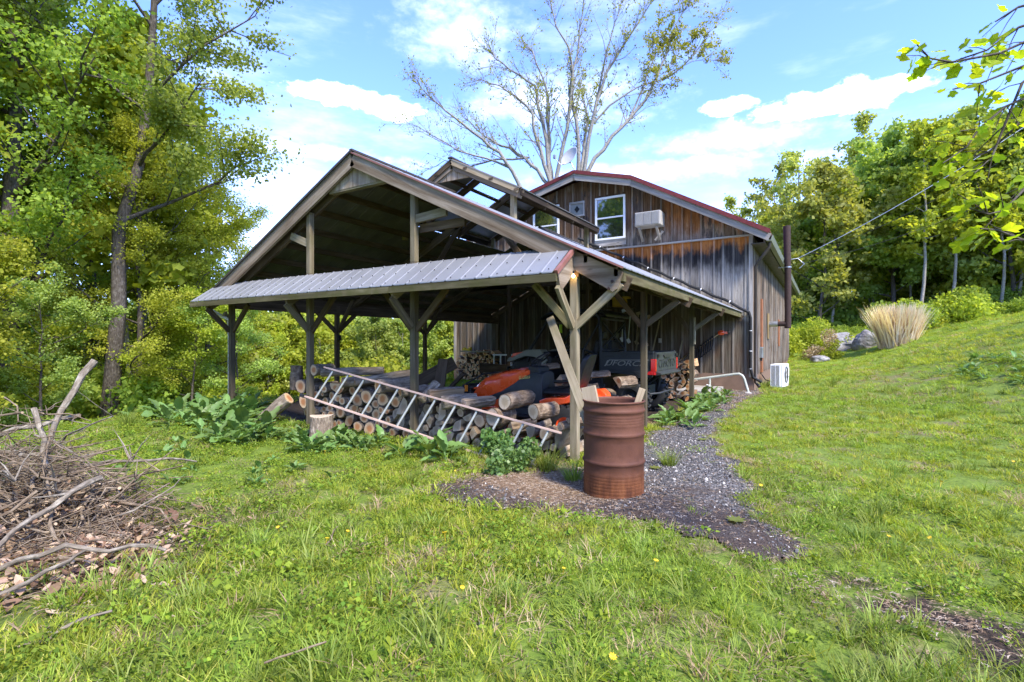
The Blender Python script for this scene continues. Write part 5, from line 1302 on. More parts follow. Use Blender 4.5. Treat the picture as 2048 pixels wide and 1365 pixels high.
# white PVC pipe
M_pvc = plain('pvc_grey_white', (.40, .42, .36), .5, 0, .12)
pv_ = thing('pvc_pipe', 'white plastic pipe bending down into the ground at the barn corner', 'pipe', (.1, 9.05, .1))
q = MB(); q.tube([(-1.2, .0, .22), (.42, 0, .50), (.52, 0, .51), (.60, 0, .46), (.64, 0, .38), (.76, -.05, -.02)], .035, 10); q.build('pipe_run', M_pvc, pv_)
q = MB(); q.tube([(-.22, 0, .39), (-.22, 0, .12)], .03, 8); q.tube([(-.22, 0, .16), (-.22, 0, -.02)], .05, 10); q.build('standpipe', M_pvc, pv_); q = MB(); q.tube([(-.22, -.02, .17), (-.30, -.04, .19)], .02, 8); q.build('tap', M_galv, pv_)
q = MB(); q.ellipsoid((0, 0, 0), (.10, .07, .035)); tag(q.build('flat_stone', M_slab, loc=(.85, 8.85, h1(.85, 8.85)+.02)), 'flat pale stone where the white pipe enters the ground', 'stone')
plank('fallen_board', 'short grey board lying in the lawn right of the heat pump', (2.0, 14.5, h1(2.0, 14.5)+.05), (2.5, 13.9, h1(2.5, 13.9)+.05), .12, .03, (0, 0, 1), M_fascia)
# ================================================================== LEAF MATERIALS
def leaf_mat(name, stops, trans=.5, rough=.6, objvar=.3, gloss=.12):
    m = bpy.data.materials.new(name); m.use_nodes = True; T = NT(m.node_tree); T.n.clear()
    out = T.n.new('ShaderNodeOutputMaterial')
    v = T('ShaderNodeAttribute', attribute_name='v').outputs['Fac']; oi = T('ShaderNodeObjectInfo').outputs['Random']
    c = T.ramp(v, stops)
    hs = T('ShaderNodeHueSaturation', i_Color=c, i_Value=T.math('MULTIPLY_ADD', oi, objvar, 1-objvar/2), i_Hue=T.math('MULTIPLY_ADD', oi, .025, .4875))
    b = T('ShaderNodeBsdfPrincipled', i_Base_Color=hs.outputs[0], i_Roughness=rough); b.inputs['Specular IOR Level'].default_value = gloss
    tr = T('ShaderNodeBsdfTranslucent', i_Color=T.mix(1.0, hs.outputs[0], (1.5, 1.45, .6), 'MULTIPLY'))
    mx = T('ShaderNodeMixShader', i_0=trans, i_1=b, i_2=tr); T.l.new(mx.outputs[0], out.inputs[0]); return m
L_green = leaf_mat('leaf_green', [(0, (.11, .19, .035)), (.5, (.20, .30, .055)), (1, (.30, .40, .085))], .5)
L_mid = leaf_mat('leaf_mid', [(0, (.14, .22, .035)), (.5, (.25, .34, .05)), (1, (.36, .45, .08))], .5)
L_yel = leaf_mat('leaf_yellow', [(0, (.20, .25, .03)), (.5, (.34, .39, .045)), (1, (.48, .50, .08))], .5)
L_pale = leaf_mat('leaf_pale', [(0, (.22, .25, .06)), (.5, (.35, .38, .09)), (1, (.48, .49, .16))], .5)
L_soft = leaf_mat('leaf_soft', [(0, (.17, .25, .06)), (.5, (.30, .38, .09)), (1, (.42, .50, .13))])
L_dark = leaf_mat('leaf_dark', [(0, (.025, .055, .014)), (.5, (.05, .10, .024)), (1, (.09, .15, .035))])
L_tulip = leaf_mat('leaf_tulip', [(0, (.17, .27, .02)), (.5, (.28, .38, .022)), (1, (.42, .48, .03))], .6, .4, .4)
L_dock = leaf_mat('leaf_dock', [(0, (.065, .13, .03)), (.5, (.12, .21, .05)), (1, (.19, .29, .085))], .3, .45, .5, .4)
L_grass = leaf_mat('grass_blade', [(0, (.16, .21, .022)), (.45, (.30, .345, .035)), (.8, (.41, .44, .055)), (1, (.54, .47, .15))], .45, .65, .45, .12)
L_tall = leaf_mat('grass_tall', [(0, (.12, .18, .03)), (.5, (.21, .28, .05)), (1, (.33, .38, .10))], .4, .5, .4)
L_clover = leaf_mat('clover', [(0, (.09, .16, .02)), (.5, (.17, .25, .026)), (1, (.28, .34, .035))], .35, .6, .5)
L_dry = leaf_mat('dry_leaf', [(0, (.13, .075, .045)), (.5, (.30, .19, .12)), (1, (.48, .35, .24))], .15, .8, .4)
L_plume = leaf_mat('pampas_straw', [(0, (.42, .31, .20)), (.5, (.66, .54, .40)), (1, (.85, .76, .62))], .35, .8, .2)
L_straw = leaf_mat('straw', [(0, (.22, .15, .08)), (.5, (.42, .31, .18)), (1, (.60, .50, .33))], .25, .8, .3)
M_trunk = bark_mat('trunk_bark', [(.035, .028, .022), (.10, .085, .07), (.20, .18, .155)])
M_trunkg = bark_mat('trunk_grey', [(.12, .11, .09), (.28, .26, .22), (.44, .42, .37)])

def leafmesh(name, C, D, S, lw, N, m, fold=.15, vv=None):
    """rhombic leaves: C centres, D long half axis, S side half axis, N normal for folding"""
    n = len(C); V = np.empty((n, 4, 3), np.float32)
    V[:, 0] = C-D; V[:, 1] = C+S*lw+N*fold; V[:, 2] = C+D; V[:, 3] = C-S*lw+N*fold
    me = bpy.data.meshes.new(name); me.vertices.add(n*4); me.vertices.foreach_set('co', V.ravel())
    me.loops.add(n*4); me.loops.foreach_set('vertex_index', np.arange(n*4, dtype=np.int32)); me.polygons.add(n)
    me.polygons.foreach_set('loop_start', np.arange(0, n*4, 4, dtype=np.int32)); me.polygons.foreach_set('loop_total', np.full(n, 4, np.int32))
    me.update(calc_edges=True)
    a = me.attributes.new('v', 'FLOAT', 'FACE'); a.data.foreach_set('value', (rg.random(n) if vv is None else np.clip(vv, 0, 1)).astype(np.float32))
    me.materials.append(m); return me
def unit(a): return a/np.maximum(np.linalg.norm(a, axis=1, keepdims=True), 1e-6)
def leaves_at(name, P, size, m, up=.8, clump=None):
    n = len(P); N = unit(rg.normal(0, 1, (n, 3))*np.array([1, 1, .6])+np.array([0, 0, up]))
    D = unit(np.cross(N, rg.normal(0, 1, (n, 3)))); S = np.cross(N, D); s = size*rg.uniform(.6, 1.35, n)[:, None]
    return leafmesh(name, P, D*s*.55, S*s*.55, .8, N*s, m, .12, clump)
def grow(seed, H, r0, base, spread, nl=16, ns=7, nt=5, upturn=.5, lean=(0, 0), trunktop=.92, el=(15, 55), shape=None):
    rr = np.random.default_rng(seed); B = []      # (pts, radii, level)
    k = 9; tp = np.zeros((k, 3)); tp[:, 2] = np.linspace(0, H*trunktop, k)
    wob = np.cumsum(rr.normal(0, H*.008, (k, 2)), 0); tp[:, 0] = wob[:, 0]+np.linspace(0, lean[0], k)**1; tp[:, 1] = wob[:, 1]+np.linspace(0, lean[1], k); tp[0, :2] = 0
    tr = r0*(1-np.linspace(0, 1, k)*.85); tr[0] *= 1.3; B.append((tp, tr, 0))
    seg = []
    az = rr.uniform(0, 6.28)
    for i in range(nl):
        t = base+(trunktop-base)*(i+rr.random())/nl
        f = (t/trunktop)*(k-1); a = min(int(f), k-2); p = tp[a]+(tp[a+1]-tp[a])*(f-a)
        az += 2.4+rr.normal(0, .35); u = (t-base)/(1-base)
        sh = (shape(u) if shape else math.sin(math.pi*min(1, .22+u*.75))**.7)
        L = spread*sh*rr.uniform(.75, 1.15); e = R(el[0]+(el[1]-el[0])*u+rr.normal(0, 7))
        d = np.array([math.cos(az)*math.cos(e), math.sin(az)*math.cos(e), math.sin(e)])
        pts = [p]; nn = 6
        for j in range(nn):
            d = d+rr.normal(0, .12, 3)+np.array([0, 0, upturn*.12]); d /= np.linalg.norm(d); pts.append(pts[-1]+d*L/nn)
        pts = np.array(pts); rb = r0*(1-t*.8)*.42; B.append((pts, np.linspace(rb, rb*.15, nn+1), 1))
        for s in range(ns):
            q_ = .22+.78*(s+rr.random())/ns; f = q_*nn; a = min(int(f), nn-1); p2 = pts[a]+(pts[a+1]-pts[a])*(f-a)
            d2 = pts[a+1]-pts[a]; d2 = d2/np.linalg.norm(d2)+rr.normal(0, .75, 3)*np.array([1, 1, .6]); d2 /= np.linalg.norm(d2); L2 = L*.42*rr.uniform(.6, 1.2)*(1.15-q_*.5)
            p3 = [p2]
            for j in range(3): d2 = d2+rr.normal(0, .15, 3)+np.array([0, 0, .08]); d2 /= np.linalg.norm(d2); p3.append(p3[-1]+d2*L2/3)
            p3 = np.array(p3); B.append((p3, np.linspace(rb*.35, rb*.08, 4), 2))
            for w in range(nt):
                q2 = .2+.8*rr.random(); f = q2*3; a = min(int(f), 2); p4 = p3[a]+(p3[a+1]-p3[a])*(f-a)
                d4 = p3[a+1]-p3[a]; d4 = d4/np.linalg.norm(d4)+rr.normal(0, .9, 3)*np.array([1, 1, .5]); d4 /= np.linalg.norm(d4); L4 = L2*.5*rr.uniform(.6, 1.2)
                B.append((np.array([p4, p4+d4*L4]), np.array([rb*.1, rb*.04]), 3)); seg.append((p4, p4+d4*L4))
    return B, np.array(seg)
def fasttube(name, B, m, lv=2, n=5, rmin=.008):
    VV = []; FF = []; LLc = []; o = 0
    for pts, rad, l in B:
        if l > lv: continue
        k = len(pts); rad = np.maximum(rad, rmin); nn = n+3 if l == 0 else n
        d = np.gradient(pts, axis=0); d = unit(d); ref = np.array([0.03, .01, 1.0]) if abs(d[0, 2]) < .9 else np.array([1.0, .02, 0])
        a = unit(np.cross(d, ref)); b_ = np.cross(d, a); th = np.arange(nn)*2*np.pi/nn
        ringv = pts[:, None, :]+(a[:, None, :]*np.cos(th)[None, :, None]+b_[:, None, :]*np.sin(th)[None, :, None])*rad[:, None, None]
        VV.append(ringv.reshape(-1, 3)); i = np.arange(k-1)[:, None]*nn; j = np.arange(nn)[None, :]; j2 = (j+1) % nn
        FF.append(np.stack([i+j, i+j2, i+nn+j2, i+nn+j], -1).reshape(-1, 4)+o); o += k*nn
    V = np.concatenate(VV); F = np.concatenate(FF)
    me = bpy.data.meshes.new(name); me.from_pydata(V.tolist(), [], F.tolist()); me.polygons.foreach_set('use_smooth', [True]*len(F))
    at = me.attributes.new('loc', 'FLOAT_VECTOR', 'POINT'); at.data.foreach_set('vector', V.astype(np.float32).ravel()); me.materials.append(m); return me
def crown(name, seg, n, size, sig, m, up=.8, seed=0, patchy=.0):
    rr = np.random.default_rng(seed+5)
    w = rr.random(len(seg))**(1+patchy*3); w /= w.sum()
    i = rr.choice(len(seg), n, p=w); t = rr.random(n)[:, None]
    P = seg[i, 0]*(1-t)+seg[i, 1]*t+rr.normal(0, sig, (n, 3))*np.array([1, 1, .55])
    hue = rr.random(len(seg))[i]*.6+rr.random(n)*.4
    return leaves_at(name, P, size, m, up, hue)
TP = {}
def tree_proto(key, seed, H, r0, base, spread, nleaf, size, sig, lm, bark=None, lv=2, patchy=0.3, **k):
    B, seg = grow(seed, H, r0, base, spread, **k)
    TP[key] = (fasttube('trunk', B, bark or M_trunk, lv), crown('crown', seg, nleaf, size, sig, lm, .8, seed, patchy))
tree_proto('nearA', 1, 15, .26, .22, 4.6, 62000, .080, .22, L_mid, nl=22, ns=8, nt=6)
tree_proto('nearB', 2, 13, .17, .15, 3.9, 46000, .076, .21, L_yel, nl=20, ns=8, nt=6, el=(8, 50))
tree_proto('nearC', 3, 15.5, .20, .35, 4.2, 40000, .080, .18, L_soft, nl=14, ns=7, nt=6, lean=(2.2, 0), patchy=.6)
tree_proto('sap', 4, 5, .05, .15, 1.9, 15000, .07, .14, L_yel, nl=13, ns=5, nt=4, el=(5, 45))
tree_proto('sap2', 5, 5.5, .06, .1, 2.1, 15000, .072, .15, L_soft, nl=14, ns=5, nt=4, el=(10, 50))
tree_proto('farA', 11, 14, .19, .2, 4.2, 15000, .27, .30, L_soft, nl=20, ns=6, nt=5, lv=1)
tree_proto('farB', 12, 13, .17, .15, 4.4, 15000, .27, .30, L_yel, nl=20, ns=6, nt=5, lv=1)
tree_proto('farC', 13, 15, .18, .3, 4.0, 13000, .27, .28, L_mid, nl=18, ns=6, nt=5, lv=1)
tree_proto('farD', 14, 15, .16, .45, 3.2, 3400, .24, .22, L_pale, M_trunkg, nl=15, ns=6, nt=5, lv=2, patchy=.7)
tree_proto('farE', 15, 12, .15, .1, 4.6, 15000, .25, .30, L_pale, nl=20, ns=6, nt=5, lv=1)
tree_proto('pole', 16, 13, .11, .35, 2.4, 5000, .22, .25, L_yel, M_trunkg, nl=14, ns=5, nt=4, lv=1)
def bushmesh(name, n, rxyz, size, m, seed, lobes=9):
    rr = np.random.default_rng(seed); c = rr.normal(0, .45, (lobes, 3))*np.array(rxyz); c[:, 2] = np.abs(c[:, 2])*.9+rxyz[2]*.25
    i = rr.integers(0, lobes, n); d = unit(rr.normal(0, 1, (n, 3))); rad = rr.random(n)[:, None]**.45
    P = c[i]+d*rad*np.array(rxyz)*.48; P = P[P[:, 2] > -.05]
    return leaves_at(name, P, size, m, .5)
def plant_tree(key, x, y, label, group=None, s=1.0, rz_=None, sz=None, cat='tree', dz=-.1):
    tm, cm_ = TP[key]; t = thing({'sap': 'young_tree', 'sap2': 'young_tree'}.get(key, 'tree'), label, cat, (x, y, h1(x, y)+dz), rnd.uniform(0, 6.28) if rz_ is None else rz_, group)
    t.scale = (s, s, sz or s)
    link('trunk', tm, t); link('crown', cm_, t); return t
# --- near trees at the left
for key, x, y, s, rz_, lb in (
    ('nearA', -14.3, -1.56, 1.02, .4, 'big dense green tree above the brush pile on the left'),
    ('nearC', -13.3, .22, 1.02, .35, 'tall thin crowned tree with a dark trunk spreading above the left trees'),
    ('nearB', -14.5, 1.65, .78, 2.0, 'yellow green leafed tree just left of the carport skirt roof'),
    ('nearB', -12.7, .75, .60, 4.0, 'smaller yellow green tree in front of the big dark trunk'),
    ('nearA', -16.9, -3.2, 1.1, 3.3, 'tall green tree filling the left edge of the picture'),
    ('nearA', -18.0, 1.3, .95, 1.3, 'green tree filling the wood behind the dark trunk'),
    ('nearC', -18.4, .4, 1.0, 4.2, 'green tree rising behind the left edge trees'),
    ('nearA', -16.6, -4.6, 1.15, 5.3, 'tall green tree whose crown leaves the picture at the top left'),
    ('nearB', -14.2, 3.1, .60, .9, 'leafy light green tree left of the far carport post'),
    ('farA', -21.5, 6.5, .60, 1.2, 'rounded green tree beyond the far left carport post')):
    plant_tree(key, x, y, lb, None, s, rz_)
for key, x, y, s, lb in (('sap', -9.9, -3.3, .75, 'small yellow green sapling low at the left edge by the poles'), ('sap2', -11.2, -1.7, .6, 'bushy green sapling behind the leaning branch'),
    ('sap', -12.0, 1.6, .7, 'small sapling with flat yellow sprays left of the carport'), ('sap2', -11.6, 2.6, .68, 'dark green sapling nearest the far left post'), ('sap', -12.4, -2.6, .95, 'taller yellow sapling at the left edge of the lawn'), ('sap2', -10.4, -4.3, .85, 'green sapling cut off by the left edge')):
    plant_tree(key, x, y, lb, 'saplings along the left edge of the lawn', s)
for i, (x, y) in enumerate(((-13.9, .95), (-14.3, 1.2), (-18.5, 3.8), (-13.9, -3.2), (-17.0, -3.3))):
    plant_tree('pole', x, y, ['slender grey trunk just right of the big dark trunk', 'second slender trunk right of the big dark trunk', 'slender trunk in the wood left of the far post', 'slender trunk behind the brush pile', 'slender trunk at the far left edge'][i], 'slender trunks among the left trees', .9)
KD = {'farA': 'rounded mid green', 'farB': 'bright yellow green', 'farC': 'deep green', 'farD': 'sparse pale', 'farE': 'pale green', 'pole': 'slender grey stemmed'}
def VZ(p): return 'left of the farthest post' if p < 466 else 'behind the gap left of the third post' if p < 619 else 'between second and third posts' if p < 828 else 'beside the barn wall'
# --- wood in the valley seen through the carport
VAL = []
rr = random.Random(21)
for i in range(46):
    az = R(rr.uniform(112, 172)); dd = rr.uniform(22, 60); x, y = 2.5+math.cos(az)*dd, -5.6+math.sin(az)*dd
    if y < 4 or x > -17 + max(0, (y-26))*.25: continue
    VAL.append((x, y, dd))
for i in range(34):
    az = R(123+i*1.45+rr.uniform(-.5, .5)); dd = rr.choice((27, 34, 42))+rr.uniform(-2, 2); VAL.append((2.5+math.cos(az)*dd, -5.6+math.sin(az)*dd, dd))
for i, (x, y, dd) in enumerate(VAL):
    px_z = 1024+1020*((x-2.545)*.8525+(y+5.59)*.5226)/(-(x-2.545)*.5226+(y+5.59)*.8525); gz_ = h1(x, y); top_ = 1.6+dd*.045; key = rr.choice(['farB', 'farB', 'farE', 'farA', 'pole', 'farB']); Hk = {'farA': 14, 'farB': 13, 'farE': 12, 'pole': 13}[key]
    s = max(.35, (top_-gz_)/Hk); plant_tree(key, x, y, '%s tree, %s valley wood, %s' % (KD[key], 'near' if dd < 32 else 'far' if dd > 44 else 'middle', VZ(px_z)), 'trees of the valley wood beyond the carport', min(1.0, s))
TP['bushY'] = (None, bushmesh('foliage', 7000, (2.2, 2.2, 1.9), .16, L_yel, 31)); TP['bushG'] = (None, bushmesh('foliage', 7000, (2.3, 2.3, 1.8), .16, L_mid, 32)); TP['bushP'] = (None, bushmesh('foliage', 5200, (2.2, 2.2, 1.7), .14, L_pale, 33))
KB = {'bushY': 'bright yellow green', 'bushG': 'mid green', 'bushP': 'pale green'}
def bush(key, x, y, label, group=None, s=1.0, sz=None, dz=-.1):
    o = link('bush', TP[key][1], None, (x, y, h1(x, y)+dz), (0, 0, rnd.uniform(0, 6.28))); o.scale = (s, s, sz or s); return tag(o, label, 'bush', group)
for i in range(60):
    az = R(rr.uniform(112, 174)); dd = rr.uniform(17, 40); x, y = 2.5+math.cos(az)*dd, -5.6+math.sin(az)*dd
    if x > -13 or y < 3.2 or (y > 9 and x > -12): continue
    ky = rr.choice(['bushY', 'bushY', 'bushG', 'bushP']); bush(ky, x, y, '%s bush on the %s slope beyond the carport' % (KB[ky], 'near' if dd < 25 else 'far'), 'undergrowth bushes below the carport', rr.uniform(.7, 1.25), None, -.3)
for i in range(46):
    x, y = rr.uniform(-22, -12.4), rr.uniform(-6.5, 4.0)
    ky = rr.choice(['bushY', 'bushG', 'bushG']); bush(ky, x, y, '%s low bush under the left trees, %s' % (KB[ky], 'by the brush pile' if y < -2.5 else 'by the big dark trunk' if y < .8 else 'toward the far left post'), 'low bushes under the left trees', rr.uniform(.45, 1.0), None, -.2)
# --- wooded hillside right of the barn
RT = []
def rt(px, k, key, s, dz=0): 
    u = (px-1024)/1020; RT.append((2.545+k*(-.5226+u*.8525), -5.59+k*(.8525+u*.5226), key, s))
for px, k, key, s in ((1640, 36, 'farE', .98), (1700, 40, 'farB', 1.0), (1790, 36, 'farA', 1.0), (1860, 38, 'farC', .98), (1940, 34, 'farA', .98), (2020, 32, 'farB', .92), (2110, 30, 'farC', .95), (2200, 30, 'farA', 1),
    (1575, 44, 'farB', .92), (1600, 50, 'farD', 1.2), (1545, 56, 'farD', 1.22), (1480, 60, 'farD', 1.12), (1430, 62, 'farB', 1.0), (1380, 66, 'farC', 1.12), (1515, 50, 'farE', .95), (1660, 54, 'farA', .98), (1735, 50, 'farD', 1.28), (1830, 52, 'farD', 1.15), (1900, 50, 'farC', 1.05), (1980, 46, 'farE', 1.05), (2070, 44, 'farA', 1.1), (2170, 42, 'farD', 1.1),
    (1565, 70, 'farC', .95), (1640, 72, 'farD', 1.15), (1720, 70, 'farA', 1.0), (1800, 70, 'farE', 1.05), (1880, 68, 'farA', 1.0), (1960, 62, 'farC', 1.1), (2040, 60, 'farD', 1.2), (2140, 58, 'farA', 1.1), (1610, 40, 'farA', .72), (1755, 44, 'farC', .95), (1995, 36, 'farC', .85), (1900, 42, 'farB', .9), (2060, 37, 'farE', .95)): rt(px, k, key, s)
def HZ(x, y, key):
    k = -(x-2.545)*.5226+(y+5.59)*.8525; p = 1024+1020*((x-2.545)*.8525+(y+5.59)*.5226)/k
    return '%s tree, %s row of the hillside wood, %s' % (KD[key], 'front' if k < 41 else 'middle' if k < 57 else 'back', 'above the barn eave' if p < 1600 else 'behind the boulders' if p < 1770 else 'behind the dry grass clump' if p < 1950 else 'at the right edge')
special = {0: 'pale yellow tree with a dark forked trunk nearest the stovepipe', 1: 'broad yellow green tree just left of the rounded green tree on the hillside', 2: 'rounded bright green tree behind the dry ornamental grass', 16: 'tall thin sparse tree standing above the hillside wood', 8: 'small yellow tree right behind the barn eave'}
for i, (x, y, key, s) in enumerate(RT):
    plant_tree(key, x, y, special.get(i) or HZ(x, y, key), None if i in special else 'trees of the hillside wood right of the barn', s, dz=-.3)
for i in range(30):
    px = rr.uniform(1590, 2180); k = rr.uniform(29.5, 36); u = (px-1024)/1020; x, y = 2.545+k*(-.5226+u*.8525), -5.59+k*(.8525+u*.5226)
    ky = rr.choice(['bushY', 'bushG', 'bushG', 'bushP']); bush(ky, x, y, '%s bush at the foot of the hillside wood, %s' % (KB[ky], 'near the boulders' if px < 1790 else 'right of the dry grass'), 'undergrowth at the foot of the hillside wood', rr.uniform(.5, 1.1), None, -.3)
for i in range(48):
    px = rr.uniform(1560, 2200); k = rr.uniform(37, 62); u = (px-1024)/1020; x, y = 2.545+k*(-.5226+u*.8525), -5.59+k*(.8525+u*.5226)
    ky = rr.choice(['bushY', 'bushG', 'bushG', 'bushP']); bush(ky, x, y, '%s tall shrub between trunks of the hillside wood, %s' % (KB[ky], 'near the stovepipe' if px < 1760 else 'behind the dry grass' if px < 1930 else 'at the right edge'), 'understory shrubs of the hillside wood', rr.uniform(1.2, 2.0), None, -.4)
for i in range(26):
    px = rr.uniform(1600, 2180); k = rr.uniform(31, 45); u = (px-1024)/1020; x, y = 2.545+k*(-.5226+u*.8525), -5.59+k*(.8525+u*.5226)
    plant_tree('pole', x, y, 'thin grey trunk in the hillside wood', 'thin trunks of the hillside wood', rr.uniform(.75, 1.05))
# trees on the slope behind the viewer, mirrored in the gable windows
for i, (x, y) in enumerate(((-6, -30), (-1, -33), (4, -30), (9, -33), (-12, -28), (0, -40), (14, -32), (6, -39), (-16, -32))):
    plant_tree(('farC', 'farA', 'farB')[i % 3], x, y, 'green tree behind the viewer, seen as a reflection in the gable windows', 'trees reflected in the gable windows', 1.7)

# --- the big half bare tree behind the barn: limbs in metres (sideways, up), given depth of their own
LIMBS = [[(-1.1, 12.9), (-1.9, 14.1), (-2.8, 15.1), (-3.9, 15.9), (-5.1, 16.5), (-6.3, 17.5), (-7.0, 18.2)],
[(-3.1, 12.6), (-3.7, 13.8), (-4.6, 15.1), (-5.8, 16.0), (-7.2, 17.0), (-8.3, 17.8), (-9.3, 18.6), (-10.1, 19.4)],
[(-1.0, 12.9), (-1.5, 14.2), (-2.0, 15.8), (-2.3, 17.5), (-3.2, 18.4), (-4.6, 19.2), (-5.8, 19.6)],
[(-1.0, 12.9), (-1.3, 16.0), (-1.9, 18.4), (-2.1, 19.9), (-3.2, 20.6), (-4.5, 21.6), (-5.1, 22.0)],
[(-.9, 13.0), (-1.1, 14.8), (-1.2, 17.8), (-1.1, 19.6), (-1.5, 21.4), (-2.2, 23.3), (-2.7, 24.2)],
[(-.7, 13.0), (-.2, 15.4), (.2, 17.8), (.4, 20.2), (.1, 21.7), (-.8, 22.8), (-1.3, 24.5)],
[(.9, 13.6), (.9, 15.4), (.7, 17.2), (.2, 18.9), (.4, 20.4), (.8, 22.0), (1.0, 23.9), (.9, 25.7)],
[(1.2, 13.6), (1.5, 16.0), (1.9, 18.2), (1.6, 20.2), (1.5, 21.4)],
[(1.3, 13.6), (1.6, 16.0), (2.1, 18.4), (2.7, 20.2), (3.7, 21.7), (4.8, 23.3), (5.7, 24.7)],
[(1.5, 13.6), (2.1, 14.8), (3.3, 16.3), (4.5, 17.5), (5.7, 18.9), (6.5, 20.5), (7.1, 22.0), (7.4, 23.3), (8.2, 24.9)],
[(4.5, 17.5), (5.0, 18.6), (5.7, 20.5), (6.2, 21.7), (6.5, 23.3)], [(2.0, 17.2), (3.1, 18.4), (4.3, 19.2), (5.7, 19.9), (7.4, 20.7), (8.8, 21.3), (10.2, 21.4)],
[(6.8, 20.2), (8.2, 21.1), (9.4, 22.5), (10.3, 23.9)], [(2.1, 18.4), (2.8, 22.0), (3.2, 23.3), (3.7, 24.9)],
[(-3.9, 14.1), (-5.6, 14.8), (-7.2, 15.2), (-8.1, 15.7), (-9.3, 16.3), (-10.5, 17.0), (-11.1, 17.3)], [(-2.5, 15.1), (-4.9, 15.1), (-6.9, 14.7), (-8.7, 15.2), (-9.9, 14.8)]]
def big_tree():
    rr = np.random.default_rng(77); B = []; seg = []; segr = []
    roots = {0: (-1.0, 9), 1: (-1.2, 9), 2: (-1, 9), 3: (-1, 9), 4: (-1, 9), 5: (-.9, 9), 6: (.9, 9), 7: (1, 9), 8: (1.1, 9), 9: (1.2, 9)}
    for x0 in (-1.0, 1.05): B.append((np.array([[x0*.55, 0, 0], [x0*.8, 0, 5], [x0*.98, 0, 9.3], [x0*1.05, 0, 13.3]]), np.array([.55, .42, .33, .2]), 0))
    for li, L in enumerate(LIMBS):
        P = [np.array([x, 0, z]) for x, z in L]
        if li in roots: P = [np.array([roots[li][0], 0, roots[li][1]])]+P
        P = np.array(P, float); k = len(P); dep = rr.uniform(-3.5, 3.5) if li not in (10, 12) else dep; s0 = 0 if li in roots else .4
        P[:, 1] += dep*np.linspace(s0, 1, k)**1.2+rr.normal(0, .12, k)*np.linspace(0, 1, k)
        rb = (.18 if li in roots else .085); rad = rb*(1-np.linspace(0, 1, k)*.85)
        # smooth by midpoint insertion
        Q = [P[0]]; rq = [rad[0]]
        for a in range(k-1):
            mid = (P[a]+P[a+1])/2+rr.normal(0, .06, 3); Q += [mid, P[a+1]]; rq += [(rad[a]+rad[a+1])/2, rad[a+1]]
        P, rad = np.array(Q), np.array(rq); k = len(P); B.append((P, rad, 1))
        Ltot = np.linalg.norm(np.diff(P, axis=0), axis=1).sum()
        for s in range(int(4+Ltot*1.9)):
            q_ = rr.uniform(.28, 1) if rr.random() < .8 else 1.0; f = min(q_*(k-1), k-1.001); a = int(f); p = P[a]+(P[a+1]-P[a])*(f-a)
            d = P[a+1]-P[a]; d = d/np.linalg.norm(d)+rr.normal(0, .42, 3); d /= np.linalg.norm(d); L2 = rr.uniform(1.0, 3.0)*(1.25-q_*.6); r2 = max(.012, rad[a]*.42)
            pts = [p]
            for j in range(4): d = d+rr.normal(0, .10, 3)+np.array([0, 0, .09]); d /= np.linalg.norm(d); pts.append(pts[-1]+d*L2/4)
            pts = np.array(pts); B.append((pts, np.linspace(r2, .007, 5), 2))
            for w in range(6):
                f = rr.uniform(.8, 4); a2 = min(int(f), 3); p4 = pts[a2]+(pts[a2+1]-pts[a2])*(f-a2); d4 = pts[a2+1]-pts[a2]; d4 = d4/np.linalg.norm(d4)+rr.normal(0, .55, 3); d4 /= np.linalg.norm(d4)
                L4 = rr.uniform(.35, 1.1); mid = p4+d4*L4*.5; e_ = mid+(d4+rr.normal(0, .25, 3))*L4*.5
                B.append((np.array([p4, mid, e_]), np.array([.009, .006, .004]), 3)); seg.append((mid, e_)); segr.append(li)
    seg = np.array(seg); tm = fasttube('trunk', B, M_trunkg, 3, 5, .0055)
    mid = seg.mean(1); w = .25+np.exp(-((mid[:, 0]-8.0)/2.6)**2-((mid[:, 2]-22.3)/2.5)**2)*3.2+np.exp(-((mid[:, 0]-2.2)/1.3)**2-((mid[:, 2]-19.0)/2.0)**2)*1.4+np.exp(-((mid[:, 0]+1.6)/1.5)**2-((mid[:, 2]-19.5)/1.5)**2)*.7
    i = rr.choice(len(seg), 12500, p=w/w.sum()); t = rr.random(12500)[:, None]; P = seg[i, 0]*(1-t)+seg[i, 1]*t+rr.normal(0, .09, (12500, 3))
    cm_ = leaves_at('crown', P, .125, leaf_mat('leaf_olive', [(0, (.18, .20, .03)), (.5, (.32, .34, .05)), (1, (.46, .45, .09))], .5), .4)
    x, y = -13.08, 27.06
    t = thing('bare_tree', 'big wide half bare tree with fanning grey limbs rising behind the barn', 'tree', (x, y, -.3), R(31.5)); link('trunk', tm, t); link('crown', cm_, t)
big_tree()
# ================================================================== TULIP TREE BRANCH overhead right
def tulip_leaf(k):
    rr = random.Random(90+k)
    o = [(0, 0), (.22, .10), (.48, .20), (.50, .42), (.34, .50), (.42, .74), (.26, .90), (.06, .80)]
    pts = o+[(-x, y) for x, y in o[::-1] if x > .01]
    V = [Vector((0, .45, -.03))]+[Vector((x*rr.uniform(.85, 1.1), y*rr.uniform(.92, 1.06), .10*abs(x)+rr.uniform(-.05, .05)-.12*(y-.4)**2)) for x, y in pts]
    n = len(pts); q = MB(); q.add(V, [(0, 1+i, 1+(i+1) % n) for i in range(n)], None, 0, False)
    q.tube([(0, -.45, .10), (0, -.2, .02), (0, 0, 0)], .012, 3, cap=False, mi=0)
    me = q.mesh('leaf', [L_tulip]); a = me.attributes.new('v', 'FLOAT', 'FACE'); a.data.foreach_set('value', [rr.uniform(.2, .9)]*len(me.polygons)); return me
TL = [tulip_leaf(k) for k in range(6)]
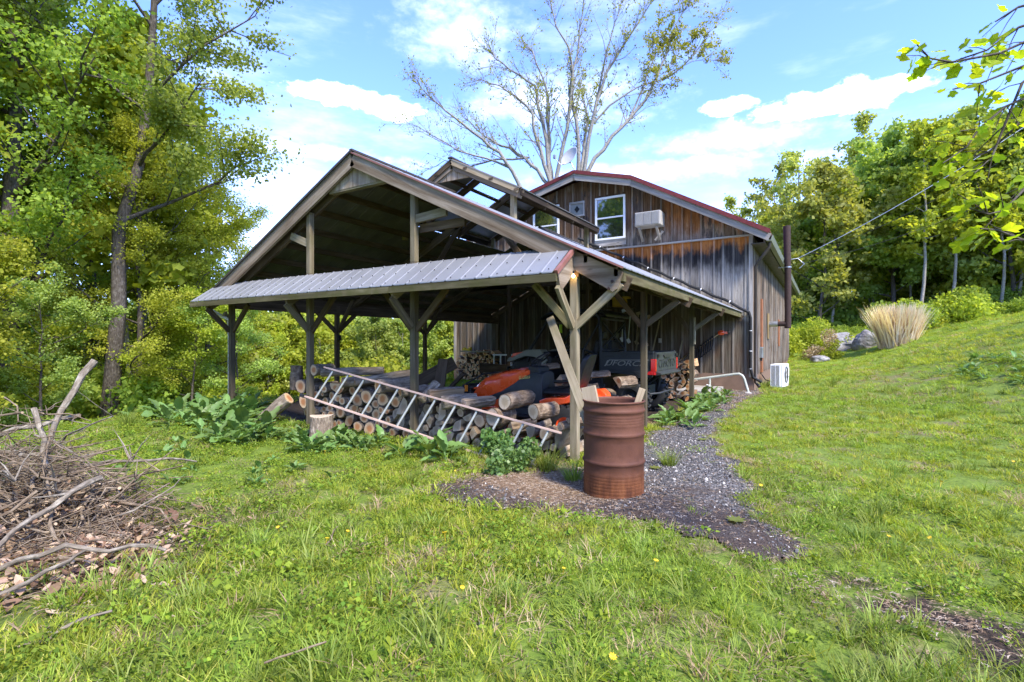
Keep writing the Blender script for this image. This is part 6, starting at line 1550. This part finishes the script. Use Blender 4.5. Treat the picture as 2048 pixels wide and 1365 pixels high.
TW = [[(3.74, -1.81, 3.02), (3.41, -2.01, 2.93), (3.29, -2.09, 2.88), (3.09, -2.21, 2.84), (2.98, -2.27, 2.87), (2.91, -2.32, 2.92)],
[(3.74, -1.81, 2.79), (3.41, -2.01, 2.66), (3.33, -2.06, 2.62), (3.22, -2.13, 2.53), (3.13, -2.18, 2.41), (3.05, -2.23, 2.33)],
[(3.65, -1.86, 3.12), (3.41, -2.01, 3.06), (3.31, -2.07, 2.99), (3.22, -2.13, 2.94)], [(3.7, -1.83, 3.02), (3.41, -2.01, 2.76), (3.31, -2.07, 2.51), (3.25, -2.11, 2.36), (3.18, -2.15, 2.24)],
[(3.74, -1.81, 2.28), (3.41, -2.01, 2.2), (3.29, -2.09, 2.08), (3.22, -2.13, 2.05), (3.12, -2.19, 2.09)], [(3.74, -1.81, 1.85), (3.41, -2.01, 1.92), (3.29, -2.09, 1.95), (3.18, -2.15, 1.97)],
[(3.65, -1.86, 2.92), (3.41, -2.01, 2.84), (3.22, -2.13, 2.76), (3.12, -2.19, 2.73)], [(3.65, -1.86, 3.2), (3.41, -2.01, 3.15), (3.33, -2.06, 3.12)], [(3.63, -1.87, 2.53), (3.41, -2.01, 2.53), (3.29, -2.09, 2.41), (3.16, -2.17, 2.38)]]
br = thing('tulip_branch', 'overhanging branch with large bright yellow green lobed leaves at the upper right', 'branch', (3.9, -1.7, 2.6))
bo = -Vector(br.location); rr = random.Random(14); nleaf = 0
q = MB(); q.tube([(4.1, -1.55, 1.2), (3.85, -1.75, 1.9), (3.78, -1.78, 2.5), (3.74, -1.80, 3.0), (3.68, -1.85, 3.5)], [.02, .018, .015, .012, .01], 8); o = q.build('limb', M_trunk, br); o.location = bo
for ti, tw in enumerate(TW):
    # push each twig to its own depth
    dpt = Vector((-.30, .95, 0))*rr.uniform(-.15, .5)
    P = [Vector(p)+dpt*(i/len(tw))+Vector((rr.gauss(0, .012), rr.gauss(0, .02), rr.gauss(0, .012))) for i, p in enumerate(tw)]
    q = MB(); q.tube(P, [.008*(1-i/len(P)*.75) for i in range(len(P))], 6)
    sub = []
    for i in range(1, len(P)-1):
        for _ in range(2):
            a = P[i]; d = (P[i+1]-P[i]).normalized()+Vector((rr.gauss(0, .5), rr.gauss(0, .5), rr.gauss(0, .5))); L = rr.uniform(.08, .22); e = a+d.normalized()*L; q.tube([a, (a+e)/2+Vector((0, 0, .008)), e], [.003, .0024, .0016], 4); sub.append((a, e))
    o = q.build('twig', M_trunk, br); o.location = bo
    sub.append((P[-2], P[-1]))
    for (a, e) in sub:
        for _ in range(3):
            if nleaf >= 290: break
            t = rr.uniform(.45, 1.1); p = a.lerp(e, t); sc = rr.uniform(.04, .085) if ti in (0, 1, 2, 3, 6, 7, 8) else rr.uniform(.06, .11)
            d = Vector((rr.gauss(-.3, .6), rr.gauss(0, .6), rr.gauss(-.35, .45))).normalized(); nrm = Vector((rr.gauss(0, .5), rr.gauss(-.3, .5), rr.gauss(.8, .4)))
            x = d.cross(nrm).normalized(); nrm = x.cross(d); mtx = Matrix((x, d, nrm)).transposed().to_4x4()
            o = link('leaf', rr.choice(TL), br); o.matrix_local = Matrix.Translation(p+d*sc*.45+bo) @ mtx @ Matrix.Scale(sc, 4); nleaf += 1

# ================================================================== BIG LEAVED WEEDS (burdock / dock)
def dock_leaf(k):
    rr = random.Random(60+k); nx_, ny_ = 6, 9; q = MB(); V = []; wv = rr.uniform(0, 6); curl = rr.uniform(.15, .55); narrow = (1, .8, .62)[k % 3]
    for j in range(ny_+1):
        t = j/ny_; w = narrow*.42*(math.sin(math.pi*min(1, t*.92+.06))**.55)*(1-.45*t)
        if j == ny_: w = .02
        for i in range(nx_+1):
            s = i/nx_*2-1; ww = w*(1+.10*math.sin(j*2.1+wv+(1 if s > 0 else 2.2)))
            V.append(Vector((s*ww, t, .13*abs(s)**1.3*w*3+.045*abs(s)*math.sin(j*2.3+wv+3*s)-curl*t*t)))
    F = [(j*(nx_+1)+i, j*(nx_+1)+i+1, (j+1)*(nx_+1)+i+1, (j+1)*(nx_+1)+i) for j in range(ny_) for i in range(nx_)]
    q.add(V, F, None, 0, True); q.bar((0, -.5, -.12), (0, .0, 0), .04, .03); q.bar((0, 0, -.005), (0, .75, -curl*.56-.012), .018, .014)
    me = q.mesh('leaf', [L_dock]); a = me.attributes.new('v', 'FLOAT', 'FACE'); a.data.foreach_set('value', [rr.uniform(.3, .8)]*(len(F))+[.95]*(len(me.polygons)-len(F))); return me
DL = [dock_leaf(k) for k in range(6)]
def dock_plant(seed, n, spread_el=(15, 65), size=.3):
    rr = random.Random(seed); out = []
    az = rr.uniform(0, 6)
    for i in range(n):
        az += 2.4+rr.gauss(0, .3); e = R(spread_el[0]+(spread_el[1]-spread_el[0])*(i/n)+rr.gauss(0, 6)); s = size*rr.uniform(.7, 1.2)
        m_ = Matrix.Rotation(az, 4, 'Z') @ Matrix.Rotation(e, 4, 'X') @ Matrix.Rotation(rr.gauss(0, .25), 4, 'Y') @ Matrix.Translation((0, s*.5, .05*s)) @ Matrix.Scale(s, 4)
        out.append((rr.choice(DL), m_))
    return out
DP = [dock_plant(200+i, (9, 7, 8, 6)[i], size=.235) for i in range(4)]
def dock(x, y, s, label, group, k=None, nm='burdock_plant'):
    t = thing(nm, label, 'plant', (x, y, h1(x, y)+.0), rnd.uniform(0, 6.28), group); t.scale = (s, s, s)
    for me, m_ in DP[rnd.randrange(4) if k is None else k]: o = link('leaf', me, t); o.matrix_local = m_
rr = random.Random(8)
n = 0
while n < 58:
    x = rr.uniform(-9.0, -3.1); y = rr.uniform(-1.7, .25)
    if x > -6.0 and y > -.45: continue
    if y < -.75-(x+9)*.13-.35: continue
    if abs(x+3.82) < .3 and y < -.3: continue
    sz_ = rr.uniform(.75, 1.45)*(1 if x < -4.6 else .8); dock(x, y, sz_, '%s burdock plant %s, %s' % ('small' if sz_ < .9 else 'medium' if sz_ < 1.2 else 'large', 'by the far left post' if x < -7 else 'left of the firewood stack' if x < -5 else 'around the chopping block', 'nearest the lawn' if y < -.8 else 'toward the posts'), 'burdock plants left of the firewood'); n += 1
for i in range(24): dock(rr.uniform(-4.4, -2.6), rr.uniform(-1.15, -.5), rr.uniform(.5, .8), 'smaller broad leaved weed below the lower ladder rail', 'broad leaved weeds below the ladder')
dock(-1.72, -.62, 1.55, 'large burdock with wavy upright leaves in front of the ladder middle', None, 0); dock(-1.35, -.75, 1.15, 'burdock with leaves spreading right beneath the ladder rungs', None, 1); dock(-2.05, -.8, .9, 'lower burdock at the left foot of the large wavy one', None, 2)
for i in range(26): dock(rr.uniform(.08, .7), rr.uniform(2.9, 8.0), rr.uniform(.55, 1.15), 'leafy weed beside the right hand carport posts', 'weeds beside the right carport posts')
for i in range(26):
    x = rr.uniform(-6.2, -1.6); y = rr.uniform(-3.6, -1.2)
    dock(x, y, rr.uniform(.28, .5), 'small grey green dock plant growing in the left lawn', 'small dock plants in the left lawn', nm='dock_plant')
for i in range(20):
    a, b_ = rr.gauss(5.9, .5), rr.gauss(10.6, .9); dock(a, b_, rr.uniform(.5, .9), 'dark leafy weed in the patch on the right bank', 'weeds in the patch on the right bank', nm='dock_plant')
# small leafy bush in front of the corner end of the stack
def small_bush(x, y, r_, h, n, label, m=L_clover, size=.05, cat='bush'):
    o = link('leafy_bush', bushmesh('foliage', n, (r_, r_, h), size, m, int(abs(x*100)), 7), None, (x, y, h1(x, y))); return tag(o, label, cat)
small_bush(-.55, -.62, .30, .26, 1900, 'small dense green bush before the right foot of the ladder', L_dock, .045)
small_bush(-.85, -.30, .22, .34, 800, 'small leafy plant against the right end of the firewood', L_dock, .05)
small_bush(1.7, 26.8, 1.6, 1.7, 6000, 'bright yellow green shrub right behind the far barn corner', L_yel, .12)
small_bush(2.2, 25.0, .8, .9, 2500, 'small bare pinkish brown shrub before the yellow green shrub', L_straw, .07)
small_bush(2.75, 24.4, .6, .5, 1200, 'low yellow shrub beside the boulder', L_yel, .08)
# boulders
def boulder(x, y, s, label):
    bm = bmesh.new(); bmesh.ops.create_icosphere(bm, subdivisions=4, radius=1)
    for v in bm.verts:
        d = noise.noise(v.co*1.3+Vector((x, y, 0)))*.35+noise.noise(v.co*4+Vector((x, 0, y)))*.09; v.co *= 1+d; v.co = Vector((v.co.x*s[0], v.co.y*s[1], v.co.z*s[2]))
    me = bpy.data.meshes.new('boulder'); bm.to_mesh(me); bm.free(); m, T, b = new_mat('boulder', .9, 0, .2); g = T('ShaderNodeTexCoord').outputs['Object']; n = T.noise(g, 2.5, 8, .7)
    T.put(b.inputs['Base Color'], T.ramp(n, [(.3, (.10, .09, .09)), (.5, (.24, .23, .22)), (.7, (.40, .40, .38))])); bump(T, b, n, .8, .1); me.materials.append(m)
    tag(link('boulder', me, None, (x, y, h1(x, y)+s[2]*.35)), label, 'boulder')
boulder(3.2, 27.9, (1.15, .8, .65), 'long low purple grey boulder left of the dry ornamental grass'); boulder(4.35, 26.6, (.6, .5, .68), 'upright pale grey boulder touching the dry ornamental grass'); boulder(2.35, 24.0, (.4, .3, .2), 'small grey rock at the foot of the bare shrub')
# ================================================================== ORNAMENTAL GRASS
def blades(n, rad, h, w, m, seed, bend=.5, segs=3, flare=.35, vlo=0, vhi=1, hvar=(.55, 1.1)):
    rr = np.random.default_rng(seed); a = rr.uniform(0, 6.28, n); r_ = rad*np.sqrt(rr.random(n)); base = np.stack([r_*np.cos(a), r_*np.sin(a), np.zeros(n)], 1)
    az = a+rr.normal(0, .9, n); H = h*rr.uniform(hvar[0], hvar[1], n); out = flare*rr.uniform(.3, 1.2, n)*(.4+r_/max(rad, 1e-6)*.6); side = np.stack([-np.sin(az), np.cos(az), np.zeros(n)], 1); dr_ = np.stack([np.cos(az), np.sin(az), np.zeros(n)], 1)
    V = []; 
    for k in range(segs+1):
        t = k/segs; c = base+dr_*(H*out*(t+bend*t*t))[:, None]; c[:, 2] += H*(t-.35*bend*t*t*(out*2)); ww = w*(1-t**1.6)*.5+ (w*.06)
        V += [c-side*ww, c+side*ww]
    V = np.stack(V, 1); kk = 2*(segs+1); F = []
    for k in range(segs): F.append(np.stack([np.arange(n)*kk+2*k, np.arange(n)*kk+2*k+1, np.arange(n)*kk+2*k+3, np.arange(n)*kk+2*k+2], 1))
    F = np.stack(F, 1).reshape(-1, 4); me = bpy.data.meshes.new('blades'); me.from_pydata(V.reshape(-1, 3).tolist(), [], F.tolist())
    vv = np.repeat(rr.uniform(vlo, vhi, n), segs); at = me.attributes.new('v', 'FLOAT', 'FACE'); at.data.foreach_set('value', vv.astype(np.float32)); me.materials.append(m); me.polygons.foreach_set('use_smooth', [True]*len(F)); return me
pg = thing('pampas_grass', 'large clump of dry straw coloured ornamental grass on the bank', 'grass clump', (5.47, 24.4, h1(5.47, 24.4)-.22))
link('stems', blades(2600, .75, 2.0, .022, L_plume, 5, .25, 4, .20, 0, .6, (.6, 1.12)), pg)
pl = blades(900, .75, 2.15, .07, L_plume, 6, .5, 4, .30, .6, 1, (.7, 1.12)); link('plumes', pl, pg); pg.scale = (.95, .9, .97)

# ================================================================== LAWN
L_grass2 = leaf_mat('grass_blade_cool', [(0, (.12, .19, .025)), (.5, (.23, .31, .04)), (1, (.34, .41, .07))], .45, .65, .45, .12)
def gp(me): return bpy.data.objects.new('piece', me)
def clover(seed, n=26, rad=.10, m=L_clover, size=.015, h=.045):
    rr = np.random.default_rng(seed); a = rr.uniform(0, 6.28, n); r_ = rad*np.sqrt(rr.random(n)); P = np.stack([r_*np.cos(a), r_*np.sin(a), h*rr.uniform(.4, 1.2, n)], 1); return leaves_at('clover', P, size, m, 1.6)
GP = [gp(blades(40, .09, .068, .0050, L_grass if i < 3 else L_grass2, 100+i, .7, 3, .85)) for i in range(5)]              # 0-4 short turf
GP += [gp(blades(26, .05, .16, .0070, L_tall, 110+i, .9, 4, .55)) for i in range(2)]               # 5-6 longer tufts
GP += [gp(clover(120+i, 60, .11)) for i in range(3)]                                                            # 7-9 clover and small weeds
GP += [gp(blades(22, .08, .07, .0045, L_straw, 130+i, .8, 3, 1.1, 0, .7)) for i in range(2)]          # 10-11 dead thatch
GP += [gp(clover(125, 9, .07, L_clover, .036, .04))]                                                     # 12 broader weeds
N0 = 430000
fx = rg.random(N0); dd = 1.0+31*fx**1.55; aa = R(121.5)+rg.uniform(-R(66), R(66), N0)
X = 2.545+dd*np.cos(aa); Y = -5.59+dd*np.sin(aa)
# keep probability so that the density falls off smoothly with distance
target = np.interp(dd, [0, 3, 5, 8, 12, 18, 32], [190, 170, 120, 75, 42, 26, 12])
den0 = N0/(R(132))*(1/(31*1.55))*(np.maximum((dd-1)/31, 1e-4)**(1/1.55-1))/dd
p = np.clip(target/den0, 0, 1)
bare = vnoise(X, Y, .9, 11)*.6+vnoise(X, Y, 3.3, 12)*.4; p *= np.clip((bare-.14)*5, .55, 1)
path = in_path(X, Y); dirt = in_dirt(X, Y)
cport = (X > -7.1) & (X < -.02) & (Y > .05) & (Y < 9.6); brn = (X > -9.4) & (X < .93) & (Y > 9.5) & (Y < 26)
ej = in_path(X+rg.normal(0, .05, N0), Y+rg.normal(0, .05, N0))
edge = path & ~ej; oute = (~path) & ej
p = np.where(path & ~edge, p*.018, p); p = np.where(dirt, p*.06, p); p = np.where(cport | brn, 0, p)
stra = np.exp(-(((X-.15)/.85)**2+((Y+.9)/.5)**2)); p *= 1-.85*np.clip(stra*1.3, 0, 1)
brush = np.exp(-(((X+2.3)/.95)**2+((Y+4.2)/.52)**2)); p *= 1-.95*np.clip(brush*1.7, 0, 1)
p = np.where((X-.83)**2+(Y+.94)**2 < .3**2, 0, p)
p = np.where(X < -16, 0, p)
k = rg.random(N0) < p; X, Y, dd = X[k], Y[k], dd[k]; n = len(X); Z = hg(X, Y)-.006
lush = vnoise(X, Y, .55, 21); kind = rg.random(n); left = np.clip((-X-.2)/3, 0, 1)*np.clip((Y+4.2)/1.5, 0, 1)
idx = np.where(rg.random(n) < np.clip((vnoise(X, Y, .7, 31)-.35)*3, .1, .9), rg.integers(3, 5, n), rg.integers(0, 3, n))
m_cl = kind < (.10+.50*left+.12*(vnoise(X, Y, 1.2, 22) > .6)); idx = np.where(m_cl, rg.integers(7, 10, n), idx)
m_w = (kind > .955-.05*left); idx = np.where(m_w, 12, idx)
m_dry = (oute[k] & (rg.random(n) < .45)) | (rg.random(n) < .06+.30*(vnoise(X, Y, 1.7, 23) > .68)); idx = np.where(m_dry, rg.integers(10, 12, n), idx)
m_dry = m_dry | (rg.random(n) < .75*np.exp(-((X-3.9)/.7)**2-((Y-12)/1.6)**2)+.75*np.exp(-((X-4.3)/.8)**2-((Y-8.6)/.9)**2)+.5*np.exp(-((X-2.0)/.35)**2-((Y-.6)/.6)**2)); idx = np.where(m_dry, rg.integers(10, 12, n), idx)
m_tall = (rg.random(n) < .03+.20*(vnoise(X, Y, .8, 24) > .74)+.5*((X > 2.6) & (Y < -2.3))*1.0+.25*((X-1.3)**2+(Y-11.5)**2 < 4)); idx = np.where(m_tall, rg.integers(5, 7, n), idx)
s = rg.uniform(.7, 1.25, n)*(.8+.45*lush)*np.interp(dd, [0, 6, 12, 32], [1, 1.0, 1.25, 1.9])
s = np.where((idx >= 7) & (idx < 10), s*1.15, s)
P = np.stack([X, Y, Z], 1)
scatter('grass', GP, P, np.stack([rg.normal(0, .16, n), rg.normal(0, .16, n), rg.uniform(0, 6.28, n)], 1), np.stack([s, s, s*rg.uniform(.8, 1.15, n)*np.interp(dd, [0, 12, 32], [1, .9, .7])], 1), idx, 'short spring lawn grass with clover and small weeds', 'grass')
# distinct tall tufts
def tuft(x, y, s, label, seed):
    o = link('grass_tuft', blades(130, .09, .36, .008, L_tall, seed, .9, 5, .55), None, (x, y, h1(x, y))); o.scale = (s, s, s); tag(o, label, 'grass tuft')
tuft(-.08, -.55, 1.0, 'tall grass tuft at the foot of the corner post left of the drum', 1); tuft(.34, -.80, .8, 'grass tuft touching the left side of the drum', 2); tuft(-.42, -.95, .55, 'small grass tuft below the right ladder foot', 3)
tuft(1.02, .35, .75, 'grass tuft right of the drum beneath the second post', 4); tuft(-1.0, -1.75, .5, 'low grass tuft at the left end of the bare strip', 5); tuft(-6.8, -1.9, 1.0, 'long grass clump on the crest of the left lawn', 6); tuft(-5.6, -3.2, .9, 'long grass clump behind the brush pile', 7)
for i in range(10): tuft(1.25+rr.uniform(-.3, .5), 10.6+i*.55, rr.uniform(.5, .9), 'grass tuft growing along the barn side wall', 300+i); COL.objects[-1]['group'] = 'tufts along the barn side wall'
# yellow flowers
fm = plain('flower_yellow', (.75, .48, .02), .5, 0, .1)
q = MB()
for j in range(9): a = 6.28*j/9; q.add([(0, 0, .004), (math.cos(a-.3)*.016, math.sin(a-.3)*.016, .004), (math.cos(a)*.022, math.sin(a)*.022, .008), (math.cos(a+.3)*.016, math.sin(a+.3)*.016, .004)], [(0, 1, 2, 3)])
q.bar((0, 0, -.07), (0, 0, .003), .002, .002); fme = q.mesh('flower', [fm])
for i in range(46):
    x, y = (rr.uniform(-3.5, 4), rr.uniform(-3.6, -1)) if i < 26 else (rr.uniform(1.5, 5.5), rr.uniform(-2.5, 6))
    if in_path([x], [y])[0]: continue
    o = link('yellow_flower', fme, None, (x, y, h1(x, y)+.075), (rr.gauss(0, .3), rr.gauss(0, .3), rr.uniform(0, 6))); o.scale = (rr.uniform(.5, .9),)*3; tag(o, 'tiny yellow flower in the lawn', 'flower', 'yellow flowers dotted over the lawn')

# ================================================================== BRUSH PILE
M_twig = bark_mat('lichen_branch', [(.08, .055, .035), (.20, .15, .10), (.38, .31, .22)])
M_lich = bark_mat('lichen_grey', [(.09, .07, .05), (.22, .185, .14), (.42, .38, .30)])
BR = [([(-3.8, -3.38, 1.24), (-3.72, -3.57, .96), (-3.63, -3.75, .65), (-3.53, -3.92, .12)], .035, 'thick lichen covered branch leaning up right from the back of the brush pile'),
([(-4.9, -4.3, .36), (-4.35, -3.95, .52), (-4.01, -3.75, .61), (-3.8, -3.5, .70)], .032, 'straight brown pole lying across the top of the brush pile'),
([(-3.14, -4.03, .87), (-2.93, -4.02, .63), (-2.75, -4.03, .36), (-2.58, -4.04, .20), (-2.22, -4.05, .05)], .022, 'pale sawn branch standing in the middle of the brush pile and curving down right'),
([(-2.66, -4.06, .28), (-2.62, -4.2, .15), (-2.50, -4.40, .04)], .022, 'forked pale branch dropping from the standing sawn branch'),
([(-1.66, -4.78, .03), (-1.59, -4.61, .09), (-1.39, -4.48, .17), (-1.29, -4.3, .17), (-1.17, -4.11, .15), (-1.04, -3.97, .10)], .019, 'long lichen spotted branch arching right over the dead leaves'),
([(-3.37, -4.06, .48), (-3.2, -4.1, .25), (-3.0, -4.2, .04)], .04, 'stout mossy branch stub at the left of the brush pile'),
([(-1.3, -4.8, .0), (-1.20, -4.59, .10), (-1.24, -4.39, .14), (-1.29, -4.3, .16)], .015, 'pale branch joining the arching branch from below'),
([(-2.18, -3.91, .05), (-2.07, -3.73, .11), (-2.01, -3.57, .2), (-1.98, -3.44, .3)], .009, 'thin dark twig pointing up right beyond the brush pile'),
([(-.72, -4.92, .01), (-.62, -4.75, .02), (-.60, -4.62, .04), (-.52, -4.45, .07)], .012, 'pale lichen stick at the bottom left corner'),
([(-3.53, -3.92, .59), (-3.09, -3.77, .44), (-2.71, -3.65, .2), (-2.5, -3.6, .05)], .011, 'dark bent branch arching over the right of the brush pile'),
([(-3.6, -4.3, .5), (-3.2, -3.9, .42), (-2.9, -3.6, .46)], .016, 'thin grey pole near the top of the brush pile')]
def crooked(P, rr, amp=.02):
    P = [Vector(p) for p in P]; Q = [P[0]]
    for a, b_ in zip(P, P[1:]): Q += [(a+b_)/2+Vector((rr.gauss(0, amp), rr.gauss(0, amp), rr.gauss(0, amp))), b_]
    return Q
rr = random.Random(33)
for P, r_, lb in BR:
    Q = crooked(P, rr); q = MB(); k = len(Q); q.tube(Q, [r_*(1-.45*i/(k-1)) for i in range(k)], 9, capmi=1)
    o = q.build('branch', [M_lich, M_old], loc=(0, 0, 0)); tag(o, lb, 'branch')
for i in range(16):
    x0, y0 = rr.uniform(-3.9, -2.3), rr.uniform(-4.35, -3.75); a = rr.gauss(.3, 1.2); e_ = rr.uniform(-.1, .75); L = rr.uniform(.6, 1.3); r_ = rr.uniform(.012, .026)
    p = Vector((x0, y0, h1(x0, y0)+rr.uniform(.08, .38))); d = Vector((math.cos(a)*math.cos(e_), math.sin(a)*.5*math.cos(e_), math.sin(e_))); P = [p]
    for k in range(4): d = (d+Vector((rr.gauss(0, .18), rr.gauss(0, .15), rr.gauss(-.12, .12)))).normalized(); P.append(P[-1]+d*L/4)
    P = [Vector((v.x, v.y, max(v.z, h1(v.x, v.y)+.015))) for v in P]; q = MB(); q.tube(crooked(P, rr, .012), [r_*(1-.07*k) for k in range(9)], 8, capmi=1)
    for _ in range(4):
        j = rr.randrange(1, 5); e2 = P[min(j, 4)]+Vector((rr.gauss(0, 1), rr.gauss(0, .8), rr.gauss(.3, .6))).normalized()*rr.uniform(.12, .4); e2.z = max(e2.z, h1(e2.x, e2.y)+.01); pm = P[min(j, 4)].lerp(e2, .5)+Vector((rr.gauss(0, .02), 0, rr.gauss(0, .02))); q.tube([P[min(j, 4)], pm, e2], [r_*.45, r_*.3, r_*.12], 5)
    tag(q.build('branch', [M_lich, M_old]), 'crooked lichen grey branch %s of the brush pile' % ('sticking out of the left side' if x0 < -3.1 else 'tangled in the middle'), 'branch', 'crooked branches of the brush pile')
grp = 'loose sticks of the brush pile'
for i in range(130):
    c = Vector((rr.gauss(-2.85, .62), rr.gauss(-4.12, .34), 0)); c.z = h1(c.x, c.y)+max(.02, .85*math.exp(-((c.x+3.2)/.75)**2)*rr.random()+.03)
    a = rr.uniform(0, 6.28) if rr.random() < .5 else rr.gauss(.7, .5); L = rr.uniform(.3, 1.1); d = Vector((math.cos(a), math.sin(a)*.8, rr.gauss(.12, .28)))*L/2
    r_ = rr.uniform(.006, .016); A, B_ = c-d, c+d; A.z = max(A.z, h1(A.x, A.y)+.01); B_.z = max(B_.z, h1(B_.x, B_.y)+.01)
    Q = crooked([A, c+Vector((rr.gauss(0, .03), rr.gauss(0, .03), rr.gauss(0, .03))), B_], rr, .02); q = MB(); q.tube(Q, [r_*(1-.6*j/(len(Q)-1)) for j in range(len(Q))], 6, capmi=1)
    for _ in range(3):
        j = rr.randrange(1, len(Q)-1); e = Q[j]+Vector((rr.gauss(0, 1), rr.gauss(0, 1), rr.gauss(.3, .6))).normalized()*rr.uniform(.08, .3); e.z = max(e.z, h1(e.x, e.y)+.01); q.tube([Q[j], (Q[j]+e)/2+Vector((rr.gauss(0, .01), 0, rr.gauss(0, .01))), e], [r_*.5, r_*.35, r_*.15], 5)
    tag(q.build('stick', [M_twig, M_old]), '%s grey stick %s of the brush pile, %s' % ('thin' if r_ < .009 else 'medium' if r_ < .013 else 'thick', 'in the back' if c.y > -4.0 else 'in the front', 'left end' if c.x < -2.9 else 'middle' if c.x < -2.1 else 'right end'), 'stick', grp)
q = MB()
for i in range(1000):
    c = Vector((rr.gauss(-2.8, .62), rr.gauss(-4.12, .34), 0)); c.z = h1(c.x, c.y)+.02+.68*math.exp(-((c.x+3.15)/.75)**2-((c.y+4.1)/.6)**2)*rr.random()
    a = rr.uniform(0, 6.28); L = rr.uniform(.15, .7); d = Vector((math.cos(a), math.sin(a), rr.gauss(.1, .3)))*L/2; A, B_ = c-d, c+d; A.z = max(A.z, h1(A.x, A.y)+.01); B_.z = max(B_.z, h1(B_.x, B_.y)+.01)
    q.tube([A, A.lerp(c, .5)+Vector((rr.gauss(0, .025), rr.gauss(0, .025), rr.gauss(0, .02))), c+Vector((rr.gauss(0, .03), rr.gauss(0, .03), rr.gauss(0, .02))), B_], [rr.uniform(.002, .006), .0035, .0025, .001], 4, cap=False)
tag(q.build('fine_twigs', M_twig), 'fine grey twigs filling the brush pile', 'twigs', kind='stuff')
# dead leaves
def dleaf(seed):
    r2 = np.random.default_rng(seed); n = 6; V = []; F = []
    for i in range(n+1):
        t = i/n; w = .24*math.sin(math.pi*min(1, t*.95+.03))+.005; z = .25*t*t*r2.uniform(.4, 1.2)
        V += [(-w, t, z+.10*abs(w)*4*r2.uniform(.3, 1)), (0, t, z), (w, t, z+.10*abs(w)*4*r2.uniform(.3, 1))]
    for i in range(n):
        for j in (0, 1): a = i*3+j; F.append((a, a+1, a+4, a+3))
    me = bpy.data.meshes.new('dead_leaf'); me.from_pydata(V, [], F); at = me.attributes.new('v', 'FLOAT', 'FACE'); at.data.foreach_set('value', np.full(len(F), r2.random(), np.float32)); me.materials.append(L_dry); return gp(me)
DLs = [dleaf(i) for i in range(5)]
n = 2600; X = np.concatenate([rg.normal(-2.55, .6, n-900), rg.normal(-1.62, .30, 900)]); Y = np.concatenate([rg.normal(-4.2, .33, n-900), rg.normal(-4.25, .24, 900)])
s = rg.uniform(.03, .10, n); Z = hg(X, Y)+.01+.03*rg.random(n)+np.where(X < -2.2, .3*np.exp(-((X+2.9)/.8)**2-((Y+4.1)/.5)**2)*rg.random(n), 0)
scatter('dead_leaves', DLs, np.stack([X, Y, Z], 1), np.stack([rg.normal(0, .45, n), rg.normal(0, .45, n), rg.uniform(0, 6.28, n)], 1), np.stack([s, s, s], 1), rg.integers(0, 5, n), 'curled tan dead leaves around the brush pile', 'dead leaves')
# a few fallen twigs in the lawn and pale leaves on the path
for i, (x, y, a, L) in enumerate(((-3.0, -3.0, .6, .35), (-.4, -3.2, 2.2, .3), (.6, -4.2, 1.1, .25))):
    z = h1(x, y)+.07; d = Vector((math.cos(a), math.sin(a), .05))*L/2; q = MB(); q.tube(crooked([Vector((x, y, z))-d, Vector((x, y, z)), Vector((x, y, z))+d], rr, .01), .005, 5); tag(q.build('fallen_twig', M_twig), ['thin fallen twig in the left lawn below the burdock', 'thin twig in the lawn before the bare strip', 'short twig in the front lawn'][i], 'twig')
for i, (x, y) in enumerate(((1.05, 2.1), (.95, .05), (1.95, -1.25))):
    q = MB(); m_ = L_pale
    for j in range(9): a = 6.28*j/9; q.add([(0, 0, 0), (math.cos(a-.35)*.05, math.sin(a-.35)*.05, .008), (math.cos(a)*.085, math.sin(a)*.085, .015), (math.cos(a+.35)*.05, math.sin(a+.35)*.05, .008)], [(0, 1, 2, 3)])
    o = q.build('pale_weed', m_, loc=(x, y, h1(x, y)+.03)); tag(o, ['pale flat weed on the gravel beyond the drum', 'pale leaf on the gravel right of the drum', 'pale leaf on the bare soil at the path end'][i], 'weed')
